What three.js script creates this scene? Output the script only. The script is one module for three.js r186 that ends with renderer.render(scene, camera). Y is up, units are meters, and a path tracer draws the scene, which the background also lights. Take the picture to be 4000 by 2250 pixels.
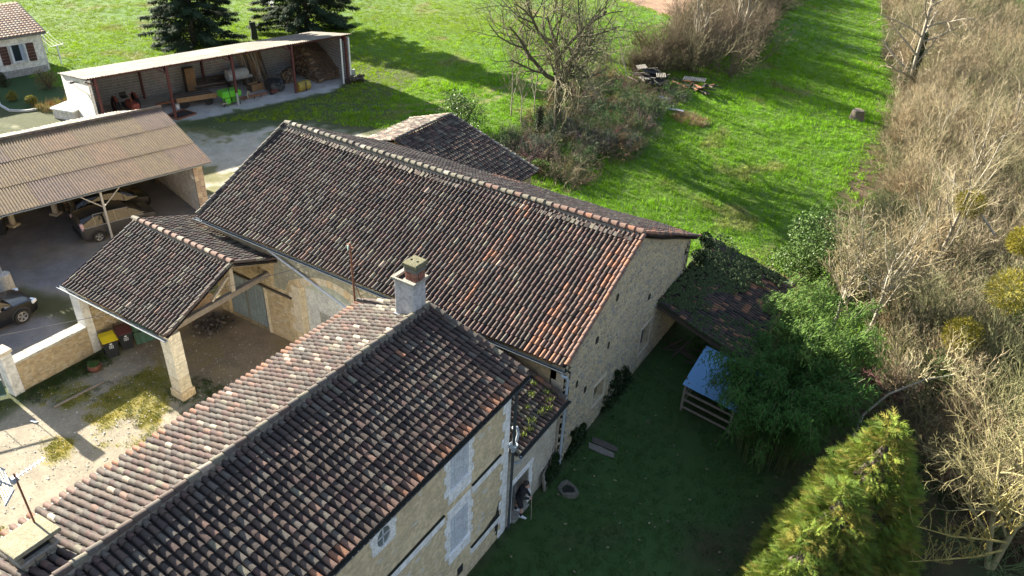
import * as THREE from 'three';
import { mergeGeometries } from 'three/addons/utils/BufferGeometryUtils.js';
import { MarchingCubes } from 'three/addons/objects/MarchingCubes.js';

// ---------------------------------------------------------------- camera, sky, sun, exposure
const scene = new THREE.Scene();
const camera = new THREE.PerspectiveCamera(41.04, 16 / 9, 0.5, 1500);
const YAW = 0.5393, PITCH = 0.5634, ROLL = 0.0485;
{
  const fwd = new THREE.Vector3(-Math.sin(YAW) * Math.cos(PITCH), -Math.sin(PITCH), -Math.cos(YAW) * Math.cos(PITCH));
  const right = new THREE.Vector3(Math.cos(YAW), 0, -Math.sin(YAW));
  const up = new THREE.Vector3().crossVectors(right, fwd);
  const u = right.clone().multiplyScalar(-Math.sin(ROLL)).addScaledVector(up, Math.cos(ROLL));
  camera.position.set(0, 22, 0);
  camera.up.copy(u);
  camera.lookAt(camera.position.clone().add(fwd));
  camera.updateMatrixWorld(true);
}
const SUN_EL = 20.5 * Math.PI / 180, SUN_AZ = 3.5 * Math.PI / 180;
const SUN = new THREE.Vector3(-Math.cos(SUN_EL) * Math.cos(SUN_AZ), Math.sin(SUN_EL), -Math.cos(SUN_EL) * Math.sin(SUN_AZ));
{ // clear late-winter sky: pale horizon, blue zenith, soft brightening towards the sun
  const W = 512, H = 256, d = new Float32Array(W * H * 4), v = new THREE.Vector3();
  for (let y = 0; y < H; y++) for (let x = 0; x < W; x++) {
    const el = ((y + 0.5) / H - 0.5) * Math.PI, az = ((x + 0.5) / W - 0.5) * 2 * Math.PI; v.set(Math.cos(el) * Math.cos(az), Math.sin(el), Math.cos(el) * Math.sin(az));
    const t = Math.pow(Math.max(0, v.y), 0.5), c = Math.max(0, v.dot(SUN)), g = 0.3 * Math.pow(c, 5) + 0.9 * Math.pow(c, 40), i = (y * W + x) * 4, up = v.y > 0 ? 1 : 0.5;
    d[i] = ((0.205 + (0.068 - 0.205) * t) + g * 0.36) * up; d[i + 1] = ((0.22 + (0.105 - 0.22) * t) + g * 0.37) * up; d[i + 2] = ((0.245 + (0.175 - 0.245) * t) + g * 0.32) * up; d[i + 3] = 1;
  }
  const tex = new THREE.DataTexture(d, W, H, THREE.RGBAFormat, THREE.FloatType); tex.mapping = THREE.EquirectangularReflectionMapping; tex.magFilter = THREE.LinearFilter; tex.needsUpdate = true;
  scene.background = tex; scene.environment = tex;
}
const sun = new THREE.DirectionalLight(new THREE.Color(1, 0.92, 0.79), 5);
sun.name = 'sun';
sun.position.copy(SUN).multiplyScalar(150).add(new THREE.Vector3(-25, 0, -40));
sun.target.position.set(-25, 0, -40);
sun.castShadow = true;
sun.shadow.mapSize.set(4096, 4096);
Object.assign(sun.shadow.camera, { left: -90, right: 90, top: 90, bottom: -90, near: 1, far: 400 });
sun.shadow.bias = -0.0005;
scene.add(sun, sun.target);
const renderer = new THREE.WebGLRenderer({ antialias: true });
renderer.toneMapping = THREE.LinearToneMapping;
renderer.toneMappingExposure = 5.2;
renderer.shadowMap.enabled = true;

// ---------------------------------------------------------------- helpers
const V = (x, y, z) => new THREE.Vector3(x, y, z);
const TAU = Math.PI * 2;
function rng(seed) { let a = seed | 0; return () => { a = (a + 0x6d2b79f5) | 0; let t = Math.imul(a ^ (a >>> 15), 1 | a); t = (t + Math.imul(t ^ (t >>> 7), 61 | t)) ^ t; return ((t ^ (t >>> 14)) >>> 0) / 4294967296; }; }
function hash2(x, y) { let h = Math.imul(x | 0, 374761393) + Math.imul(y | 0, 668265263); h = Math.imul(h ^ (h >>> 13), 1274126177); return ((h ^ (h >>> 16)) >>> 0) / 4294967296; }
function noise(x, y) { const xi = Math.floor(x), yi = Math.floor(y), fx = x - xi, fy = y - yi, u = fx * fx * (3 - 2 * fx), v = fy * fy * (3 - 2 * fy);
  const a = hash2(xi, yi), b = hash2(xi + 1, yi), c = hash2(xi, yi + 1), d = hash2(xi + 1, yi + 1); return a + (b - a) * u + (c - a) * v + (a - b - c + d) * u * v; }
function fbm(x, y, o = 4) { let s = 0, a = 0.5, f = 1; for (let i = 0; i < o; i++) { s += a * noise(x * f + i * 17.3, y * f - i * 9.1); a *= 0.5; f *= 2.03; } return s / (1 - Math.pow(0.5, o)); }
const clamp = (x, a = 0, b = 1) => Math.min(b, Math.max(a, x));
const sstep = (a, b, x) => { const t = clamp((x - a) / (b - a)); return t * t * (3 - 2 * t); };
const lerp = (a, b, t) => a + (b - a) * t;
const names = new Map();
function numbered(n) { const k = names.get(n) ?? 0; names.set(n, k + 1); return k ? n + '_' + String(k).padStart(3, '0') : n; }
function shade(o) { o.traverse((m) => { if (m.isMesh) { m.castShadow = true; m.receiveShadow = true; } }); return o; }
function thing(name, label, category, pos = [0, 0, 0], turn = 0, group) {
  const o = new THREE.Group(); o.name = numbered(name); o.position.set(...pos); o.rotation.y = turn;
  o.userData = { label, category }; if (group) o.userData.group = group; scene.add(o); return o;
}
function single(name, geo, mat, label, category, pos = [0, 0, 0], turn = 0, group) {
  const o = new THREE.Mesh(geo, mat); o.name = numbered(name); o.position.set(...pos); o.rotation.y = turn;
  o.userData = { label, category }; if (group) o.userData.group = group; scene.add(o); return o;
}
function structure(name, geo, mat) { const o = new THREE.Mesh(geo, mat); o.name = name; o.userData = { kind: 'structure' }; scene.add(o); return o; }
function part(parent, name, geo, mat, label) { const o = new THREE.Mesh(geo instanceof MB ? geo.build() : geo, mat); o.name = name; if (label) o.userData.label = label; parent.add(o); return o; }
function sub(parent, name) { const o = new THREE.Group(); o.name = name; parent.add(o); return o; }
function copyOf(src, pos, turn, label, scale) { const o = src.clone(); o.name = numbered(src.name.replace(/_\d{3}$/, '')); o.position.set(...pos); o.rotation.y = turn; if (scale) o.scale.setScalar(scale); o.userData = { ...src.userData, label: label ?? src.userData.label }; scene.add(o); return o; }

// A mesh builder: flat faces with planar uv in metres, plus tubes, lathes and extrusions.
class MB {
  constructor(ox = 0, oy = 0, oz = 0) { this.p = []; this.uv = []; this.o = [ox, oy, oz]; this.c = null; }
  v(a, u, w) { this.p.push(a.x - this.o[0], a.y - this.o[1], a.z - this.o[2]); this.uv.push(u, w); }
  tri(a, b, c) { const n = V().crossVectors(b.clone().sub(a), c.clone().sub(a)); const f = (q) => Math.abs(n.y) > Math.abs(n.x) && Math.abs(n.y) > Math.abs(n.z) ? [q.x, q.z] : Math.abs(n.x) > Math.abs(n.z) ? [q.z, q.y] : [q.x, q.y];
    for (const q of [a, b, c]) this.v(q, ...f(q)); return this; }
  quad(a, b, c, d) { this.tri(a, b, c); return this.tri(a, c, d); }
  poly(pts) { for (let i = 1; i + 1 < pts.length; i++) this.tri(pts[0], pts[i], pts[i + 1]); return this; }
  // box between two corners, optionally turned about a vertical axis through its middle
  box(x0, y0, z0, x1, y1, z1, turn = 0, bevel = 0) {
    const cx = (x0 + x1) / 2, cy = (y0 + y1) / 2, cz = (z0 + z1) / 2;
    return this.obox(V(cx, cy, cz), V(Math.cos(turn), 0, -Math.sin(turn)), V(0, 1, 0), V(Math.sin(turn), 0, Math.cos(turn)), Math.abs(x1 - x0) / 2, Math.abs(y1 - y0) / 2, Math.abs(z1 - z0) / 2, bevel);
  }
  obox(c, ax, ay, az, hx, hy, hz, b = 0) {
    const P = (i, j, k) => c.clone().addScaledVector(ax, i).addScaledVector(ay, j).addScaledVector(az, k);
    if (!b) {
      const q = (s) => s;
      const A = P(-hx, -hy, -hz), B = P(hx, -hy, -hz), C = P(hx, hy, -hz), D = P(-hx, hy, -hz), E = P(-hx, -hy, hz), F = P(hx, -hy, hz), G = P(hx, hy, hz), H = P(-hx, hy, hz);
      this.quad(E, F, G, H); this.quad(B, A, D, C); this.quad(F, B, C, G); this.quad(A, E, H, D); this.quad(H, G, C, D); this.quad(A, B, F, E); return this;
    }
    b = Math.min(b, hx * 0.9, hy * 0.9, hz * 0.9);
    const X = hx - b, Y = hy - b, Z = hz - b;
    for (const s of [-1, 1]) {
      const f = (a, e, g, h) => s > 0 ? this.quad(a, e, g, h) : this.quad(h, g, e, a);
      f(P(s * hx, -Y, Z), P(s * hx, -Y, -Z), P(s * hx, Y, -Z), P(s * hx, Y, Z));
      f(P(-X, s * hy, Z), P(X, s * hy, Z), P(X, s * hy, -Z), P(-X, s * hy, -Z));
      f(P(-X, -Y, s * hz), P(X, -Y, s * hz), P(X, Y, s * hz), P(-X, Y, s * hz));
      for (const t of [-1, 1]) {
        const g2 = (a, e, g, h) => s * t > 0 ? this.quad(a, e, g, h) : this.quad(h, g, e, a);
        g2(P(s * hx, t * Y, Z), P(s * hx, t * Y, -Z), P(s * X, t * hy, -Z), P(s * X, t * hy, Z));
        g2(P(s * hx, -Y, t * Z), P(s * hx, Y, t * Z), P(s * X, Y, t * hz), P(s * X, -Y, t * hz));
        g2(P(X, s * Y, t * hz), P(X, s * hy, t * Z), P(-X, s * hy, t * Z), P(-X, s * Y, t * hz));
        for (const w of [-1, 1]) { const a = P(s * hx, t * Y, w * Z), e = P(s * X, t * hy, w * Z), g = P(s * X, t * Y, w * hz); s * t * w > 0 ? this.tri(a, e, g) : this.tri(g, e, a); }
      }
    }
    return this;
  }
  bar(a, b, w, h = w, upv = V(0, 1, 0), bevel = 0) { // a beam from a to b
    const d = b.clone().sub(a), L = d.length(); d.normalize(); let s = V().crossVectors(d, upv); if (s.lengthSq() < 1e-6) s = V(1, 0, 0); s.normalize(); const u = V().crossVectors(s, d);
    return this.obox(a.clone().add(b).multiplyScalar(0.5), d, u, s, L / 2, h / 2, w / 2, bevel);
  }
  tube(pts, radii, sides = 6, caps = true) {
    const R = Array.isArray(radii) ? radii : pts.map(() => radii); let prev = null, up = null, len = 0;
    for (let i = 0; i < pts.length; i++) {
      const d = (i ? pts[i].clone().sub(pts[i - 1]) : pts[1].clone().sub(pts[0])); if (i && i < pts.length - 1) d.normalize().add(pts[i + 1].clone().sub(pts[i]).normalize()); d.normalize();
      if (!up) up = Math.abs(d.y) < 0.9 ? V(0, 1, 0) : V(1, 0, 0);
      const s = V().crossVectors(d, up).normalize(), t = V().crossVectors(s, d).normalize(); up = t;
      const ring = []; for (let k = 0; k < sides; k++) { const a = k / sides * TAU; ring.push(pts[i].clone().addScaledVector(s, Math.cos(a) * R[i]).addScaledVector(t, Math.sin(a) * R[i])); }
      if (prev) { const l2 = len + pts[i].distanceTo(pts[i - 1]); for (let k = 0; k < sides; k++) { const k2 = (k + 1) % sides, u0 = k / sides * TAU * R[i], u1 = (k + 1) / sides * TAU * R[i];
        this.v(prev[k], u0, len); this.v(prev[k2], u1, len); this.v(ring[k2], u1, l2); this.v(prev[k], u0, len); this.v(ring[k2], u1, l2); this.v(ring[k], u0, l2); } len = l2; }
      if (caps && (i === 0 || i === pts.length - 1)) { for (let k = 1; k + 1 < sides; k++) i ? this.tri(ring[0], ring[k], ring[k + 1]) : this.tri(ring[0], ring[k + 1], ring[k]); }
      prev = ring;
    }
    return this;
  }
  lathe(c, prof, sides = 12) { // prof: [radius, height] list
    for (let i = 0; i + 1 < prof.length; i++) for (let k = 0; k < sides; k++) {
      const a = k / sides * TAU, b = (k + 1) / sides * TAU, q = (r, h, t) => V(c.x + Math.cos(t) * r, c.y + h, c.z + Math.sin(t) * r);
      const [r0, h0] = prof[i], [r1, h1] = prof[i + 1]; const A = q(r0, h0, a), B = q(r0, h0, b), C = q(r1, h1, b), D = q(r1, h1, a);
      if (r0 > 1e-5) this.tri(A, C, B); if (r1 > 1e-5) this.tri(A, D, C);
    } return this;
  }
  // polygon in a plane (points as [u, v]) pushed out by a depth
  slab(origin, U, W, pts, depth) {
    const n = V().crossVectors(U, W).normalize(); const sh = pts.map(([u, w]) => new THREE.Vector2(u, w)); if (THREE.ShapeUtils.isClockWise(sh)) sh.reverse();
    const P = (q, d) => origin.clone().addScaledVector(U, q.x).addScaledVector(W, q.y).addScaledVector(n, d);
    for (const [a, b, c] of THREE.ShapeUtils.triangulateShape(sh, [])) { this.tri(P(sh[a], depth), P(sh[b], depth), P(sh[c], depth)); this.tri(P(sh[c], 0), P(sh[b], 0), P(sh[a], 0)); }
    for (let i = 0; i < sh.length; i++) { const a = sh[i], b = sh[(i + 1) % sh.length]; this.quad(P(a, 0), P(b, 0), P(b, depth), P(a, depth)); } return this;
  }
  get n() { return this.p.length / 9; }
  build(smooth = 0) {
    const g = new THREE.BufferGeometry(); g.setAttribute('position', new THREE.Float32BufferAttribute(this.p, 3)); g.setAttribute('uv', new THREE.Float32BufferAttribute(this.uv, 2));
    return smooth ? smoothed(g, smooth) : g;
  }
}
// normals averaged over coincident corners whose faces turn less than the given angle
function smoothed(g, angle = 0.9) {
  const p = g.attributes.position.array, n = new Float32Array(p.length), map = new Map(), fn = [];
  const a = V(), b = V(), c = V();
  for (let i = 0; i < p.length; i += 9) { a.fromArray(p, i); b.fromArray(p, i + 3); c.fromArray(p, i + 6); fn.push(V().crossVectors(b.sub(a), c.sub(a))); }
  const key = (i) => Math.round(p[i] * 2000) + ',' + Math.round(p[i + 1] * 2000) + ',' + Math.round(p[i + 2] * 2000);
  for (let i = 0; i < p.length; i += 3) { const k = key(i); if (!map.has(k)) map.set(k, []); map.get(k).push((i / 9) | 0); }
  const cs = Math.cos(angle), unit = fn.map((f) => f.clone().normalize());
  for (let i = 0; i < p.length; i += 3) { const f = (i / 9) | 0, s = V(); for (const k of map.get(key(i))) if (unit[k].dot(unit[f]) > cs) s.add(fn[k]); s.normalize(); n[i] = s.x; n[i + 1] = s.y; n[i + 2] = s.z; }
  g.setAttribute('normal', new THREE.BufferAttribute(n, 3)); return g;
}
// ---------------------------------------------------------------- textures and materials
function dataTex(w, h, fn, srgb = true) {
  const d = new Uint8Array(w * h * 4); for (let y = 0; y < h; y++) for (let x = 0; x < w; x++) { const c = fn(x, y), i = (y * w + x) * 4; d[i] = clamp(c[0]) * 255; d[i + 1] = clamp(c[1]) * 255; d[i + 2] = clamp(c[2]) * 255; d[i + 3] = 255; }
  const t = new THREE.DataTexture(d, w, h); t.magFilter = THREE.LinearFilter; t.minFilter = THREE.LinearMipmapLinearFilter; t.wrapS = t.wrapT = THREE.RepeatWrapping; if (srgb) t.colorSpace = THREE.SRGBColorSpace; t.needsUpdate = true; return t;
}
const wrapN = (x, y, per, o = 4) => { // tiling fbm
  const fx = x / per, fy = y / per, g = (a, b) => fbm(a, b, o); const u = sstep(0.7, 1, fx), v = sstep(0.7, 1, fy);
  return lerp(lerp(g(x, y), g(x - per, y), u), lerp(g(x, y - per), g(x - per, y - per), u), v);
};
const L2S = (c) => c <= 0.0031308 ? c * 12.92 : 1.055 * Math.pow(c, 1 / 2.4) - 0.055;
const col = (r, g, b) => new THREE.Color().setRGB(r, g, b);
function mat(c, rough = 0.9, opt = {}) { const m = new THREE.MeshStandardMaterial({ roughness: rough, metalness: 0, side: THREE.DoubleSide, ...opt }); m.color = Array.isArray(c) ? col(...c) : new THREE.Color(c); return m; }
// grain maps: grey multipliers around 1 that carry wear, speckle and patches (no light in them)
const grainTex = dataTex(512, 512, (x, y) => { const a = wrapN(x / 16, y / 16, 32, 4), b = hash2(x, y), c = wrapN(x / 64 + 40, y / 64, 8, 3); const v = 0.76 + 0.34 * a + 0.1 * (b - 0.5) + 0.2 * (c - 0.5); return [v, v * 0.995, v * 0.98]; });
const grainBump = dataTex(512, 512, (x, y) => { const a = wrapN(x / 10, y / 10, 51.2, 4) * 0.7 + hash2(x, y) * 0.3; return [a, a, a]; }, false);
const lichenTex = dataTex(512, 512, (x, y) => { // clay speckled with grey and ochre lichen and soot
  const a = wrapN(x / 20, y / 20, 25.6, 4), b = wrapN(x / 9 + 90, y / 9, 56.9, 3), s = hash2(x * 3, y); let v = 0.88 + 0.35 * (a - 0.5) + 0.12 * (s - 0.5), c = [v, v, v];
  if (b > 0.66) c = [v * 1.05, v * 1.1, v * 0.95]; if (b < 0.3) c = [v * 0.6, v * 0.6, v * 0.6]; return c; });
const rep = (t, sx, sy = sx, ox = 0, oy = 0) => { const c = t.clone(); c.repeat.set(sx, sy); c.offset.set(ox, oy); c.needsUpdate = true; return c; };
const grain = (c, rough, scale = 0.5, bump = 0.01, opt = {}) => mat(c, rough, { map: rep(grainTex, scale), bumpMap: rep(grainBump, scale * 2), bumpScale: bump, ...opt });
// ---------------------------------------------------------------- terrain
const T0 = [-104, -136], T1 = [24, 12]; // the mapped area in metres (x, z)
function hgt(x, z) { return -0.08 * clamp(Math.min(x, -1) + 24, 0, 40) * sstep(-34, -48, z) + (fbm(x * 0.12, z * 0.12, 2) - 0.5) * 0.25 * sstep(-34, -50, z); }
const segDist = (x, z, ax, az, bx, bz) => { const dx = bx - ax, dz = bz - az; let t = ((x - ax) * dx + (z - az) * dz) / (dx * dx + dz * dz); t = t < 0 ? 0 : t > 1 ? 1 : t; const ex = x - ax - dx * t, ez = z - az - dz * t; return ex * ex + ez * ez; };
const boxes = new Map(); // outlines as flat lists with their bounds, for speed
function flat(P) { let b = boxes.get(P); if (!b) { b = { f: P.flat(), n: P.length, x0: Math.min(...P.map((p) => p[0])), x1: Math.max(...P.map((p) => p[0])), z0: Math.min(...P.map((p) => p[1])), z1: Math.max(...P.map((p) => p[1])) }; boxes.set(P, b); } return b; }
function polyDist(x, z, P, closed = false) { const b = flat(P), f = b.f; if (x < b.x0 - 9 || x > b.x1 + 9 || z < b.z0 - 9 || z > b.z1 + 9) return 99; let d = 1e9; for (let i = 0; i + 1 < b.n; i++) { const e = segDist(x, z, f[2 * i], f[2 * i + 1], f[2 * i + 2], f[2 * i + 3]); if (e < d) d = e; } if (closed) { const e = segDist(x, z, f[2 * b.n - 2], f[2 * b.n - 1], f[0], f[1]); if (e < d) d = e; } return Math.sqrt(d); }
function inPoly(x, z, P) { const b = flat(P), f = b.f; if (x < b.x0 || x > b.x1 || z < b.z0 || z > b.z1) return false; let r = false; for (let i = 0, j = b.n - 1; i < b.n; j = i++) { const xi = f[2 * i], zi = f[2 * i + 1], xj = f[2 * j], zj = f[2 * j + 1]; if ((zi > z) !== (zj > z) && x < (xj - xi) * (z - zi) / (zj - zi) + xi) r = !r; } return r; }
const inside = (x, z, P) => { const b = flat(P); if (x < b.x0 - 9 || x > b.x1 + 9 || z < b.z0 - 9 || z > b.z1 + 9) return -99; return (inPoly(x, z, P) ? 1 : -1) * polyDist(x, z, P, true); };
const SHED_FLOOR = [[-61.5, -30.5], [-52.0, -29.5], [-47.6, -47.5], [-49, -52.5], [-55.8, -53]];
const GRAVEL = [[-66, -26.5], [-56, -27.8], [-53.6, -29.8], [-51.2, -34], [-48.6, -36.5], [-44.5, -40.5], [-37, -43.4], [-33.4, -42.2], [-31.6, -39], [-31.5, -33], [-28, -32], [-28, -20], [-38, -26], [-42.5, -28.2], [-48.5, -27]];
const DRIVE = [[-60, -14], [-60, 6], [-30.9, 6], [-30.9, -22], [-28.6, -24], [-33, -27], [-38, -26.5], [-46, -28], [-48, -18]];
const COURT = [[-30.6, 8], [-15, 8], [-15, -20], [-31, -20], [-31, -14]];
const PLOUGH = [[-120, -146], [-36, -146], [-34.6, -95.6], [-36.4, -95.4], [-44.8, -99.6], [-60, -107], [-90, -121], [-120, -130]];
const TRACK = [[-46, -43.6], [-40, -48.5], [-36.8, -54], [-35.6, -62], [-35, -72], [-34.6, -83], [-34.2, -97]];
const BEDKERB = [[-72, -31], [-66.8, -29.4], [-65, -28.7], [-63.4, -28.5], [-62.4, -29.2], [-61.6, -31.2], [-62.4, -33]];
const ZONE1 = [[-31, -70], [-26, -74], [-25, -84], [-29, -100], [-32, -116], [-32, -136]];
const ZONE2 = [[-53, -33], [-46.8, -35.5], [-43, -43], [-40, -47], [-47, -49.5], [-49.7, -42]];
const ZONE3 = [[-38, -15], [-33.4, -16.3], [-30.9, -16.8], [-30.9, -14.6], [-34, -14.4], [-39, -13.4]];
const ZONE4 = [[-73, -36], [-72, -31], [-66.8, -29.4], [-63.4, -28.5], [-61.6, -31.2], [-62.4, -33], [-67, -34]];
function zoneColour(x, z) { // sRGB colour of the bare ground
  const n1 = fbm(x * 0.35, z * 0.35, 4), n2 = fbm(x * 1.7 + 40, z * 1.7, 3), n3 = hash2(Math.floor(x * 15), Math.floor(z * 15)), n4 = fbm(x * 0.09 + 7, z * 0.09, 3);
  const j = (n1 - 0.5) * 2.6 + (n2 - 0.5) * 1.2, f = 0.86 + 0.22 * n2 + 0.1 * (n3 - 0.5);
  let c = [0.27 + 0.08 * n4, 0.4 + 0.05 * n1, 0.1]; // field turf
  const mix = (d, t) => { t = clamp(t); c = [lerp(c[0], d[0], t), lerp(c[1], d[1], t), lerp(c[2], d[2], t)]; };
  if (n1 > 0.62) mix([0.42, 0.4, 0.2], (n1 - 0.62) * 4);
  if (x > -9.8 && z > -34) { c = [0.22, 0.34, 0.13]; mix([0.28, 0.25, 0.15], (n1 - 0.52) * 3 + sstep(-4.5, -1, x) * 0.8); mix([0.3, 0.28, 0.2], sstep(0.7, 0.1, x + 9.6) * 0.6); }
  const tr = polyDist(x, z, TRACK); mix([0.5, 0.42, 0.3], (0.42 - Math.abs(tr - 0.75) + (n2 - 0.5) * 0.5) * 2.2 * (0.45 + 0.55 * n1));
  const thick = sstep(-1.2, 1, x + 8 - (z > -56 ? (-z - 34) * 0.16 - 1.4 : z > -84 ? 1.4 : 1.4 + (-84 - z) * 0.22) + j * 0.8); if (z < -32) mix([0.33, 0.27, 0.17], thick);
  if (x > -31 && x < -19 && z < -42 && z > -70) mix([0.3, 0.25, 0.16], 0.85 * sstep(0, 2, Math.min(x + 30.5 + j, -20.5 - x + (z < -52 ? (-52 - z) * -0.15 : 0) + j, z + 69)));
  const hd = polyDist(x, z, ZONE1); mix([0.3, 0.25, 0.16], sstep(5.4, 3.6, hd + j));
  const pl = inside(x, z, PLOUGH) + j * 0.6; mix([0.5 + 0.12 * n2, 0.4 + 0.1 * n2, 0.31 + 0.08 * n3], pl * 0.8 + 0.4);
  const gr = inside(x, z, GRAVEL); const strip = inside(x, z, SHED_FLOOR);
  if (gr > -4 || strip > -7) { mix([0.27, 0.29, 0.15], sstep(-6.5, -4, Math.max(gr - 2, strip))); }
  mix([0.7, 0.67, 0.6].map((v) => v * f), sstep(-0.5, 1.2, gr + j * 1.3) * (0.75 + 0.3 * clamp((n1 - 0.3) * 3)));
  mix([0.36, 0.36, 0.17], sstep(0.53, 0.66, fbm(x * 0.5 + 3, z * 0.5 + 11, 4)) * sstep(-1, 0.5, gr) * 0.7);
  mix([0.72, 0.71, 0.69].map((v) => v * f), sstep(-0.1, 0.5, strip + j * 0.25));
  mix([0.25, 0.3, 0.14], sstep(0, 1, inside(x, z, ZONE2) + j) * (0.75 + 0.25 * n2));
  const dr = inside(x, z, DRIVE); mix([0.48, 0.48, 0.49].map((v) => v * f), sstep(-0.4, 0.4, dr + j * 0.3)); if (dr > 0) mix([0.52, 0.5, 0.46].map((v) => v * f), sstep(0.5, 0.66, n1) * 0.7);
  const verge = inside(x, z, ZONE3); mix([0.23, 0.25, 0.12], sstep(-0.4, 0.5, verge + j * 0.4) * 0.9);
  const co = inside(x, z, COURT); if (co > -0.3) {
    let d = [0.62, 0.58, 0.5].map((v) => v * f); c = co > 0 || c === d ? d : c.map((v, k) => lerp(v, d[k], 0.6));
    const moss = fbm(x * 0.42 + 21, z * 0.42 + 5, 5) * 0.8 + 0.2 * n2; mix([0.42 + 0.1 * n2, 0.44, 0.1], sstep(0.5, 0.58, moss + (n3 - 0.5) * 0.05) * (0.35 + 0.6 * n2));
    mix([0.24, 0.28, 0.13], sstep(1.5, 0.4, x + 30.4 + j * 0.4) * sstep(-16, -14, z)); mix([0.24, 0.27, 0.14], sstep(2.2, 0.6, Math.hypot((x + 23) * 0.8, z + 15.8) + j * 0.6) * 0.85);
    mix([0.56, 0.49, 0.4].map((v) => v * f), sstep(-14.8, -15.8, z + j * 0.3) * 0.8); mix([0.2, 0.17, 0.14], sstep(1.4, 0.3, Math.hypot(x + 28, z + 18.6) + j * 0.3) * 0.8);
    mix([0.25, 0.28, 0.12], sstep(1.6, 0.2, -16.2 - x + j * 0.5) * 0.8);
  }
  const bed = inside(x, z, ZONE4); mix([0.2, 0.3, 0.12], sstep(-0.1, 0.1, bed));
  return c;
}
{
  const N = 2048, sx = (T1[0] - T0[0]) / N, sz = (T1[1] - T0[1]) / N;
  const ground = dataTex(N, N, (i, k) => zoneColour(T0[0] + (i + 0.5) * sx, T0[1] + (k + 0.5) * sz));
  ground.wrapS = ground.wrapT = THREE.ClampToEdgeWrapping;
  const axis = (a, b, lo, hi, step) => { const r = []; for (let v = lo; v < a; v += 40) r.push(v); for (let v = a; v < b; v += step) r.push(v); r.push(b); for (let v = b + 40; v <= hi; v += 40) r.push(v); return r; };
  const X = axis(T0[0], T1[0], -420, 320, 0.8), Z = axis(T0[1], T1[1], -520, 250, 0.8), pos = [], uv = [], idx = [];
  for (const z of Z) for (const x of X) { const rough = inPoly(x, z, PLOUGH) ? (noise(x * 1.1 + z * 0.4, z * 0.35) - 0.5) * 0.3 : 0; pos.push(x, hgt(x, z) + rough, z); uv.push((x - T0[0]) / (T1[0] - T0[0]), (z - T0[1]) / (T1[1] - T0[1])); }
  for (let k = 0; k + 1 < Z.length; k++) for (let i = 0; i + 1 < X.length; i++) { const a = k * X.length + i; idx.push(a, a + X.length, a + 1, a + 1, a + X.length, a + X.length + 1); }
  const g = new THREE.BufferGeometry(); g.setAttribute('position', new THREE.Float32BufferAttribute(pos, 3)); g.setAttribute('uv', new THREE.Float32BufferAttribute(uv, 2)); g.setIndex(idx); g.computeVertexNormals();
  const bump = rep(grainBump, 160, 180);
  structure('terrain', g, mat([1, 1, 1], 0.97, { map: ground, bumpMap: bump, bumpScale: 0.05 }));
}
// ---------------------------------------------------------------- clay roof tiles
// one barrel tile: its length runs along +y (up the slope), its crown along +z; the wide end hangs over the tile below
function tileGeometry(w, len, rise, ox) {
  const m = new MB(), S = 6, th = 0.016, A = [], B = [], C = [];
  for (let k = 0; k <= S; k++) { const a = Math.PI * (k / S), c = -Math.cos(a), s = Math.sin(a);
    A.push(V(c * w * 0.5, 0, s * rise + 0.026)); B.push(V(c * w * 0.4, len, s * rise * 0.82)); C.push(V(c * (w * 0.5 - th), 0, Math.max(0, s * (rise - th)) + 0.022)); }
  for (let k = 0; k < S; k++) m.quad(A[k], A[k + 1], B[k + 1], B[k]);
  const g = m.build(); const uv = g.attributes.uv; for (let i = 0; i < uv.count; i++) uv.setXY(i, g.attributes.position.getX(i) * 2.4 + ox, g.attributes.position.getY(i) * 2.4 + ox * 1.7);
  const top = smoothed(g, 1.2), lip = new MB(); for (let k = 0; k < S; k++) lip.quad(A[k + 1], A[k], C[k], C[k + 1]);
  const lg = lip.build(); lg.setAttribute('normal', new THREE.Float32BufferAttribute(new Float32Array(lg.attributes.position.count * 3).map((_, i) => (i % 3 === 1 ? -1 : 0)), 3));
  return mergeGeometries([top, lg]);
}
const CLAY = { // linear base colours of weathered tiles
  soot: [0.028, 0.022, 0.019], dark: [0.05, 0.036, 0.03], brown: [0.082, 0.055, 0.042], plum: [0.08, 0.046, 0.039], grey: [0.1, 0.083, 0.068], lichen: [0.15, 0.132, 0.095], pink: [0.165, 0.095, 0.07], terra: [0.24, 0.11, 0.062], pale: [0.28, 0.215, 0.165], cream: [0.36, 0.31, 0.24] };
const clayMats = {}; for (const k in CLAY) clayMats[k] = mat(CLAY[k].map((v) => v * 1.25), 0.86, { map: lichenTex, bumpMap: grainBump, bumpScale: 0.004 });
const clayWhite = mat([1.25, 1.25, 1.25], 0.86, { map: lichenTex, bumpMap: grainBump, bumpScale: 0.004 });
const pick = (r, table) => { let s = 0; for (const k in table) s += table[k]; let t = r * s; for (const k in table) { t -= table[k]; if (t <= 0) return k; } return Object.keys(table)[0]; };
const frustum = new THREE.Frustum(); camera.updateProjectionMatrix(); frustum.setFromProjectionMatrix(new THREE.Matrix4().multiplyMatrices(camera.projectionMatrix, camera.matrixWorldInverse.copy(camera.matrixWorld).invert()));
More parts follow.
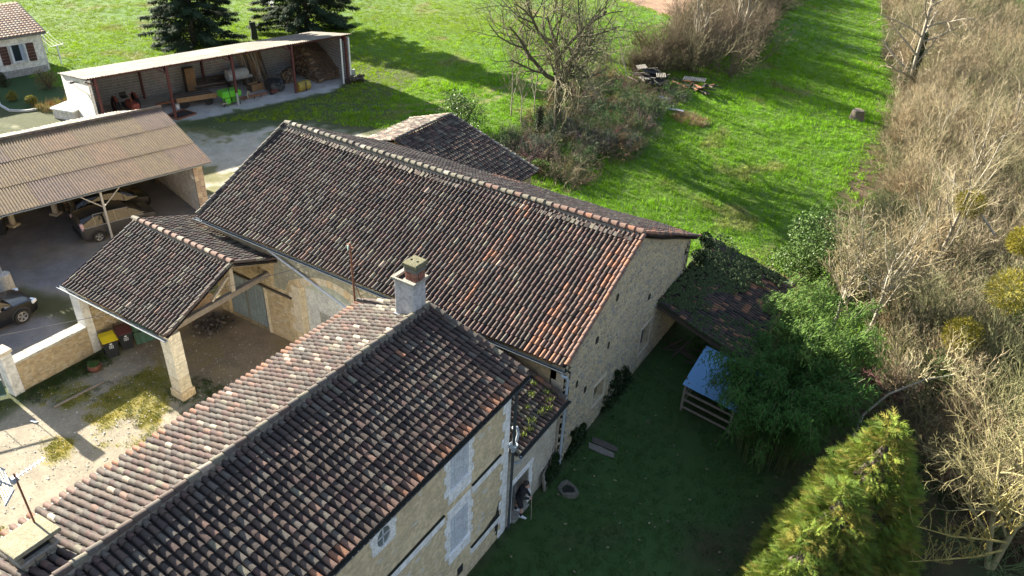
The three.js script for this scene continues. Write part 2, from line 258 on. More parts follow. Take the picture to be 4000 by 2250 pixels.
// A slope covered with tiles. c: eaveL, eaveR, ridgeL, ridgeR as seen looking up the slope; all in world metres, origin = world position of the parent.
function tileSlope(parent, c, o) {
  const R = rng(o.seed), org = o.origin, eL = c[0], eR = c[1], rL = c[2], rR = c[3];
  const W = (eL.distanceTo(eR) + rL.distanceTo(rR)) / 2, H = (eL.distanceTo(rL) + eR.distanceTo(rR)) / 2, cols = Math.round(W / o.col), rows = Math.round(H / o.row);
  const at = (u, v) => V().lerpVectors(eL.clone().lerp(eR, u), rL.clone().lerp(rR, u), v);
  const nrm = V().crossVectors(eR.clone().sub(eL), rL.clone().sub(eL)).normalize();
  const wave = (u, v) => (fbm(u * W * 0.35 + o.seed, v * H * 0.35, 3) - 0.5) * (o.wave ?? 0.12) - (o.sag ?? 0.06) * Math.sin(Math.PI * clamp(u)) * v;
  const P = (u, v) => at(u, v).addScaledVector(nrm, wave(u, v));
  const geos = [0.13, 0.61, 0.37].map((x) => tileGeometry(o.col * 0.8, o.row * 1.22, (o.rise ?? 0.085) * 1.08, x));
  const all = [];
  for (let i = 0; i < cols; i++) { const off = (R() - 0.5) * 0.012;
    for (let j = 0; j < rows; j++) {
      const u = (i + 0.5 + (R() - 0.5) * 0.1) / cols + off / W, v = j / rows; if (o.skip && o.skip(P(u, (j + 0.5) / rows), u, v)) continue;
      const p = P(u, v), q = P(u, Math.min(1, v + 1 / rows)), y = q.clone().sub(p).normalize(), e = eR.clone().sub(eL).normalize(), z = V().crossVectors(e, y).normalize(), x = V().crossVectors(y, z);
      if (j === 0) p.addScaledVector(y, -o.over * (0.85 + 0.3 * R()));
      p.addScaledVector(z, 0.012 + (R() - 0.5) * 0.014);
      const quat = new THREE.Quaternion().setFromRotationMatrix(new THREE.Matrix4().makeBasis(x, y, z)).multiply(new THREE.Quaternion().setFromEuler(new THREE.Euler((R() - 0.5) * 0.03, (R() - 0.5) * 0.14, (R() - 0.5) * 0.06)));
      const kind = pick(R(), o.palette(u, v, i, j, cols, rows, R)), sc = 0.95 + 0.1 * R();
      all.push({ p: p.clone().sub(org), w: p, quat, kind, g: (R() * 3) | 0, sc, seen: frustum.containsPoint(p) ? p.distanceTo(camera.position) : 1e6, b: 0.75 + 0.5 * R() });
    } }
  all.sort((a, b) => a.seen - b.seen);
  const n = Math.min(o.single ?? 0, all.length);
  for (let k = 0; k < n; k++) { const t = all[k], m = new THREE.Mesh(geos[t.g], clayMats[t.kind]); m.name = 'tile'; m.position.copy(t.p); m.quaternion.copy(t.quat); m.scale.set(t.sc, 1, t.sc); parent.add(m); }
  const rest = all.slice(n), M = new THREE.Matrix4(), cc = new THREE.Color();
  for (let g = 0; g < 3; g++) { const mine = rest.filter((t) => t.g === g); if (!mine.length) continue; const im = new THREE.InstancedMesh(geos[g], clayWhite, mine.length); im.name = 'more_tiles'; im.userData.kind = 'stuff';
    mine.forEach((t, k) => { im.setMatrixAt(k, M.compose(t.p, t.quat, V(t.sc, 1, t.sc))); const q = CLAY[t.kind]; im.setColorAt(k, cc.setRGB(q[0] * t.b, q[1] * t.b, q[2] * t.b)); }); parent.add(im); }
  // the hollow under-tiles between the barrels, and the boarding below
  const ch = new MB(org.x, org.y, org.z), bd = new MB(org.x, org.y, org.z), steps = Math.max(2, Math.round(rows / 3));
  for (let i = 0; i <= cols; i++) for (let j = 0; j < steps; j++) { const v0 = j / steps, v1 = (j + 1) / steps, vm = (v0 + v1) / 2; if (o.skip && o.skip(P(i / cols, vm), i / cols, vm)) continue;
    const q = (du, v, h) => P(clamp((i + du) / cols, -0.2, 1.2), v).addScaledVector(nrm, h); const E = [[-0.5, 0.03], [-0.28, -0.01], [0, -0.025], [0.28, -0.01], [0.5, 0.03]];
    for (let k = 0; k < 4; k++) ch.quad(q(E[k][0], v0 - (j ? 0 : o.over * 0.8 / H), E[k][1]), q(E[k + 1][0], v0 - (j ? 0 : o.over * 0.8 / H), E[k + 1][1]), q(E[k + 1][0], v1, E[k + 1][1]), q(E[k][0], v1, E[k][1])); }
  part(parent, 'under_tiles', ch.build(0.9), o.under ?? clayMats.soot).userData.kind = 'stuff';
  for (let i = 0; i < 10; i++) for (let j = 0; j < 6; j++) { const u0 = i / 10, u1 = (i + 1) / 10, v0 = j / 6, v1 = (j + 1) / 6; if (o.skip && o.skip(P((u0 + u1) / 2, (v0 + v1) / 2), u0, v0)) continue; const q = (u, v, h) => P(u, v).addScaledVector(nrm, h); bd.quad(q(u0, v0, -0.06), q(u1, v0, -0.06), q(u1, v1, -0.06), q(u0, v1, -0.06)); bd.quad(q(u0, v1, -0.1), q(u1, v1, -0.1), q(u1, v0, -0.1), q(u0, v0, -0.1)); }
  part(parent, 'boarding', bd, o.board ?? woodGrey);
  return P;
}
const woodGrey = grain([0.24, 0.2, 0.16], 0.9, 0.9, 0.006), woodDark = grain([0.09, 0.07, 0.055], 0.9, 0.9, 0.006), woodWarm = grain([0.3, 0.19, 0.1], 0.85, 0.9, 0.006), woodPale = grain([0.42, 0.36, 0.28], 0.9, 0.9, 0.006);
const mortar = grain([0.42, 0.38, 0.3], 0.97, 0.6, 0.02), mortarGrey = grain([0.24, 0.21, 0.165], 0.97, 0.6, 0.02);
// a row of half-round ridge tiles along a line, each a mesh of its own
function ridgeTiles(parent, a, b, o) {
  const R = rng(o.seed), L = a.distanceTo(b), n = Math.round(L / o.len), d = b.clone().sub(a).normalize(), side = V().crossVectors(d, V(0, 1, 0)).normalize(), up = V().crossVectors(side, d), org = o.origin;
  const geos = [0, 0.4].map((x) => tileGeometry(o.w, L / n * 1.12, o.rise, x));
  for (let k = 0; k < n; k++) { const u = k / n, m = new THREE.Mesh(geos[k % 2], clayMats[pick(R(), o.palette(u))]); m.name = 'ridge_tile'; const p = a.clone().lerp(b, u).addScaledVector(up, 0.02 + (R() - 0.5) * 0.02 - (o.sag ?? 0) * Math.sin(Math.PI * u));
    m.quaternion.setFromRotationMatrix(new THREE.Matrix4().makeBasis(side, d, up)).multiply(new THREE.Quaternion().setFromEuler(new THREE.Euler((R() - 0.5) * 0.04, (R() - 0.5) * 0.08, (R() - 0.5) * 0.05))); m.position.copy(p.sub(org)); parent.add(m); }
}
// rubble stones bedded in a wall face: origin, two directions along the face, outward normal
const stoneGeos = [11, 29, 47, 83].map((s) => { const R = rng(s), m = new MB(), pts = []; const k = 8; for (let i = 0; i < k; i++) { const a = i / k * TAU, c = Math.cos(a), q = Math.sin(a), e = Math.pow(Math.abs(c), 0.5) * Math.sign(c), f = Math.pow(Math.abs(q), 0.5) * Math.sign(q); pts.push([e * 0.5 * (0.85 + 0.18 * R()), f * 0.5 * (0.85 + 0.18 * R())]); }
  const top = pts.map(([x, y]) => V(x * 0.74, y * 0.74, 0.8 + 0.35 * R())), bot = pts.map(([x, y]) => V(x, y, -0.3)); const c = V(0, 0, 1.05); for (let i = 0; i < k; i++) { const j = (i + 1) % k; m.quad(bot[i], bot[j], top[j], top[i]); m.tri(top[i], top[j], c); } return m.build(0.5); });
function rubble(parent, o) {
  const R = rng(o.seed), org = o.origin, list = []; const mats = o.mats, im = mats.map(() => []);
  for (let y = 0.02; y < o.h; ) { const rh = o.sh * (0.7 + 0.6 * R()); for (let x = -R() * o.sw; x < o.w; ) { const rw = o.sw * (0.55 + 0.9 * R()), cx = x + rw / 2, cy = y + rh / 2 + (R() - 0.5) * 0.03; x += rw;
    if (R() > (o.fill ?? 1) || cx < rw * 0.4 || cx > o.w - rw * 0.4 || (o.mask && !o.mask(cx, cy, rw, rh))) continue; const p = o.at.clone().addScaledVector(o.U, cx).addScaledVector(o.W, cy);
    list.push({ p: p.sub(org), sx: rw * 0.9, sy: rh * 0.86, sz: o.relief * (0.35 + 0.9 * R()), g: (R() * 4) | 0, m: Math.min(mats.length - 1, Math.floor(R() * mats.length)), turn: (R() - 0.5) * 0.16, key: R() }); } y += rh; }
  const rot = new THREE.Matrix4().makeBasis(o.U, o.W, V().crossVectors(o.U, o.W).normalize()), base = new THREE.Quaternion().setFromRotationMatrix(rot), quat = (t) => base.clone().multiply(new THREE.Quaternion().setFromAxisAngle(V(0, 0, 1), t.turn));
  list.sort((a, b) => b.sx * b.sy - a.sx * a.sy); const n = Math.min(o.single ?? 300, list.length);
  for (let k = 0; k < n; k++) { const t = list[k], m = new THREE.Mesh(stoneGeos[t.g], mats[t.m]); m.name = 'stone'; m.position.copy(t.p); m.quaternion.copy(quat(t)); m.scale.set(t.sx, t.sy, t.sz); parent.add(m); }
  const M = new THREE.Matrix4(); for (let g = 0; g < 4; g++) for (let q = 0; q < mats.length; q++) { const mine = list.slice(n).filter((t) => t.g === g && t.m === q); if (!mine.length) continue; const m = new THREE.InstancedMesh(stoneGeos[g], mats[q], mine.length); m.name = 'more_stones'; m.userData.kind = 'stuff'; mine.forEach((t, k) => m.setMatrixAt(k, M.compose(t.p, quat(t), V(t.sx, t.sy, t.sz)))); parent.add(m); }
}
const stoneMat = (r, g, b) => mat([r, g, b], 0.95, { bumpMap: grainBump, bumpScale: 0.01, map: grainTex });
const goldStone = [stoneMat(0.5, 0.38, 0.22), stoneMat(0.55, 0.44, 0.29), stoneMat(0.44, 0.34, 0.2), stoneMat(0.58, 0.5, 0.37)];
const greyStone = [stoneMat(0.42, 0.39, 0.31), stoneMat(0.5, 0.44, 0.32), stoneMat(0.34, 0.32, 0.27), stoneMat(0.45, 0.38, 0.26)];
const dressed = grain([0.62, 0.54, 0.41], 0.9, 0.7, 0.004), dressedWhite = grain([0.88, 0.88, 0.86], 0.88, 0.7, 0.003), dressedWarm = grain([0.6, 0.47, 0.3], 0.9, 0.7, 0.004);
const zinc = mat([0.3, 0.34, 0.37], 0.45, { metalness: 0.7 }), pvc = mat([0.33, 0.38, 0.42], 0.5), gutterDark = mat([0.045, 0.055, 0.06], 0.5), leafLitter = grain([0.05, 0.045, 0.03], 1, 2, 0.02);
const iron = mat([0.05, 0.05, 0.055], 0.6, { metalness: 0.4 }), rust = grain([0.22, 0.09, 0.045], 0.9, 2, 0.003), redSteel = grain([0.11, 0.03, 0.028], 0.7, 1, 0.002), galv = mat([0.42, 0.44, 0.46], 0.5, { metalness: 0.6 });
// half-round gutter from a to b
function gutter(parent, a, b, r, org, m = gutterDark, outer = zinc) {
  const d = b.clone().sub(a).normalize(), s = V().crossVectors(d, V(0, 1, 0)).normalize(), g = new MB(org.x, org.y, org.z), S = 7, f = (p, rr, k) => { const t = Math.PI + Math.PI * k / S; return p.clone().addScaledVector(s, Math.cos(t) * rr).add(V(0, Math.sin(t) * rr, 0)); };
  for (let k = 0; k < S; k++) { g.quad(f(a, r, k), f(b, r, k), f(b, r, k + 1), f(a, r, k + 1)); g.quad(f(a, r * 0.9, k + 1), f(b, r * 0.9, k + 1), f(b, r * 0.9, k), f(a, r * 0.9, k)); }
  for (const k of [0, S]) g.bar(f(a, r * 0.95, k), f(b, r * 0.95, k), 0.018); for (const q of [a, b]) g.poly(Array.from({ length: S + 1 }, (_, k) => f(q, r * 0.95, k)));
  const o = part(parent, 'gutter', g.build(0.6), outer); const l = new MB(org.x, org.y, org.z); l.quad(f(a, r * 0.8, 1), f(b, r * 0.8, 1), f(b, r * 0.8, S - 1), f(a, r * 0.8, S - 1)); part(o, 'gutter_silt', l, m); return o;
}
// ---------------------------------------------------------------- walls with openings
function wallSlab(parent, name, at, U, W, outline, holes, depth, m, org) { // outline in metres along U and W; thickness grows along U x W
  const s = new THREE.Shape(outline.map(([a, b]) => new THREE.Vector2(a, b))); for (const h of holes) s.holes.push(new THREE.Path(h.map(([a, b]) => new THREE.Vector2(a, b))));
  const g = new THREE.ExtrudeGeometry(s, { depth, bevelEnabled: false, curveSegments: 10 });
  g.applyMatrix4(new THREE.Matrix4().makeBasis(U, W, V().crossVectors(U, W)).setPosition(at.clone().sub(org))); return part(parent, name, g, m);
}
const rect = (a, b, c, d) => [[a, b], [c, b], [c, d], [a, d]];
const X = V(1, 0, 0), Y = V(0, 1, 0), Zv = V(0, 0, 1);
const wallTan = grain([0.7, 0.57, 0.36], 0.96, 0.35, 0.012), wallGold = grain([0.5, 0.39, 0.24], 0.96, 0.35, 0.015), wallGrey = grain([0.54, 0.46, 0.31], 0.97, 0.3, 0.02), render = grain([0.74, 0.72, 0.68], 0.93, 0.3, 0.004), plaster = grain([0.66, 0.62, 0.53], 0.93, 0.3, 0.006), mossMat = grain([0.06, 0.07, 0.025], 1, 3, 0.02), darkMoss = grain([0.03, 0.035, 0.02], 1, 3, 0.02);
const shutterGrey = grain([0.6, 0.64, 0.68], 0.7, 0.8, 0.002), paintedBlue = grain([0.23, 0.28, 0.3], 0.7, 0.6, 0.003), oldWhite = grain([0.58, 0.59, 0.58], 0.75, 0.5, 0.003);
const glassDark = new THREE.MeshPhysicalMaterial({ color: 0x0c1114, roughness: 0.06, metalness: 0, side: THREE.DoubleSide });
const mistGreen = grain([0.5, 0.55, 0.5], 0.8, 0.5, 0.003);
const plankRow = (parent, name, o, U, W, w, h, n, t, m, gap = 0.008) => { for (let k = 0; k < n; k++) { const g = new MB(); const a = w / n; g.obox(o.clone().addScaledVector(U, (k + 0.5) * a).addScaledVector(W, h / 2), U, W, V().crossVectors(U, W), a / 2 - gap, h / 2, t / 2, 0.004); part(parent, name, g, m); } };

// ================================================================ THE STONE HOUSE
const houseO = V(-12.6, 0, -8);
const house = thing('stone_house', 'long stone house in the foreground with brown barrel tile roof and blue-white shutters', 'house', houseO.toArray());
{
  const zf = -16.05, zn = 1.2, xr = -9.45, xl = -15.7, xm = -12.92;
  const b = new MB(...houseO.toArray());
  // side walls, gables
  wallSlab(house, 'wall', V(xr, 0, zf), Zv, Y, rect(0, 0, zn - zf, 6.9), [], 0.5, wallTan, houseO).userData.label = 'tan stone side wall facing the shaded garden';
  wallSlab(house, 'wall', V(xl, 0, zf), Zv, Y, rect(0, 0, zn - zf, 6.9), [], -0.5, plaster, houseO);
  for (const [z, d] of [[zf, 0.5], [zn - 0.5, 0.5]]) wallSlab(house, 'gable_wall', V(xl + 0.5, 0, z), X, Y, [[0, 0], [xr - xl - 1, 0], [xr - xl - 1, 6.95], [xm - xl - 0.5, 7.95], [0, 6.95]], [], d, wallTan, houseO);
  rubble(house, { seed: 4, origin: houseO, at: V(xr - 0.012, 0, zn), U: V(0, 0, -1), W: Y, w: zn - zf - 0.4, h: 6.8, sw: 0.36, sh: 0.16, relief: 0.022, fill: 0.62, single: 300, mats: [stoneMat(0.68, 0.56, 0.36), stoneMat(0.64, 0.52, 0.33), stoneMat(0.7, 0.6, 0.42), stoneMat(0.66, 0.55, 0.36), stoneMat(0.72, 0.68, 0.58)],
    mask: (u, y) => { const z = zn - u; if ((Math.abs(y - 4.02) < 0.36 || Math.abs(y - 1.16) < 0.36)) return false; if (z < -12.3 && z > -14.15 && y > 1.3) return false; if (z < -9.2 && z > -10.6 && y > 5.2 && y < 6.4) return false; return true; } });
  // string courses with a moss-black top
  for (const [y0, zb] of [[4.1, -15.55], [1.22, -15.6]]) for (const [za, zc] of [[zn, -12.5], [-13.92, zb]]) {
    const c = new MB(...houseO.toArray()).box(xr - 0.02, y0 - 0.3, zc, xr + 0.05, y0, za, 0, 0.008); const o = part(house, 'string_course', c, dressedWhite);
    part(o, 'moss_edge', new MB(...houseO.toArray()).box(xr - 0.02, y0 + 0.003, zc, xr + 0.075, y0 + 0.045, za, 0, 0.012), darkMoss);
  }
  part(house, 'moss_streak', new MB(...houseO.toArray()).slab(V(xr + 0.004, 0, -15.62), V(0, 0, 1), Y, [[0, 1.95], [0.2, 1.4], [0.9, 1.32], [0.25, 1.25], [0.2, 0.4], [0.05, 0.2], [-0.05, 1]], 0.012), darkMoss);
  // two shuttered windows one above the other, framed by toothed blocks
  for (const [yb, yt, sb, st] of [[4.86, 6.36, 4.4, 6.6], [2.1, 3.64, 1.68, 4.04]]) {
    const w = sub(house, 'window'); const z0 = -12.8, z1 = -13.72;
    const q = new MB(...houseO.toArray());
    part(w, 'lintel', new MB(...houseO.toArray()).box(xr, yt, z1 - 0.14, xr + 0.035, st, z0 + 0.14, 0, 0.006), dressedWhite);
    part(w, 'sill', new MB(...houseO.toArray()).box(xr, sb, z1 - 0.12, xr + 0.07, yb, z0 + 0.12, 0, 0.008), dressedWhite);
    const n = 6, hh = (yt - yb + 0.2) / n; for (const s of [0, 1]) for (let k = 0; k < n; k++) { const ww = k % 2 ? 0.19 : 0.29, y = yb - 0.1 + k * hh; const za = s ? z1 - ww : z0, zb2 = s ? z1 : z0 + ww; part(w, 'frame_block', new MB(...houseO.toArray()).box(xr, y + 0.003, za + 0.0, xr + 0.03, y + hh - 0.003, zb2, 0, 0.006), dressedWhite); }
    for (let k = 0; k < 4; k++) { const a = z1 + (z0 - z1) * k / 4, c = z1 + (z0 - z1) * (k + 1) / 4; part(w, 'shutter_board', new MB(...houseO.toArray()).box(xr - 0.01, yb, a + 0.006, xr + 0.012, yt, c - 0.006, 0, 0.004), shutterGrey); }
    part(w, 'hinge', new MB(...houseO.toArray()).box(xr + 0.012, yb + 0.2, z1 + 0.01, xr + 0.022, yb + 0.24, z0 - 0.3).box(xr + 0.012, yt - 0.24, z1 + 0.01, xr + 0.022, yt - 0.2, z0 - 0.3), shutterGrey);
  }
  // oval attic window in a white stone frame
  { const o = sub(house, 'oval_window'); const s = new THREE.Shape([[-0.46, -0.36], [-0.38, -0.36], [-0.38, -0.42], [0.38, -0.42], [0.38, -0.36], [0.46, -0.36], [0.46, 0.1], [0.52, 0.1], [0.52, 0.26], [0.4, 0.26], [0.4, 0.4], [-0.4, 0.4], [-0.4, 0.3], [-0.52, 0.3], [-0.52, 0.06], [-0.46, 0.06]].map(([a, b]) => new THREE.Vector2(a, b)));
    const h = new THREE.Path(); h.absellipse(0, 0, 0.26, 0.33, 0, TAU); s.holes.push(h); const g = new THREE.ExtrudeGeometry(s, { depth: 0.05, bevelEnabled: false, curveSegments: 20 }); g.rotateY(Math.PI / 2); g.translate(xr - houseO.x, 5.82, -9.88 - houseO.z); part(o, 'stone_frame', g, dressedWhite);
    const p = new THREE.Shape(); p.absellipse(0, 0, 0.27, 0.34, 0, TAU); const pg = new THREE.ExtrudeGeometry(p, { depth: 0.012, bevelEnabled: false, curveSegments: 20 }); pg.rotateY(Math.PI / 2); pg.translate(xr + 0.001 - houseO.x, 5.82, -9.88 - houseO.z); part(o, 'pane', pg, mat([0.16, 0.18, 0.17], 0.25));
    part(o, 'glazing_bar', new MB(...houseO.toArray()).box(xr + 0.012, 5.5, -9.9, xr + 0.025, 6.14, -9.86).box(xr + 0.012, 5.8, -10.13, xr + 0.025, 5.84, -9.63), shutterGrey); }
  part(house, 'cellar_vent', new MB(...houseO.toArray()).box(xr, 0.55, -13.5, xr + 0.02, 0.9, -13.2), mat([0.02, 0.02, 0.02], 0.9));
  // corner stones
  for (let k = 0; k < 19; k++) { const y = k * 0.36, ww = k % 2 ? 0.3 : 0.46; part(house, 'corner_stone', new MB(...houseO.toArray()).box(xr, y + 0.004, zf, xr + 0.028, y + 0.356, zf + ww, 0, 0.008), dressedWhite); }
  // roof
  const roof = sub(house, 'roof'), ze = -16.4, zs = 1.5, eR = -9.12, eL = -15.98, he = 7.0, hr = 8.08;
  const right = [V(eR, he, zs), V(eR, he, ze), V(xm, hr, zs), V(xm, hr, ze)], left = [V(eL, he, ze), V(eL, he, zs), V(xm, hr, ze), V(xm, hr, zs)];
  tileSlope(roof, right, { seed: 21, origin: houseO, col: 0.2, row: 0.3, over: 0.06, rise: 0.088, single: 210, wave: 0.1, sag: 0.05, palette: (u, v, i, j) => j === 0 ? { terra: 3, pink: 3, brown: 2, dark: 1 } : { dark: 3, brown: 4, plum: 1.8, grey: 2, lichen: 0.25, pink: 0.25, terra: 0.05 } });
  tileSlope(roof, left, { seed: 22, origin: houseO, col: 0.2, row: 0.3, over: 0.06, rise: 0.088, single: 90, wave: 0.1, sag: 0.05, palette: (u, v, i, j) => j === 0 ? { pink: 4, terra: 2, brown: 1 } : { brown: 4, plum: 2, grey: 3, pink: 0.6, pale: 0.3, lichen: 0.6, cream: u < 0.16 ? 0.9 : 0.15, dark: 1 } });
  part(roof, 'ridge_bed', new MB(...houseO.toArray()).tube([V(xm, hr - 0.05, ze), V(xm, hr - 0.08, -9), V(xm, hr - 0.05, zs)], 0.15, 8).build(1), mortarGrey);
  ridgeTiles(roof, V(xm, hr + 0.06, zs), V(xm, hr + 0.06, ze), { seed: 5, origin: houseO, len: 0.36, w: 0.25, rise: 0.1, sag: 0.05, palette: () => ({ grey: 4, lichen: 2, brown: 2, pale: 0.3 }) });
  // verge tiles along the far gable, laid over the last column
  for (const [a, c] of [[V(eR, he + 0.08, ze + 0.02), V(xm, hr + 0.08, ze + 0.02)], [V(eL, he + 0.08, ze + 0.02), V(xm, hr + 0.08, ze + 0.02)]]) ridgeTiles(roof, a, c, { seed: 8, origin: houseO, len: 0.33, w: 0.2, rise: 0.09, palette: () => ({ grey: 3, brown: 2, lichen: 2, cream: a.x < xm ? 2 : 0.2 }) });
  gutter(house, V(eR + 0.08, he - 0.05, ze + 0.05), V(eR + 0.08, he - 0.09, zs), 0.085, houseO, leafLitter, gutterDark);
  gutter(house, V(eL - 0.06, he - 0.09, zs), V(eL - 0.06, he - 0.05, ze + 0.05), 0.07, houseO);
  // downpipe to a hopper, then on down the corner
  const pipe = part(house, 'downpipe', new MB(...houseO.toArray()).tube([V(eR + 0.08, 6.85, -16.1), V(-9.3, 6.6, -16.12), V(-9.3, 4.3, -16.12), V(-9.3, 4.18, -16.12)], 0.055, 8).tube([V(-9.3, 3.85, -16.12), V(-9.32, 0.1, -16.12)], 0.05, 8).build(0.8), gutterDark);
  part(pipe, 'hopper', new MB(...houseO.toArray()).lathe(V(-9.3, 3.85, -16.12), [[0.05, 0], [0.07, 0.05], [0.14, 0.24], [0.15, 0.33], [0.13, 0.33], [0.1, 0.2], [0, 0.15]], 12).build(0.7), pvc);
  part(pipe, 'elbow', new MB(...houseO.toArray()).tube([V(-9.3, 4.2, -16.3), V(-9.28, 4.5, -16.36), V(-9.32, 4.75, -16.33), V(-9.42, 4.8, -16.2)], 0.05, 8).build(0.8), pvc);
}
// the rendered chimney at the far end of the ridge, with a brick stack on its right half
{
  const o = V(-13.3, 7.55, -15.95), c = thing('chimney', 'tall grey rendered chimney with a brick stack at the far end of the house ridge', 'chimney', o.toArray());
  const m = () => new MB(...o.toArray());
  part(c, 'shaft', m().box(-13.7, 7.55, -16.25, -12.9, 9.22, -15.65, 0, 0.03), grain([0.5, 0.5, 0.5], 0.95, 0.5, 0.012));
  part(c, 'cap', m().box(-13.77, 9.22, -16.33, -12.83, 9.31, -16.25, 0, 0.01).box(-13.77, 9.22, -15.65, -12.83, 9.31, -15.57, 0, 0.01).box(-13.77, 9.22, -16.25, -13.62, 9.31, -15.65, 0, 0.01).box(-13.36, 9.22, -16.25, -12.83, 9.31, -15.65, 0, 0.01), grain([0.4, 0.38, 0.32], 0.97, 1, 0.02));
  part(c, 'flue', m().box(-13.62, 9.221, -16.25, -13.36, 9.23, -15.65), mat([0.01, 0.01, 0.01], 1));
  part(c, 'lead_flashing', m().box(-13.75, 7.55, -16.3, -12.85, 7.93, -15.6, 0, 0.01), grain([0.3, 0.31, 0.33], 0.8, 0.5, 0.005));
  const brickM = [grain([0.3, 0.115, 0.075], 0.95, 2, 0.006), grain([0.24, 0.1, 0.07], 0.95, 2, 0.006), grain([0.34, 0.16, 0.11], 0.95, 2, 0.006)], R = rng(3);
  const stack = sub(c, 'brick_stack'); part(stack, 'mortar_core', m().box(-13.27, 9.31, -16.16, -12.87, 9.6, -15.74), mortarGrey);
  for (let k = 0; k < 4; k++) { const y = 9.313 + k * 0.074; for (const z of [-16.18, -15.84]) for (let q = 0; q < 2; q++) part(stack, 'brick', m().box(-13.29 + q * 0.215, y, z, -13.08 + q * 0.215, y + 0.064, z + 0.12, 0, 0.006), brickM[(R() * 3) | 0]); for (const x of [-13.3, -12.96]) part(stack, 'brick', m().box(x, y, -16.055, x + 0.12, y + 0.064, -15.845, 0, 0.006), brickM[(R() * 3) | 0]); }
  part(stack, 'collar', m().box(-13.32, 9.615, -16.21, -12.82, 9.77, -15.69, 0, 0.02), grain([0.2, 0.2, 0.17], 0.97, 1, 0.02));
  const top = new THREE.Shape([[-0.25, -0.26], [0.24, -0.27], [0.26, 0.25], [-0.24, 0.27]].map(([u, w]) => new THREE.Vector2(u, w))); for (const d of [-0.12, 0.12]) { const h = new THREE.Path(); h.absarc(d, 0, 0.055, 0, TAU, true); top.holes.push(h); }
  const tg = new THREE.ExtrudeGeometry(top, { depth: 0.11, bevelEnabled: true, bevelSize: 0.03, bevelThickness: 0.03, bevelSegments: 1, curveSegments: 10 }); tg.rotateX(-Math.PI / 2); tg.translate(0.23, 2.25, 0); part(stack, 'lichened_cap', tg, grain([0.22, 0.21, 0.12], 0.98, 1.5, 0.03)); part(stack, 'flue_holes', m().box(-13.25, 9.771, -16.02, -12.9, 9.79, -15.88), mat([0.01, 0.01, 0.01], 1));
}
// the squat stone chimney near the left edge of the picture
{
  const o = V(-14.25, 7.3, -4.1), c = thing('chimney', 'squat mossy stone chimney on the left slope of the house roof, nearest the camera', 'chimney', o.toArray());
  const m = () => new MB(...o.toArray()), st = grain([0.34, 0.31, 0.24], 0.97, 1, 0.03), bandM = grain([0.42, 0.4, 0.36], 0.97, 1, 0.02), R = rng(17);
  part(c, 'shaft', m().box(-14.6, 7.3, -4.45, -13.9, 8.0, -3.7, 0, 0.02), st);
  for (let k = 0; k < 4; k++) for (const q of [0, 1, 2]) part(c, 'stone', m().box(-13.92, 7.42 + k * 0.14, -4.42 + q * 0.24, -13.87, 7.53 + k * 0.14, -4.2 + q * 0.24, 0, 0.015), greyStone[(R() * 4) | 0]);
  part(c, 'band', m().box(-14.66, 7.95, -4.5, -13.84, 8.03, -3.65, 0, 0.015), bandM);
  part(c, 'smoke_slot', m().box(-14.4, 8.032, -4.35, -13.95, 8.16, -3.8), mat([0.01, 0.01, 0.01], 1));
  for (const x of [-14.6, -13.95]) for (const z of [-4.44, -3.76]) part(c, 'cap_foot', m().box(x, 8.03, z, x + 0.1, 8.18, z + 0.1, 0, 0.01), st);
  part(c, 'cap', m().obox(V(-14.25, 8.25, -4.1), V(0.985, 0.17, 0).normalize(), V(-0.17, 0.985, 0).normalize(), Zv, 0.47, 0.05, 0.5, 0.02), grain([0.4, 0.36, 0.24], 0.98, 1.2, 0.04));
}
// television aerials
{
  const o = V(-14.5, 8.28, -4.4), a = thing('aerial', 'aluminium television aerial with slatted reflector on the squat stone chimney', 'aerial', o.toArray()), m = () => new MB(...o.toArray());
  const alu = mat([0.45, 0.46, 0.47], 0.5, { metalness: 0.5 }), blue = mat([0.25, 0.29, 0.34], 0.5);
  part(a, 'mast', m().tube([V(-14.5, 8.0, -4.4), V(-14.5, 9.75, -4.4)], 0.022, 7).build(1), rust);
  part(a, 'boom', m().bar(V(-14.5, 9.62, -4.35), V(-14.3, 9.84, -4.98), 0.025), alu);
  for (const s of [-1, 1]) { const f = sub(a, 'reflector'); const c0 = V(-14.55, 9.62, -4.3); for (const e of [-0.32, 0.32]) part(f, 'side_rail', m().bar(c0.clone().add(V(e * 0.9, 0.05 * s, e * 0.25)), c0.clone().add(V(e * 0.9 - 0.12, s * 0.4, e * 0.25 + 0.22)), 0.03), blue); for (let k = 0; k < 5; k++) { const t = (k + 0.5) / 5, c = c0.clone().add(V(-0.12 * t, s * (0.05 + 0.38 * t), 0.22 * t)); part(f, 'slat', m().bar(c.clone().add(V(-0.31, 0, -0.085)), c.clone().add(V(0.31, 0, 0.085)), 0.02), alu); } }
  for (let k = 0; k < 7; k++) { const c = V(-14.5, 9.62, -4.35).lerp(V(-14.3, 9.84, -4.98), 0.15 + k * 0.13); part(a, 'director', m().bar(c.clone().add(V(-0.08, 0, -0.03)), c.clone().add(V(0.08, 0, 0.03)), 0.014).bar(c.clone().add(V(0, -0.05, 0)), c.clone().add(V(0, 0.05, 0)), 0.012), alu); }
  part(a, 'feed_box', m().box(-14.6, 9.5, -4.45, -14.48, 9.64, -4.3, 0.3, 0.01), blue);
}
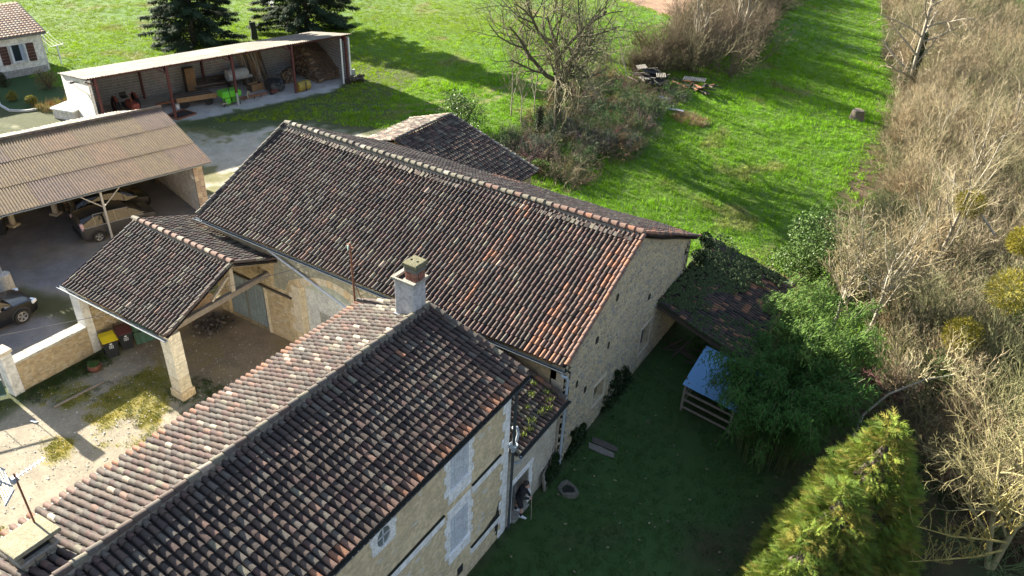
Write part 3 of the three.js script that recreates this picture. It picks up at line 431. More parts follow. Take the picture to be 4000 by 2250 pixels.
{
  const o = V(-16.1, 6.2, -16.3), a = thing('aerial_mast', 'rusty slender mast with an insulator at the far left corner of the house', 'mast', o.toArray()), m = () => new MB(...o.toArray());
  part(a, 'pole', m().tube([V(-16.1, 6.2, -16.3), V(-16.12, 8, -16.32), V(-16.16, 9.35, -16.34)], [0.04, 0.035, 0.03], 7).build(1), rust);
  part(a, 'bracket', m().bar(V(-16.1, 6.9, -16.3), V(-15.6, 7.05, -16.3), 0.03).bar(V(-16.1, 8.0, -16.3), V(-15.75, 7.3, -16.28), 0.02), rust);
  part(a, 'insulator', m().lathe(V(-16.22, 9.1, -16.34), [[0, 0], [0.05, 0.01], [0.03, 0.06], [0.06, 0.07], [0.04, 0.14], [0, 0.16]], 9).build(1), mat([0.35, 0.5, 0.42], 0.2)); part(a, 'cross_arm', m().bar(V(-16.35, 9.25, -16.4), V(-15.95, 9.25, -16.28), 0.03), rust);
}
// ================================================================ LEAN-TO between house and barn
const leanO = V(-9.5, 0, -17.9);
{
  const t = thing('lean_to', 'low tiled lean-to with weedy roof joining the house to the big barn', 'lean-to', leanO.toArray()), m = () => new MB(...leanO.toArray());
  wallSlab(t, 'wall', V(-9.46, 0, -16.06), V(0, 0, -1), Y, rect(0, 0, 3.45, 3.7), [rect(0.4, 0.001, 1.5, 1.88)], -0.45, grain([0.55, 0.5, 0.4], 0.96, 0.35, 0.012), leanO);
  rubble(t, { seed: 14, origin: leanO, at: V(-9.472, 0, -16.06), U: V(0, 0, -1), W: Y, w: 3.4, h: 3.6, sw: 0.3, sh: 0.15, relief: 0.02, fill: 0.6, single: 200, mats: [stoneMat(0.57, 0.52, 0.42), stoneMat(0.54, 0.47, 0.35), stoneMat(0.6, 0.57, 0.5)], mask: (u, y) => !(u > 0.1 && u < 1.85 && y < 2.15) });
  for (const [z, w] of [[-16.44, 0.2], [-17.58, -0.24]]) for (let k = 0; k < 4; k++) part(t, 'door_jamb', m().box(-9.46, k * 0.47 + 0.003, z, -9.42, k * 0.47 + 0.467, z + w * (k % 2 ? 0.8 : 1.1), 0, 0.006), dressedWhite);
  part(t, 'lintel', m().box(-9.46, 1.885, -17.86, -9.42, 2.12, -16.2, 0, 0.006), dressedWhite);
  part(t, 'threshold', m().box(-9.95, -0.05, -17.56, -9.3, 0.06, -16.46, 0, 0.02), greyStone[2]);
  part(t, 'inner_floor', m().box(-13.2, -0.05, -19.45, -9.92, 0.02, -16.2), grain([0.36, 0.32, 0.25], 0.97, 0.5, 0.01));
  wallSlab(t, 'back_wall', V(-12.9, 0, -16.06), V(0, 0, -1), Y, rect(0, 0, 3.45, 4.9), [], -0.3, plaster, leanO);
  const d = sub(t, 'door'); plankRow(d, 'door_board', V(-9.9, 0.03, -17.53), V(-0.85, 0, -0.05).normalize(), Y, 1.0, 1.82, 5, 0.04, oldWhite); for (const c of d.children) c.position.sub(leanO);
  const roof = sub(t, 'roof'), P = [V(-9.16, 3.78, -16.15), V(-9.16, 3.78, -19.5), V(-13.3, 5.1, -16.15), V(-13.3, 5.1, -19.5)];
  tileSlope(roof, P, { seed: 31, origin: leanO, col: 0.2, row: 0.3, over: 0.06, rise: 0.088, single: 150, wave: 0.12, sag: 0.04, skip: (p) => p.x < -12.6, palette: () => ({ dark: 2, brown: 3, plum: 1.6, grey: 2, lichen: 1, pink: 0.6 }) });
  ridgeTiles(roof, V(-9.14, 3.9, -19.42), V(-13, 5.13, -19.42), { seed: 3, origin: leanO, len: 0.34, w: 0.22, rise: 0.09, palette: () => ({ pink: 3, brown: 2, grey: 2, terra: 1 }) });
  gutter(t, V(-9.06, 3.72, -19.6), V(-9.06, 3.68, -16.2), 0.075, leanO, leafLitter, gutterDark);
  part(t, 'downpipe', m().tube([V(-9.06, 3.66, -16.24), V(-9.05, 3.5, -16.26), V(-9.1, 3.42, -16.22), V(-9.28, 3.3, -16.16)], 0.045, 8).build(0.9), pvc);
  const R = rng(77), weed = new MB(...leanO.toArray()), wm = grain([0.19, 0.25, 0.03], 0.9, 2, 0); // tufts of weed along the roof
  for (const [x, z, s] of [[-9.5, -18.9, 1.4], [-9.4, -18.5, 1.2], [-9.45, -18.2, 1], [-9.5, -17.6, 1.2], [-10.3, -19.1, 0.8], [-10.1, -18.6, 1], [-9.35, -17.2, 1.2], [-9.4, -16.9, 0.9], [-9.75, -19.2, 1.3], [-9.9, -18, 0.7]]) for (let k = 0; k < 40; k++) { const a = R() * TAU, r = R() * 0.16 * s, p = V(x + Math.cos(a) * r, 3.83 - (x + 9.16) * 0.318 + 0.06, z + Math.sin(a) * r), q = p.clone().add(V((R() - 0.5) * 0.14, 0.05 + 0.12 * R() * s, (R() - 0.5) * 0.14)), e = V((R() - 0.5) * 0.06, 0.01, (R() - 0.5) * 0.06); weed.tri(p, p.clone().add(e), q); }
  part(t, 'roof_weeds', weed, wm).userData.kind = 'stuff';
}
// ================================================================ THE BARN
const barnO = V(-19, 0, -26);
const barn = thing('stone_barn', 'big stone barn with long dark barrel tile roof across the middle of the picture', 'barn', barnO.toArray());
{
  const m = () => new MB(...barnO.toArray()), zn = -19.72, zf = -32.2, xr = -9.45, xl = -28.55, zr = -25.35;
  // front wall with the metal-clad double door, the arched doorway and a small blocked opening
  const ax0 = -22.8 - xl, ax1 = -18.9 - xl, arch = [[ax0, 0.001], [ax1, 0.001]]; for (let k = 0; k <= 12; k++) { const t = k / 12; arch.push([lerp(ax1, ax0, t), 3.35 + 0.75 * Math.sin(Math.PI * t)]); }
  const fw = wallSlab(barn, 'front_wall', V(xl, 0, zn), X, Y, rect(0, 0, xr - xl, 5.12), [rect(-27.95 - xl, 0.001, -25.25 - xl, 2.5), arch], -0.55, wallGold, barnO);
  rubble(fw, { seed: 51, origin: barnO, at: V(xl, 0, zn - 0.01), U: X, W: Y, w: xr - xl, h: 5.05, sw: 0.3, sh: 0.13, relief: 0.035, single: 300, fill: 0.9, mats: goldStone, mask: (u, y) => { const x = u + xl; return x < -18.3 && !(x > -28.1 && x < -25.05 && y < 2.75) && !(x > -23.7 && x < -18.7 && y < 3.5 + 0.95 * Math.sin(Math.PI * clamp((x + 23.7) / 5))); } });
  { // grey pointing with pale flush stones above and beside the arch
    const a = (x) => x - xl, curve = []; for (let k = 0; k <= 10; k++) { const t = k / 10; curve.push([lerp(a(-18.3), a(-23.4), t), 3.45 + 1.0 * Math.sin(Math.PI * lerp(0.06, 0.97, t))]); }
    part(fw, 'pointing', m().slab(V(xl, 0, zn + 0.001), X, Y, [[a(-24.4), 2.9], [a(-24.1), 5.08], [a(-17.2), 5.08], [a(-17.6), 3.6], ...curve, [a(-23.75), 2.9]], 0.03), grain([0.3, 0.29, 0.23], 0.97, 0.5, 0.01));
    rubble(fw, { seed: 52, origin: barnO, at: V(-24.1, 4.2, zn + 0.022), U: X, W: Y, w: 6.4, h: 0.85, sw: 0.34, sh: 0.13, relief: 0.02, single: 60, fill: 0.4, mats: [stoneMat(0.62, 0.56, 0.42), stoneMat(0.55, 0.49, 0.36)], mask: (u, y) => y + 4.2 > 3.7 + 1.0 * Math.sin(Math.PI * clamp((u - 24.1 + 23.4) / 5.1)) }); }
  // voussoirs and jamb stones of the arch
  for (let k = 0; k < 13; k++) { const t0 = k / 13, t1 = (k + 1) / 13, f = (t, d) => [lerp(ax0 - 0.05, ax1 + 0.05, t) + (t - 0.5) * d * 1.1, 3.35 + 0.75 * Math.sin(Math.PI * t) + d]; part(fw, 'arch_stone', m().slab(V(xl, 0, zn), X, Y, [f(t0 + 0.002, 0), f(t1 - 0.002, 0), f(t1 - 0.002, 0.42), f(t0 + 0.002, 0.42)], 0.03), k % 3 ? dressed : dressedWarm); }
  for (const s of [0, 1]) for (let k = 0; k < 8; k++) { const w = k % 2 ? 0.5 : 0.72, a = s ? ax1 - 0.008 : ax0 - w + 0.008; part(fw, 'jamb_stone', m().box(xl + a, k * 0.42 + 0.003, zn - 0.3, xl + a + w, k * 0.42 + 0.417, zn + 0.028, 0, 0.008), k < 2 ? dressedWarm : dressed); }
  const ad = sub(barn, 'arched_door'); // pale vertical boards with a wicket and a painted tympanum
  for (let k = 0; k < 20; k++) { const a = ax0 + (ax1 - ax0) * k / 20, c = ax0 + (ax1 - ax0) * (k + 1) / 20; if ((k + 0.5) / 20 > 0.2 && (k + 0.5) / 20 < 0.4) continue; part(ad, 'door_board', m().box(xl + a + 0.004, 0.04, zn - 0.36, xl + c - 0.004, 3.3, zn - 0.3, 0, 0.006), oldWhite); }
  for (let k = 4; k < 8; k++) { const a = ax0 + (ax1 - ax0) * k / 20, c = ax0 + (ax1 - ax0) * (k + 1) / 20; part(ad, 'door_board', m().box(xl + a + 0.004, 2.25, zn - 0.36, xl + c - 0.004, 3.3, zn - 0.3, 0, 0.006), oldWhite); }
  part(ad, 'wicket', m().box(xl + ax0 + 0.8, 0.04, zn - 0.39, xl + ax0 + 1.54, 2.22, zn - 0.34, 0, 0.006), grain([0.34, 0.34, 0.32], 0.8, 0.5, 0.003));
  part(ad, 'tympanum', m().slab(V(xl, 0, zn - 0.36), X, Y, [[ax0, 3.3], [ax1, 3.3], ...arch.slice(2)], 0.05), mistGreen);
  const md = sub(barn, 'metal_door'); // ribbed sheets on two leaves
  for (let k = 0; k < 12; k++) { const a = -27.95 + 2.7 * k / 12; part(md, 'door_sheet', m().box(a + 0.006, 0.03, zn - 0.2, a + 0.219, 2.48, zn - 0.15, 0, 0.008), k % 6 === 5 ? grain([0.2, 0.2, 0.18], 0.8, 1, 0.004) : paintedBlue); part(md, 'rib', m().box(a + 0.2, 0.03, zn - 0.149, a + 0.232, 2.48, zn - 0.125, 0, 0.006), paintedBlue); }
  part(barn, 'door_track', m().box(-28.1, 2.62, zn + 0.05, -23.3, 2.7, zn + 0.13), woodDark); part(barn, 'door_frame_post', m().box(-25.2, 0, zn, -25.02, 2.55, zn + 0.04, 0, 0.008), dressed);
  part(barn, 'blocked_opening', m().box(-19.55, 3.7, zn + 0.002, -18.95, 4.65, zn + 0.02), mistGreen);
  // gable wall
  const gw = wallSlab(barn, 'gable_wall', V(xr, 0, zn), V(0, 0, -1), Y, [[0, 0], [zn - zf, 0], [zn - zf, 4.7], [zn - zr, 7.8], [0, 5.12]], [rect(2.88, 1.08, 3.85, 2.08), rect(7.5, 0.93, 8.55, 2.28)], -0.55, wallGrey, barnO); gw.userData.label = 'weathered rubble gable wall facing the garden';
  const topAt = (u) => u < zn - zr ? 5.12 + (7.8 - 5.12) * u / (zn - zr) : 7.8 - 3.1 * (u - (zn - zr)) / (zr - zf);
  const holes = [[-20.9, 3.45], [-21.74, 2.62], [-22.32, 4.67], [-23.55, 3.69], [-23.81, 5.84], [-27.51, 3.92], [-31.6, 4.3]];
  rubble(gw, { seed: 61, origin: barnO, at: V(xr - 0.012, 0, zn), U: V(0, 0, -1), W: Y, w: zn - zf, h: 7.7, sw: 0.26, sh: 0.13, relief: 0.042, single: 300, mats: [...greyStone, stoneMat(0.58, 0.48, 0.31), stoneMat(0.55, 0.47, 0.32), stoneMat(0.6, 0.5, 0.32), stoneMat(0.52, 0.44, 0.29), stoneMat(0.38, 0.36, 0.31)], mask: (u, y) => y < topAt(u) - 0.1 && !(u > 2.6 && u < 4.15 && y > 0.95 && y < 2.3) && !(u > 7.2 && u < 8.85 && y > 0.85 && y < 2.5) && !holes.some(([z, h]) => Math.abs(zn - z - u) < 0.2 && Math.abs(h - y) < 0.22) });
  holes.forEach(([z, y], k) => part(gw, 'putlog_hole', m().slab(V(xr + 0.004, y, z), V(0, 0, -1), Y, [[-0.1, -0.16], [0.09, -0.18], [0.13, 0.02], [0.05, 0.17], [-0.09, 0.14]].map(([a, b]) => [a * (0.8 + (k % 3) * 0.2), b]), 0.014), darkMoss));
  for (const [u0, u1, y0, y1, pm] of [[2.88, 3.85, 1.08, 2.08, grain([0.16, 0.14, 0.08], 0.9, 0.7, 0.01)], [7.5, 8.55, 0.93, 2.28, grain([0.07, 0.08, 0.09], 0.8, 0.7, 0.01)]]) { const w = sub(gw, 'window'); const f = (a, b, c, d, t, mm, nm) => part(w, nm, m().box(xr - 0.001, b, zn - c, xr + t, d, zn - a, 0, 0.006), mm);
    f(u0 - 0.11, y0 - 0.05, u0, y1 + 0.05, 0.03, dressed, 'jamb'); f(u1, y0 - 0.05, u1 + 0.12, y1 + 0.05, 0.03, dressed, 'jamb'); f(u0 - 0.14, y1, u1 + 0.14, y1 + 0.12, 0.04, dressed, 'lintel'); f(u0 - 0.1, y0 - 0.1, u1 + 0.1, y0, 0.05, dressed, 'sill');
    for (let k = 0; k < 4; k++) part(w, 'board', m().box(xr - 0.3, y0, zn - lerp(u0, u1, (k + 1) / 4) + 0.006, xr - 0.26, y1, zn - lerp(u0, u1, k / 4) - 0.006, 0, 0.004), pm); }
  wallSlab(barn, 'rear_wall', V(xl, 0, zf), X, Y, rect(0, 0, xr - xl, 4.7), [], 0.5, wallGrey, barnO);
  wallSlab(barn, 'gable_wall', V(xl, 0, zn - 0.55), V(0, 0, -1), Y, [[0, 0], [zn - zf - 1.05, 0], [zn - zf - 1.05, 4.75], [zn - zr - 0.55, 7.8], [0, 5.2]], [], 0.5, wallGold, barnO);
  for (let k = 0; k < 13; k++) part(barn, 'corner_stone', m().box(xr - (k % 2 ? 0.3 : 0.5), k * 0.39 + 0.004, zn, xr + 0.02, k * 0.39 + 0.386, zn + 0.025, 0, 0.01), dressed);
  // roof
  const roof = sub(barn, 'roof'), hr = 7.94, e = [V(-28.75, 5.21, -19.46), V(-9.38, 5.21, -19.52), V(-28.7, hr, -25.32), V(-9.36, hr, -25.38)], fr = [V(-9.22, 4.62, -32.75), V(-28.75, 4.62, -32.7), V(-9.36, hr, -25.38), V(-28.7, hr, -25.32)];
  tileSlope(roof, e, { seed: 41, origin: barnO, col: 0.206, row: 0.33, over: 0.08, rise: 0.09, single: 300, wave: 0.18, sag: 0.12, palette: (u, v, i, j, cols, rows, R) => i > cols - 6 - (v < 0.5 ? 3 : 0) ? { terra: 1.6, pink: 3.4, brown: 1.4, plum: 1.2 } : Math.abs(i - Math.round(cols * (0.73 - 0.06 * 0))) < 2 && R() < 0.6 ? { terra: 1.5, pink: 3, plum: 2 } : u > 0.62 ? { brown: 3, plum: 3, dark: 2, pink: 0.7, grey: 1, lichen: 0.25, pale: 0.04 } : { dark: 3, brown: 2.4, plum: 1.8, soot: 1, grey: 1.6, lichen: 0.4, pink: 0.2, pale: 0.04 } });
  tileSlope(roof, fr, { seed: 42, origin: barnO, col: 0.206, row: 0.33, over: 0.08, rise: 0.09, single: 0, wave: 0.18, sag: 0.12, palette: (u, v, i, j, cols, rows) => u < 0.06 ? { plum: 3, brown: 2, terra: 1 } : (u > 0.5 && u < 0.6 && v < 0.12) ? { terra: 4, pink: 1 } : { dark: 3, brown: 2.6, grey: 2, lichen: 0.4, plum: 1.6, soot: 0.6 } });
  part(roof, 'ridge_bed', m().tube([V(-28.7, hr - 0.06, -25.32), V(-22, hr - 0.14, -25.34), V(-15, hr - 0.14, -25.36), V(-9.36, hr - 0.06, -25.38)], 0.16, 8).build(1), mortarGrey);
  ridgeTiles(roof, V(-9.36, hr + 0.1, -25.38), V(-28.72, hr + 0.1, -25.32), { seed: 6, origin: barnO, len: 0.37, w: 0.28, rise: 0.12, sag: 0.09, palette: (u) => u < 0.18 ? { terra: 3, pink: 3 } : u < 0.38 ? { lichen: 3, pink: 2, pale: 1 } : { lichen: 4, cream: 1.4, grey: 2 } });
  // the row of packing stones under the ridge tiles
  { const R = rng(19); for (let k = 0; k < 90; k++) { const u = k / 90, p = V(lerp(-28.6, -9.5, u), hr - 0.09 - 0.09 * Math.sin(Math.PI * u), -25.34 + 0.3 + R() * 0.08); part(roof, 'packing_tile', m().obox(p, V(0.6 + R() * 0.6, 0, (R() - 0.5) * 0.8).normalize(), V(0, 0.93, 0.36), V(0, -0.36, 0.93), 0.05 + 0.05 * R(), 0.025, 0.09 + 0.05 * R()), clayMats[['grey', 'lichen', 'brown', 'dark'][(R() * 4) | 0]]); } }
  for (const [a, c, mm] of [[V(-9.27, 5.3, -19.46), V(-9.27, hr + 0.06, -25.3), { terra: 2, pink: 4 }], [V(-9.22, 4.7, -32.72), V(-9.3, hr + 0.06, -25.45), { terra: 2, plum: 2, brown: 2 }], [V(-28.76, 5.3, -19.46), V(-28.76, hr + 0.06, -25.3), { lichen: 2, grey: 2, soot: 1 }]]) ridgeTiles(roof, a, c, { seed: 9, origin: barnO, len: 0.34, w: 0.2, rise: 0.09, palette: () => mm });
  gutter(barn, V(-28.9, 5.12, -19.36), V(-9.3, 5.06, -19.4), 0.085, barnO, gutterDark, zinc);
  const dp = part(barn, 'downpipe', m().tube([V(-9.42, 4.98, -19.4), V(-9.35, 4.86, -19.38), V(-9.22, 4.82, -19.45), V(-9.2, 4.6, -19.55), V(-9.2, 0.15, -19.55)], 0.055, 8).build(0.9), pvc); dp.userData.label = 'blue-grey downpipe at the barn corner';
  part(barn, 'downpipe', m().tube([V(-24.3, 5.0, -19.45), V(-24.2, 4.85, -19.55), V(-20.2, 3.6, -19.6), V(-18.4, 3.1, -19.6)], 0.05, 8).build(0.9), mat([0.42, 0.46, 0.55], 0.5));
}
const grainPillar = grain([0.72, 0.66, 0.54], 0.9, 0.7, 0.004);
// ================================================================ PORCH over the yard entrance
const porchO = V(-27.5, 0, -17.5);
{
  const t = thing('porch', 'open tiled porch with one stone pillar joined to the left end of the barn', 'porch', porchO.toArray()), m = () => new MB(...porchO.toArray());
  const roof = sub(t, 'roof'), hr = 4.92, he = 3.58, hf = 3.5;
  const nearS = [V(-30.75, he, -13.78), V(-24.08, he, -13.92), V(-31.2, hr, -17.85), V(-24.55, hr, -17.78)], farS = [V(-23.95, 4.4, -19.72), V(-30.2, 4.4, -20.35), V(-24.55, hr, -17.78), V(-31.2, hr, -17.85)];
  tileSlope(roof, nearS, { seed: 71, origin: porchO, col: 0.206, row: 0.33, over: 0.06, rise: 0.088, single: 300, wave: 0.12, sag: 0.06, palette: (u) => ({ dark: 3.4, soot: 1.6, brown: 2.4, plum: 2, grey: 1.2, lichen: 0.3, pink: 0.25, pale: 0.05 }) });
  tileSlope(roof, farS, { seed: 72, origin: porchO, col: 0.206, row: 0.33, over: 0.06, rise: 0.088, single: 0, wave: 0.12, sag: 0.06, skip: (p) => p.z < -19.66 && p.x > -28.65, palette: () => ({ dark: 2, brown: 2, grey: 2.4, lichen: 1.2, plum: 1.4 }) });
  part(roof, 'ridge_bed', m().tube([V(-31.2, hr - 0.06, -17.85), V(-24.55, hr - 0.06, -17.78)], 0.15, 8).build(1), mortarGrey);
  ridgeTiles(roof, V(-24.5, hr + 0.09, -17.78), V(-31.25, hr + 0.09, -17.85), { seed: 12, origin: porchO, len: 0.46, w: 0.27, rise: 0.12, palette: () => ({ pink: 3, pale: 3, lichen: 2, cream: 1 }) });
  for (const [a, c] of [[V(-24.06, he + 0.07, -13.95), V(-24.52, hr + 0.04, -17.7)], [V(-23.98, 4.48, -19.66), V(-24.52, hr + 0.04, -17.85)]]) ridgeTiles(roof, a, c, { seed: 13, origin: porchO, len: 0.33, w: 0.19, rise: 0.085, palette: () => ({ dark: 2, brown: 2, lichen: 2, pink: 1 }) });
  gutter(t, V(-30.95, he - 0.06, -13.62), V(-24.0, he - 0.1, -13.78), 0.07, porchO, gutterDark, zinc);
  // left wall with a white corner, and the pillar of dressed blocks
  wallSlab(t, 'side_wall', V(-30.37, 0, -14.0), V(0, 0, -1), Y, [[0, 0], [6.2, 0], [6.2, 4.3], [3.85, 4.8], [0, 3.5]], [], -0.5, wallGold, porchO);
  rubble(t, { seed: 73, origin: porchO, at: V(-30.36, 0, -14.3), U: V(0, 0, -1), W: Y, w: 5, h: 3.4, sw: 0.3, sh: 0.14, relief: 0.03, single: 80, fill: 0.85, mats: goldStone });
  part(t, 'corner_render', m().box(-30.95, 0, -14.32, -30.3, 3.45, -13.95, 0, 0.02), render);
  const pil = sub(t, 'pillar'), R = rng(23); let y = 0.42; part(pil, 'plinth', m().box(-25.07, 0, -14.73, -24.28, 0.42, -14.06, 0, 0.03), dressedWarm);
  while (y < 3.3) { const h = 0.32 + 0.08 * R(), s = 0.004 * R(), y1 = Math.min(3.34, y + h); part(pil, 'block', m().box(-24.99 - s, y + 0.004, -14.66 - s, -24.36 + s, y1 - 0.004, -14.12 + s, 0, 0.012), y < 1 ? dressed : grainPillar); y = y1; }
  part(t, 'tie_beam', m().bar(V(-24.62, 3.42, -14.0), V(-24.75, 3.42, -19.7), 0.24, 0.26, Y, 0.02), woodGrey);
  const fr = woodPale; part(t, 'rafter', m().bar(V(-24.62, 3.5, -14.1), V(-24.75, 4.72, -17.75), 0.12, 0.16, Y, 0.01), woodGrey); part(t, 'rafter', m().bar(V(-24.4, 4.22, -19.7), V(-24.75, 4.72, -17.8), 0.12, 0.16, Y, 0.01), woodGrey);
  part(t, 'king_post', m().bar(V(-24.72, 3.5, -17.7), V(-24.75, 4.7, -17.75), 0.2, 0.2, V(1, 0, 0), 0.01), fr); part(t, 'brace', m().bar(V(-24.7, 3.6, -16.6), V(-24.75, 4.3, -17.6), 0.12, 0.12, Y, 0.01), fr);
  part(t, 'ridge_beam', m().bar(V(-24.7, 4.66, -17.78), V(-30.8, 4.66, -17.85), 0.18, 0.2, Y, 0.01), woodGrey); part(t, 'eave_beam', m().bar(V(-24.4, 3.36, -14.3), V(-30.8, 3.36, -14.25), 0.18, 0.2, Y, 0.01), woodGrey);
}
// ================================================================ ANNEX behind the barn
{
  const O = V(-27, 0, -36), t = thing('annex', 'small annex with shallow tiled gable roof just behind the barn', 'annex', O.toArray()), m = () => new MB(...O.toArray());
  const hr = 4.85, xr = -28.2, roof = sub(t, 'roof'), zf = -38.5, zn = -32.9, L = [V(-31.6, 3.75, zf), V(-31.6, 3.75, zn), V(xr, hr, zf), V(xr, hr, zn)], Rr = [V(-21.6, 2.75, zn), V(-21.6, 2.75, zf), V(xr, hr, zn), V(xr, hr, zf)];
  const cut = (p) => p.z > -32.75 && p.y < 7.94 - (-25.35 - p.z) * 0.452 - 0.1;
  tileSlope(roof, L, { seed: 81, origin: O, col: 0.206, row: 0.33, over: 0.06, rise: 0.088, single: 60, palette: () => ({ grey: 3, pale: 2, brown: 2, cream: 1, pink: 1 }) });
  tileSlope(roof, Rr, { seed: 82, origin: O, col: 0.206, row: 0.33, over: 0.06, rise: 0.088, single: 200, palette: () => ({ brown: 3, grey: 2.4, dark: 2, plum: 1, pink: 0.8, lichen: 0.8 }) });
  ridgeTiles(roof, V(xr, hr + 0.08, zn), V(xr, hr + 0.08, zf), { seed: 14, origin: O, len: 0.38, w: 0.24, rise: 0.1, palette: () => ({ grey: 3, lichen: 2, brown: 1 }) });
  for (const [a, c] of [[L[0], L[2]], [Rr[1], Rr[3]]]) ridgeTiles(roof, a.clone().add(V(0, 0.08, 0)), c.clone().add(V(0, 0.06, 0)), { seed: 15, origin: O, len: 0.34, w: 0.2, rise: 0.09, palette: () => ({ cream: 2, pale: 2, grey: 2 }) });
  wallSlab(t, 'gable_wall', V(-31.3, 0, zf + 0.2), X, Y, [[0, 0], [9.4, 0], [9.4, 2.7], [3.1, 4.7], [0, 3.68]], [], 0.4, wallGold, O); part(t, 'side_wall', m().box(-31.3, 0, -38.2, -30.9, 3.68, -32.8), wallGold); part(t, 'side_wall', m().box(-22.3, 0, -38.2, -21.9, 2.72, -32.8), wallGold);
}
// ---------------------------------------------------------------- corrugated sheeting
// one sheet: u across the waves, v up the slope; a, b = lower corners, c, d = upper corners (b-c side by side going up)
function corrugated(a, b, d, pitch, amp, org, ribs) {
  const g = new MB(org.x, org.y, org.z), U = b.clone().sub(a), W = d.clone().sub(a), n = V().crossVectors(U, W).normalize(), L = U.length(), k = Math.max(2, Math.round(L / pitch)) * 4;
  const q = (i, v) => a.clone().addScaledVector(U, i / k).addScaledVector(W, v).addScaledVector(n, amp * Math.sin(i / 4 * TAU));
  for (let i = 0; i < k; i++) g.quad(q(i, 0), q(i + 1, 0), q(i + 1, 1), q(i, 1)); return g.build(1.2);
}
function sheetRoof(parent, name, A, B, D, cols, rows, pitch, amp, mats, org, seed, skip) { // A lower left, B lower right, D upper left
  const R = rng(seed), U = B.clone().sub(A), W = D.clone().sub(A), n = V().crossVectors(U, W).normalize(); if (n.y < 0) n.negate();
  for (let i = 0; i < cols; i++) for (let j = 0; j < rows; j++) { if (skip && skip(i, j)) continue; const f = (u, v, h) => A.clone().addScaledVector(U, u).addScaledVector(W, v).addScaledVector(n, h); const u0 = i / cols, u1 = (i + 1) / cols + 0.002, v0 = j / rows - 0.012, v1 = (j + 1) / rows, l = 0.02 + R() * 0.006;
    const a = f(u0, v0, l), b = f(u1, v0, l), d = f(u0, v1, 0.004 + i % 2 * 0.004); part(parent, name, corrugated(a, b, d, pitch, amp, org), mats[(R() * mats.length) | 0]); }
}
const AX = V(-0.245, 0, 0.9695).normalize(), BK = V(-0.9695, 0, -0.245).normalize(); // along the yard buildings' fronts (towards the left of the picture) and back from them
const fibreTex = dataTex(512, 512, (x, y) => { const a = wrapN(x / 60, y / 14, 8.53, 3), b = wrapN(x / 12 + 9, y / 30, 42.6, 4), s = hash2(x, y); const v = 0.85 + 0.25 * (a - 0.5) + 0.3 * (b - 0.5) + 0.08 * (s - 0.5); return [v, v * (b > 0.62 ? 0.97 : 0.99), v * (b > 0.62 ? 0.85 : 0.97)]; });
const fibre = (r, g, b) => mat([r, g, b], 0.92, { map: rep(fibreTex, 0.35), bumpMap: grainBump, bumpScale: 0.004 });
const brownFibre = [fibre(0.2, 0.125, 0.075), fibre(0.18, 0.115, 0.08), fibre(0.215, 0.13, 0.075), fibre(0.16, 0.105, 0.08), fibre(0.19, 0.13, 0.07)];
const paleFibre = [fibre(0.22, 0.195, 0.165), fibre(0.245, 0.22, 0.185), fibre(0.2, 0.175, 0.15)];
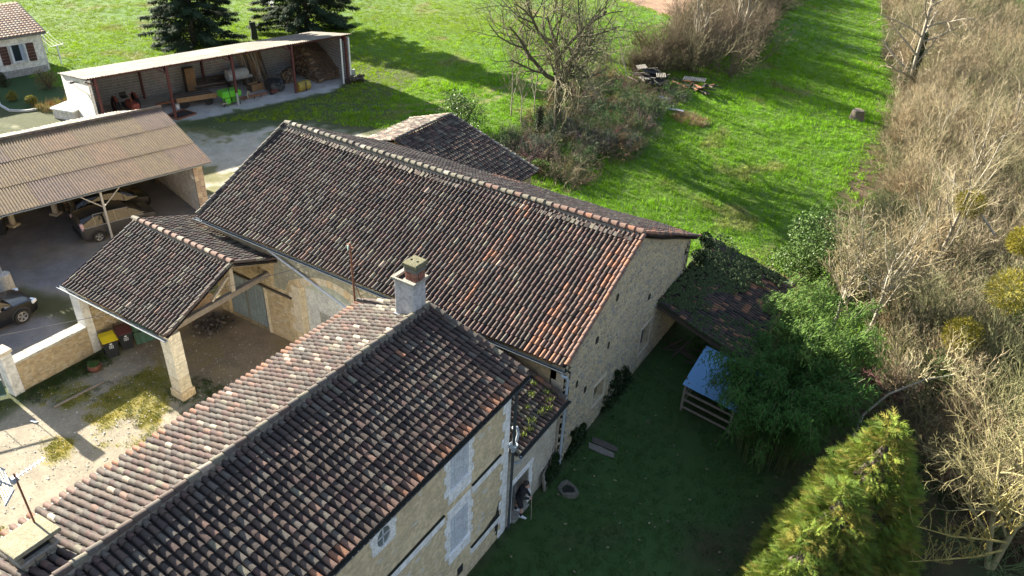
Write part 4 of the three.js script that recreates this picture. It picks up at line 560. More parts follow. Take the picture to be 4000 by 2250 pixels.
// ================================================================ CARPORT (open barn with brown corrugated roof)
{
  const O = V(-37.5, 0, -26.4), t = thing('carport', 'open-fronted outbuilding with brown corrugated roof sheltering cars on the left', 'carport', O.toArray());
  const m = () => new MB(...O.toArray()), P = (x, y, z) => O.clone().addScaledVector(AX, x).addScaledVector(BK, z).add(V(0, y, 0)), box = (x0, y0, z0, x1, y1, z1, bev = 0) => m().obox(P((x0 + x1) / 2, (y0 + y1) / 2, (z0 + z1) / 2), AX, Y, BK, Math.abs(x1 - x0) / 2, Math.abs(y1 - y0) / 2, Math.abs(z1 - z0) / 2, bev);
  const roof = sub(t, 'roof'), Lx = 18;
  sheetRoof(roof, 'roof_sheet', P(Lx, 3.3, -0.25), P(-0.4, 3.3, -0.25), P(Lx, 4.72, 6.4), 10, 3, 0.15, 0.024, brownFibre, O, 91);
  part(roof, 'ridge_cap', m().tube([P(-0.5, 4.74, 6.42), P(Lx, 4.74, 6.42)], 0.1, 8).build(1), fibre(0.2, 0.16, 0.13));
  tileSlope(roof, [P(1.2, 3.55, 10.3), P(Lx, 3.55, 10.3), P(0.2, 4.66, 6.5), P(Lx, 4.66, 6.5)], { seed: 92, origin: O, col: 0.22, row: 0.34, over: 0.06, rise: 0.085, single: 60, palette: () => ({ grey: 3, cream: 2.4, pale: 2.4, lichen: 1, brown: 1 }) });
  part(t, 'eave_beam', box(-0.3, 3.05, -0.05, Lx, 3.22, 0.12), galv); gutter(t, P(-0.4, 3.24, -0.32), P(Lx, 3.22, -0.32), 0.07, O, gutterDark, zinc);
  for (const x of [5.83, 11.7, 17.5]) { const p = sub(t, 'post'); part(p, 'shaft', box(x - 0.06, 0, 0.0, x + 0.06, 3.1, 0.12, 0.01), galv); for (const s of [-1, 1]) part(p, 'brace', m().bar(P(x, 2.1, 0.06), P(x + s * 1.1, 3.08, 0.06), 0.05), galv); }
  const ew = sub(t, 'end_wall'); part(ew, 'masonry', m().slab(P(0.62, 0, 0.12), BK, Y, [[0, 0], [9.7, 0], [9.9, 3.5], [6.2, 4.55], [0, 3.22]], 0.5), grain([0.66, 0.63, 0.56], 0.97, 0.3, 0.02));
  for (let k = 0; k < 9; k++) for (const s of [0, 1]) { const a = (k + s) % 2 ? 0.34 : 0.26; part(ew, 'corner_stone', box(s ? 0.08 + (k % 2 ? 0.26 : 0.34) : 0.08, k * 0.36 + 0.006, -0.02, s ? 0.64 : 0.08 + (k % 2 ? 0.25 : 0.33), k * 0.36 + 0.352, 0.12, 0.01), [stoneMat(0.4, 0.33, 0.27), stoneMat(0.5, 0.43, 0.35), stoneMat(0.36, 0.3, 0.26)][(k * 2 + s) % 3]); }
  part(ew, 'mortar_bed', box(0.085, 0, 0.0, 0.63, 3.2, 0.11), mortar);
  part(t, 'back_wall', box(0.6, 0, 7.2, Lx, 4.4, 7.5), wallGrey); part(t, 'far_end_wall', box(Lx, 0, 0, Lx + 0.3, 3.3, 9.8), wallGrey);
  for (const x of [1.5, 4, 6.5, 9, 11.5]) part(t, 'rafter', m().bar(P(x, 3.2, 0), P(x, 4.58, 6.3), 0.1, 0.18), woodGrey);
  part(t, 'work_bench', box(0.7, 1.25, 5.6, 4.8, 1.4, 7.0, 0.02), woodDark); for (const x of [0.9, 2.8, 4.6]) part(t, 'bench_leg', box(x, 0, 5.7, x + 0.12, 1.25, 5.85), woodDark);
  // things kept under the roof
  for (const [k, x, z] of [[0, 7.2, 5.3], [1, 9.5, 5.25], [2, 10.7, 5.3]]) { const p = P(x, 0, z), s = thing('stone_column', ['thick pale stone column beside the planks inside the carport', 'slim pale stone column in the middle of the carport', 'slim stone column nearest the yellow-lidded bin in the carport'][k], 'column', p.toArray()); part(s, 'base', new MB().box(-0.26, 0, -0.26, 0.26, 0.14, 0.26, 0.3, 0.02), dressed); part(s, 'shaft', new MB().lathe(V(0, 0.14, 0), [[0.17, 0], [0.155, 1.2], [0.15, 2.6]], 12).build(0.9), dressed); part(s, 'capital', new MB().box(-0.24, 2.74, -0.24, 0.24, 2.95, 0.24, 0.3, 0.02), dressed); }
  const st = thing('plank_stack', 'stack of brown planks against the back of the carport', 'planks', P(5.2, 0, 5.2).toArray(), Math.atan2(-AX.z, AX.x)), R = rng(7); for (let k = 0; k < 9; k++) for (let q = 0; q < 3; q++) part(st, 'plank', new MB().box(-1.3 + R() * 0.1, k * 0.13, -0.5 + q * 0.33, 1.3 + R() * 0.2, k * 0.13 + 0.1, -0.2 + q * 0.33, 0, 0.006), k % 2 ? woodWarm : woodDark);
  const bo = thing('board', 'pale straight board leaning inside the dark carport', 'board', P(3.4, 0, 5.2).toArray()); part(bo, 'board', new MB().bar(V(0, 0, 0), V(-0.5, 2.4, 0.1), 0.16, 0.03), woodPale);
}
// ================================================================ LONG OPEN SHED
{
  const O = V(-48.3, 0, -50.8), t = thing('open_shed', 'long open-fronted shed with pale corrugated mono-pitch roof and red steel posts', 'shed', O.toArray());
  const m = () => new MB(...O.toArray()), P = (x, y, z) => O.clone().addScaledVector(AX, x).addScaledVector(BK, z).add(V(0, y, 0)), box = (x0, y0, z0, x1, y1, z1, bev = 0) => m().obox(P((x0 + x1) / 2, (y0 + y1) / 2, (z0 + z1) / 2), AX, Y, BK, Math.abs(x1 - x0) / 2, Math.abs(y1 - y0) / 2, Math.abs(z1 - z0) / 2, bev);
  const roof = sub(t, 'roof');
  sheetRoof(roof, 'roof_sheet', P(21.9, 4.2, 0), P(-0.2, 4.2, 0), P(21.9, 3.02, 6.6), 18, 3, 0.18, 0.035, paleFibre, O, 93);
  const patch = (x0, x1, z0, z1, mm, nm) => part(roof, nm, corrugated(P(x1, 4.27 - z0 * 0.1788, z0), P(x0, 4.27 - z0 * 0.1788, z0), P(x1, 4.27 - z1 * 0.1788, z1), 0.18, 0.035, O), mm);
  patch(10.6, 12.3, 2.6, 4.4, mat([0.75, 0.75, 0.72], 0.6), 'clear_sheet'); patch(9.4, 9.95, 0.5, 1.2, mat([0.12, 0.25, 0.6], 0.6), 'blue_sheet');
  const block = grain([0.27, 0.27, 0.27], 0.97, 0.5, 0.01); part(t, 'back_wall', box(0, 0, 6.3, 21.7, 2.95, 6.5), block);
  for (let k = 1; k < 13; k++) part(t, 'mortar_joint', box(0.2, k * 0.22, 6.29, 21.5, k * 0.22 + 0.012, 6.3), mat([0.55, 0.55, 0.53], 0.95));
  const endW = (x, mm) => part(t, 'end_wall', m().slab(P(x, 0, 0.05), BK, Y, [[0, 0], [6.45, 0], [6.45, 2.95], [0, 4.05]], 0.2), mm);
  endW(0.22, block); endW(21.72, render).userData.label = 'sunlit white rendered end wall'; for (let k = 1; k < 16; k++) part(t, 'mortar_joint', m().bar(P(0.235, k * 0.25, 0.1), P(0.235, Math.min(k * 0.25, 2.85), 6.3), 0.012), mat([0.55, 0.55, 0.53], 0.95));
  for (const x of [0.35, 5.6, 10.9, 16.1, 21.2]) { const p = sub(t, 'post'); part(p, 'shaft', box(x - 0.09, x === 10.9 ? 1.1 : 0, -0.02, x + 0.09, 4.05, 0.14, 0.01), redSteel); if (x === 10.9) part(p, 'shaft_foot', box(x - 0.08, 0, -0.01, x + 0.08, 1.1, 0.12, 0.01), galv); part(p, 'bracket', m().bar(P(x, 3.6, 0.05), P(x + 0.7, 4.0, 0.05), 0.09).bar(P(x, 3.6, 0.1), P(x, 3.98, 0.9), 0.09), redSteel); part(p, 'rear_post', box(x - 0.07, 0, 6.0, x + 0.07, 2.95, 6.2), redSteel); part(p, 'rafter', m().bar(P(x, 4.08, 0), P(x, 2.98, 6.4), 0.12, 0.16), redSteel); part(p, 'tie_rod', m().bar(P(x, 2.4, 0.1), P(x + 1.4, 3.9, 0.3), 0.03), rust); }
  for (const z of [0.3, 3.2, 6]) part(t, 'purlin', m().bar(P(0, 4.1 - z * 0.1788, z), P(21.7, 4.1 - z * 0.1788, z), 0.1, 0.1), redSteel);
  for (const x of [0.1, 0.9]) part(t, 'white_board', box(x - 0.06, 0, -0.1, x + 0.06, 3.95, -0.04), mat([0.75, 0.75, 0.73], 0.8));
  part(t, 'wall_lamp', m().bar(P(21.75, 3.4, 2.2), P(22.1, 3.55, 2.2), 0.05).obox(P(22.2, 3.5, 2.2), AX, Y, BK, 0.16, 0.07, 0.2, 0.02), iron);
}
// ================================================================ MODERN HOUSE, top left corner
{
  const O = V(-70.7, 0, -36), th = -100 * Math.PI / 180, t = thing('modern_house', 'white rendered house with orange interlocking tiles and brown shutters, top left corner', 'house', O.toArray(), th), m = () => new MB();
  wallSlab(t, 'front_wall', V(0, 0.6, 0), X, Y, rect(0, 0, 15, 2.9), [rect(1.32, 0.58, 2.68, 2.1)], 0.3, render, V(0, 0, 0)); part(t, 'plinth', m().box(-0.03, -0.3, -0.03, 15, 0.6, 0.35), grain([0.36, 0.35, 0.33], 0.97, 0.4, 0.02));
  part(t, 'end_wall', m().slab(V(0, 0, 0.3), Zv, Y, [[0, 0], [9, 0], [9, 3.4], [4.6, 4.95], [0, 3.5]], 0.3), render); part(t, 'rear_wall', m().box(0, 0, 9.1, 15, 3.4, 9.4), render);
  const w = sub(t, 'window'); part(w, 'frame', m().box(1.32, 1.18, 0.1, 1.4, 2.7, 0.18).box(2.6, 1.18, 0.1, 2.68, 2.7, 0.18).box(1.4, 2.62, 0.1, 2.6, 2.7, 0.18).box(1.4, 1.18, 0.1, 2.6, 1.26, 0.18), mat([0.75, 0.75, 0.73], 0.6)); part(w, 'casement', m().box(1.4, 1.2, -0.5, 1.45, 2.66, 0.1).box(2.55, 1.2, -0.5, 2.6, 2.66, 0.1), mat([0.75, 0.75, 0.73], 0.6));
  part(w, 'pane', m().box(1.4, 1.26, 0.2, 2.6, 2.62, 0.21), mat([0.02, 0.03, 0.04], 0.1)); for (const [a, b] of [[1.44, 1.72], [2.3, 2.56]]) part(w, 'curtain', m().box(a, 1.28, 0.15, b, 2.6, 0.17), mat([0.4, 0.47, 0.55], 0.9)); part(w, 'sill', m().box(1.2, 1.08, -0.12, 2.8, 1.18, 0.06, 0, 0.01), render);
  const brown = grain([0.09, 0.04, 0.03], 0.8, 0.8, 0.004); for (const a of [0.62, 2.72]) { const s = sub(t, 'shutter'); for (let k = 0; k < 6; k++) part(s, 'shutter_slat', m().box(a, 1.12 + k * 0.26, -0.06, a + 0.62, 1.36 + k * 0.26, -0.02, 0, 0.004), brown); }
  const roof = sub(t, 'roof'), e = [V(-0.45, 3.42, -0.45), V(15, 3.42, -0.45), V(-0.45, 4.98, 4.7), V(15, 4.98, 4.7)]; // rows of interlocking tiles in local metres
  const tg = tileGeometry(0.29, 0.42, 0.06, 0.2), mats = ['pink', 'pale', 'terra'].map((k, i) => mat([[0.68, 0.45, 0.31], [0.7, 0.52, 0.38], [0.62, 0.4, 0.27]][i], 0.85, { map: lichenTex })); const R = rng(31), q = new THREE.Quaternion().setFromRotationMatrix(new THREE.Matrix4().makeBasis(V(-1, 0, 0), V(0, 1.56, 5.15).normalize(), V().crossVectors(V(-1, 0, 0), V(0, 1.56, 5.15).normalize())));
  for (let i = 0; i < 18; i++) for (let j = 0; j < 15; j++) { const o = part(roof, 'tile', tg, mats[(R() * 3) | 0]); o.position.set(-0.3 + i * 0.3, 3.5 + 1.56 * j / 15, -0.5 + 5.15 * j / 15); o.quaternion.copy(q); }
  part(roof, 'deck', m().quad(e[0], e[1], e[3], e[2]).quad(V(-0.45, 3.34, 9.6), V(15, 3.34, 9.6), e[3], e[2]), mats[1]); part(roof, 'fascia', m().box(-0.45, 3.3, -0.5, 15, 3.44, -0.46), mat([0.12, 0.11, 0.1], 0.7)); part(roof, 'soffit', m().box(-0.45, 3.36, -0.45, 15, 3.4, 0.1), render);
  part(roof, 'verge_board', m().bar(V(-0.48, 3.4, -0.5), V(-0.48, 4.96, 4.7), 0.04, 0.2), mat([0.35, 0.3, 0.26], 0.8));
}
// ================================================================ MOSSY SHED against the barn gable
{
  const O = V(-7.3, 0, -31), t = thing('mossy_shed', 'derelict shed with moss-covered tile roof leaning on the barn gable', 'shed', O.toArray()), m = () => new MB(...O.toArray());
  const roof = sub(t, 'roof'), P = [V(-4.9, 1.75, -28.3), V(-4.9, 1.75, -36.3), V(-9.4, 2.95, -28.7), V(-9.4, 3.3, -35.6)];
  tileSlope(roof, P, { seed: 95, origin: O, col: 0.2, row: 0.3, over: 0.05, rise: 0.085, single: 300, wave: 0.35, sag: 0.12, under: mossMat, palette: (u, v) => ({ plum: 2, terra: 1.4, dark: 3, soot: 2, brown: 1.5 }) });
  // cushions of moss and ivy spreading over the tiles
  const R = rng(5), g = new MB(...O.toArray()); for (let k = 0; k < 2600; k++) { const u = R(), v = R(), d = fbm(u * 5 + 3, v * 4, 3) + 0.35 * v + (u < 0.3 ? 0.1 : 0) + (u > 0.75 ? 0.15 : 0); if (d < 0.66) continue; const p = P[0].clone().lerp(P[1], u).lerp(P[2].clone().lerp(P[3], u), v).add(V(0, 0.1 + 0.04 * R(), 0)), s = 0.05 + 0.1 * R(), a = R() * TAU; const e = [0, 1, 2, 3, 4].map((i) => p.clone().add(V(Math.cos(a + i * 1.257) * s, -0.03, Math.sin(a + i * 1.257) * s))); for (let i = 0; i < 5; i++) g.tri(p.clone().add(V(0, s * 0.5, 0)), e[i], e[(i + 1) % 5]); }
  part(roof, 'moss', g, grain([0.05, 0.075, 0.022], 1, 3, 0.02)).userData.kind = 'stuff';
  part(t, 'verge_beam', m().bar(V(-9.4, 2.78, -28.75), V(-4.95, 1.6, -28.4), 0.1, 0.16), woodDark); for (const [x, z] of [[-5.1, -28.6], [-5.1, -32.4], [-5.1, -35.9]]) part(t, 'post', m().box(x, 0, z, x + 0.16, 1.68, z + 0.16, 0, 0.01), woodDark); part(t, 'eave_beam', m().bar(V(-5.02, 1.6, -28.4), V(-5.02, 1.6, -36.2), 0.12, 0.16), woodDark);
  part(t, 'rear_wall', m().box(-9.3, 0, -36.1, -5, 2.0, -35.8), grain([0.25, 0.22, 0.17], 0.97, 0.5, 0.02)); part(t, 'outer_wall', m().box(-5.4, 0, -35.8, -5.1, 1.6, -29.5), grain([0.25, 0.22, 0.17], 0.97, 0.5, 0.02));
  const pile = thing('broken_timber', 'heap of broken grey boards on the ground at the mouth of the mossy shed', 'boards', [-8.2, 0, -29.6]); for (const [a, b] of [[V(-0.9, 0.05, 0.2), V(0.5, 0.35, -0.1)], [V(-0.6, 0.1, -0.3), V(0.7, 0.2, 0.3)], [V(-0.2, 0.05, 0.4), V(0.2, 0.6, -0.5)], [V(0, 0.3, 0), V(1.1, 0.12, 0.1)], [V(-1, 0.03, -0.6), V(0.1, 0.1, -0.4)], [V(0.3, 0.03, -0.7), V(1.3, 0.3, -0.5)], [V(-0.7, 0.15, 0.1), V(-0.1, 0.5, -0.7)], [V(0.4, 0.05, 0.5), V(1.5, 0.08, 0.0)]]) part(pile, 'board', new MB().bar(a, b, 0.1, 0.025), woodDark);
}
// ================================================================ TIN-ROOFED HUTCH
{
  const O = V(-5.4, 0, -26.9), t = thing('hutch', 'small timber pen under a bluish corrugated tin roof beside the bamboo', 'hutch', O.toArray()), m = () => new MB(...O.toArray());
  const tinTex = dataTex(256, 256, (x, y) => { const b = wrapN(x / 30, y / 40, 8.53, 4), s = hash2(x, y); const r = b > 0.68 ? clamp((b - 0.68) * 9) : 0, v = 0.9 + 0.1 * (s - 0.5); return [lerp(v, 0.55, r), lerp(v, 0.35, r), lerp(v, 0.25, r)]; });
  const tin = mat([0.14, 0.31, 0.52], 0.5, { metalness: 0.15, map: rep(tinTex, 0.5) }), tin2 = mat([0.13, 0.28, 0.47], 0.55, { metalness: 0.15, map: rep(tinTex, 0.5, 0.5, 0.3, 0.4) });
  const roof = sub(t, 'roof'), A = V(-6.78, 1.42, -25.78), B = V(-3.9, 1.3, -25.4), D = V(-6.75, 1.95, -28.3); for (let k = 0; k < 3; k++) { const a = A.clone().lerp(B, k / 3), b = A.clone().lerp(B, (k + 1) / 3 + 0.02), d = a.clone().add(D).sub(A); part(roof, 'tin_sheet', corrugated(a.add(V(0, k % 2 * 0.02, 0)), b.add(V(0, k % 2 * 0.02, 0)), d.add(V(0, k % 2 * 0.02, 0)), 0.076, 0.012, O), k % 2 ? tin2 : tin); }
  for (const [x, z, h] of [[-6.7, -25.9, 1.36], [-4.5, -25.7, 1.26], [-6.7, -28.1, 1.88], [-4.3, -28, 1.8]]) part(t, 'post', m().box(x, 0, z, x + 0.1, h, z + 0.1, 0, 0.008), woodGrey); for (const y of [0.25, 0.65, 1.05]) { part(t, 'rail', m().bar(V(-6.7, y, -25.82), V(-4.4, y - 0.08, -25.6), 0.04, 0.1), woodGrey); part(t, 'rail', m().bar(V(-6.68, y, -25.85), V(-6.68, y, -28), 0.04, 0.1), woodGrey); } part(t, 'back_panel', m().bar(V(-6.7, 0.9, -28.1), V(-4.2, 0.9, -28), 0.04, 1.7), woodDark);
}
// ================================================================ LOW WALL, gate post and gate
{
  const O = V(-30.5, 0, -12.4), t = thing('garden_wall', 'low golden stone wall with pale coping between gate post and porch', 'wall', O.toArray()), m = () => new MB(...O.toArray());
  part(t, 'core', m().box(-30.72, 0, -13.95, -30.3, 1.4, -10.75), wallGold); rubble(t, { seed: 97, origin: O, at: V(-30.31, 0, -10.75), U: V(0, 0, -1), W: Y, w: 3.2, h: 1.38, sw: 0.28, sh: 0.12, relief: 0.03, single: 200, mats: goldStone });
  for (let k = 0; k < 5; k++) part(t, 'coping_stone', m().box(-30.8, 1.4, -10.75 - (k + 1) * 0.64 + 0.006, -30.22, 1.52 + (k % 2) * 0.01, -10.75 - k * 0.64, 0, 0.02), grain([0.55, 0.52, 0.44], 0.96, 1, 0.02));
  const p = thing('gate_post', 'square white rendered gate post with flat stone cap, left edge', 'gate post', [-30.45, 0, -10.4]); part(p, 'shaft', new MB().box(-0.27, 0, -0.34, 0.24, 2.1, 0.1, 0.06, 0.02), render); part(p, 'cap', new MB().box(-0.33, 2.1, -0.4, 0.3, 2.24, 0.16, 0.06, 0.02), dressed);
  const g = thing('metal_gate', 'dark green sheet-metal gate leaf beside the white gate post', 'gate', [-30.55, 0, -10.2]), gm = mat([0.03, 0.07, 0.06], 0.5); const gd = V(-0.5, 0, 0.87); part(g, 'sheet', new MB().slab(V(0.05, 0.12, 0.05), gd, Y, rect(0, 0, 2.4, 0.75), 0.02), gm); for (const y of [0.1, 0.9, 1.5]) part(g, 'rail', new MB().bar(V(0.05, y, 0.05), V(0.05, y, 0.05).addScaledVector(gd, 2.4), 0.05), mat([0.3, 0.36, 0.33], 0.5)); for (let k = 0; k < 3; k++) part(g, 'bar', new MB().bar(V(0.05, 0.9, 0.05).addScaledVector(gd, 0.1 + k * 1.1), V(0.05, 1.5, 0.05).addScaledVector(gd, 0.1 + k * 1.1), 0.03), gm);
  const c = thing('concrete_pillar', 'round concrete stump carrying a thin steel pole, left edge by the drive', 'pillar', [-38.5, 0, -14.6]); part(c, 'drum', new MB().lathe(V(0, 0, 0), [[0.36, 0], [0.34, 0.9], [0.32, 0.96], [0, 0.98]], 14).build(0.7), grain([0.52, 0.5, 0.45], 0.96, 0.8, 0.02)); part(c, 'pole', new MB().tube([V(0, 0.9, 0), V(0.02, 3.2, 0.05)], 0.04, 7).build(1), galv);
}
// ---------------------------------------------------------------- vehicles
// Local axes: +x forward, +z the right-hand side. Stations: [x, half width at sill, belt, roof, bottom, belt height, roof height]
const tyreM = mat([0.012, 0.012, 0.013], 0.85), rimM = mat([0.5, 0.51, 0.52], 0.3, { metalness: 0.8 }), blackTrim = mat([0.015, 0.015, 0.016], 0.6);
function wheel(parent, x, z, r, side) {
  const w = sub(parent, 'wheel'); w.position.set(x, r, z); const g = new MB().lathe(V(0, 0, 0), [[r * 0.62, -0.1], [r * 0.95, -0.11], [r, -0.07], [r, 0.07], [r * 0.95, 0.11], [r * 0.62, 0.1]], 20).build(0.6); g.rotateX(Math.PI / 2); part(w, 'tyre', g, tyreM);
  const rm = new MB().lathe(V(0, 0, 0), [[0, 0.05 * side], [r * 0.2, 0.055 * side], [r * 0.22, 0.03 * side], [r * 0.52, 0.02 * side], [r * 0.64, 0.09 * side]], 20); const rg = rm.build(0.5); rg.rotateX(Math.PI / 2); part(w, 'rim_dish', rg, mat([0.05, 0.05, 0.055], 0.5));
  const sp = new MB(); for (let k = 0; k < 5; k++) { const a = k / 5 * TAU + 0.3; for (const d of [-0.14, 0.14]) sp.bar(V(0, 0, side * 0.075), V(Math.cos(a + d) * r * 0.62, Math.sin(a + d) * r * 0.62, side * 0.085), r * 0.1, 0.02, V(0, 0, 1)); } const rim = sp.lathe(V(0, 0, 0), [[r * 0.6, 0]], 3); part(w, 'spokes', sp, rimM);
  const ring = new THREE.TorusGeometry(r * 0.62, r * 0.05, 6, 22); ring.translate(0, 0, side * 0.085); part(w, 'rim', ring, rimM);
}
function makeCar(t, o) {
  const S = o.stations, sec = (s) => { const [x, a, b, c, y0, yb, yr] = s; const pts = [[a * 0.94, y0], [a, y0 + 0.12], [(a + b) / 2 + 0.015, (y0 + yb) / 2 + 0.05], [b, yb], [lerp(b, c, 0.5), lerp(yb, yr, 0.52)], [c, yr - 0.05], [c * 0.72, yr], [0, yr + 0.012]]; return pts.map(([z, y]) => V(x, y, z)); };
  const lower = new MB(), glass = new MB(), upper = new MB(), R = S.map(sec), mir = (v) => V(v.x, v.y, -v.z);
  for (let i = 0; i + 1 < S.length; i++) for (let k = 0; k + 1 < 8; k++) { const q = [R[i][k], R[i + 1][k], R[i + 1][k + 1], R[i][k + 1]], isG = (k === 3 || k === 4) && o.glass.includes(i), roofG = k >= 5 && (o.screens ?? []).includes(i), tgt = isG || roofG ? glass : lower; tgt.quad(...q); tgt.quad(mir(q[3]), mir(q[2]), mir(q[1]), mir(q[0])); }
  for (const i of [0, S.length - 1]) { const pts = [...R[i], ...R[i].slice().reverse().map(mir)]; lower.poly(i ? pts : pts.reverse()); }
  part(t, 'body', lower.build(0.55), o.paint); part(t, 'glazing', glass.build(0.4), mat([0.012, 0.014, 0.016], 0.05));
  const trim = new MB(); for (const s of [-1, 1]) for (const i of o.pillars) { const p = R[i]; trim.bar(V(p[3].x, p[3].y, s * (p[3].z + 0.004)), V(p[5].x, p[5].y, s * (p[5].z + 0.004)), 0.07, 0.03, V(1, 0, 0)); } part(t, 'pillars', trim, o.paint);
  for (const s of [-1, 1]) { const n = s > 0 ? 1 : -1; for (const x of o.wheels) { const arch = new THREE.TorusGeometry(o.r * 1.12, 0.05, 6, 18, Math.PI); arch.translate(x, o.r, s * (o.half - 0.01)); part(t, 'wheel_arch', arch, blackTrim); const dk = new THREE.CylinderGeometry(o.r * 1.12, o.r * 1.12, 0.05, 20); dk.rotateX(Math.PI / 2); dk.translate(x, o.r + 0.02, s * (o.half - 0.035)); part(t, 'wheel_well', dk, blackTrim); wheel(t, x, s * (o.half - 0.02), o.r, n); } }
  part(t, 'underbody', new MB().box(S[0][0] + 0.1, S[0][4] - 0.06, -o.half + 0.12, S[S.length - 1][0] - 0.1, S[0][4] + 0.1, o.half - 0.12), blackTrim);
  return R;
}
{ // dark blue-black sport utility, nose into the picture
  const t = thing('car', 'black sport utility car with silver wheels at the left edge of the drive', 'car', [-36.05, 0, -12.1], Math.PI / 2), paint = new THREE.MeshPhysicalMaterial({ color: 0x05070c, roughness: 0.35, clearcoat: 1, clearcoatRoughness: 0.05, side: THREE.DoubleSide });
  makeCar(t, { paint, half: 0.92, r: 0.37, wheels: [-1.35, 1.4], glass: [2, 3, 4, 5], screens: [5], pillars: [3, 4, 5], stations: [[-2.25, 0.8, 0.82, 0.6, 0.35, 0.95, 1.2], [-2.1, 0.9, 0.88, 0.64, 0.25, 1.02, 1.6], [-1.6, 0.92, 0.9, 0.66, 0.23, 1.03, 1.66], [-0.5, 0.92, 0.9, 0.67, 0.22, 1.02, 1.68], [0.3, 0.92, 0.9, 0.66, 0.22, 1.01, 1.63], [0.6, 0.92, 0.9, 0.64, 0.22, 1.0, 1.56], [1.2, 0.92, 0.88, 0.66, 0.22, 0.99, 1.08], [1.9, 0.9, 0.85, 0.68, 0.24, 0.92, 1.0], [2.22, 0.84, 0.8, 0.6, 0.3, 0.82, 0.88], [2.33, 0.7, 0.7, 0.5, 0.36, 0.66, 0.72]] });
  for (const s of [-1, 1]) { part(t, 'headlight', new MB().obox(V(2.12, 0.8, s * 0.72), V(0.9, 0.1, -0.4 * s).normalize(), Y, V(0.4 * s, 0, 0.9).normalize(), 0.14, 0.08, 0.16, 0.03), mat([0.6, 0.63, 0.66], 0.15)); const mi = sub(t, 'mirror'); part(mi, 'housing', new MB().box(0.75, 1.0, s * 0.95 - 0.1, 0.95, 1.16, s * 0.95 + 0.1, 0, 0.04), paint); }
  part(t, 'side_decal', new MB().box(-0.9, 0.55, 0.937, 0.1, 0.68, 0.942), mat([0.6, 0.16, 0.05], 0.5)); part(t, 'side_decal', new MB().box(-1.0, 0.45, 0.937, 0.2, 0.52, 0.942), mat([0.6, 0.6, 0.6], 0.5)); part(t, 'grille', new MB().box(2.28, 0.45, -0.5, 2.34, 0.68, 0.5, 0, 0.02), blackTrim); part(t, 'door_handle', new MB().box(0.0, 0.86, 0.915, 0.2, 0.9, 0.945), rimM);
}
const mpv = { half: 0.89, r: 0.33, wheels: [-1.3, 1.35], glass: [1, 2, 3, 4], screens: [4], pillars: [2, 3, 4], stations: [[-2.1, 0.78, 0.8, 0.6, 0.32, 0.92, 1.15], [-1.98, 0.88, 0.86, 0.62, 0.24, 0.98, 1.5], [-1.3, 0.89, 0.87, 0.66, 0.2, 0.97, 1.62], [-0.2, 0.89, 0.87, 0.66, 0.19, 0.95, 1.62], [0.6, 0.89, 0.87, 0.62, 0.19, 0.93, 1.5], [1.45, 0.88, 0.85, 0.64, 0.2, 0.92, 1.0], [1.95, 0.85, 0.8, 0.6, 0.26, 0.82, 0.88], [2.12, 0.7, 0.7, 0.5, 0.32, 0.62, 0.7]] };
const parkTurn = Math.atan2(AX.z, -AX.x); // nose towards the right of the picture
{ const c = V(-37.5, 0, -26.4).addScaledVector(AX, 5.1).addScaledVector(BK, 1.25), t = thing('car', 'silver people carrier parked under the brown corrugated carport', 'car', c.toArray(), parkTurn), paint = new THREE.MeshPhysicalMaterial({ color: 0x4c4c4c, roughness: 0.3, metalness: 0.6, clearcoat: 1, clearcoatRoughness: 0.08, side: THREE.DoubleSide });
  makeCar(t, { ...mpv, paint }); for (const s of [-1, 1]) part(t, 'tail_light', new MB().obox(V(-1.98, 1.05, s * 0.76), V(1, 0.2, 0).normalize(), V(-0.2, 1, 0).normalize(), Zv, 0.09, 0.24, 0.1, 0.03), mat([0.5, 0.35, 0.36], 0.15)); part(t, 'window_trim', new MB().bar(V(-1.9, 0.99, 0.885), V(1.3, 0.94, 0.885), 0.02, 0.05).bar(V(-1.3, 1.6, 0.665), V(0.6, 1.5, 0.64), 0.03), rimM); part(t, 'rear_bumper', new MB().box(-2.14, 0.28, -0.78, -1.98, 0.62, 0.78, 0, 0.05), blackTrim); }
{ const c = V(-37.5, 0, -26.4).addScaledVector(AX, 4.6).addScaledVector(BK, 3.5), t = thing('car', 'dark hatchback in the shadow behind the silver people carrier', 'car', c.toArray(), parkTurn), paint = new THREE.MeshPhysicalMaterial({ color: 0x0a0a0c, roughness: 0.4, clearcoat: 1, side: THREE.DoubleSide }); makeCar(t, { ...mpv, paint }); }
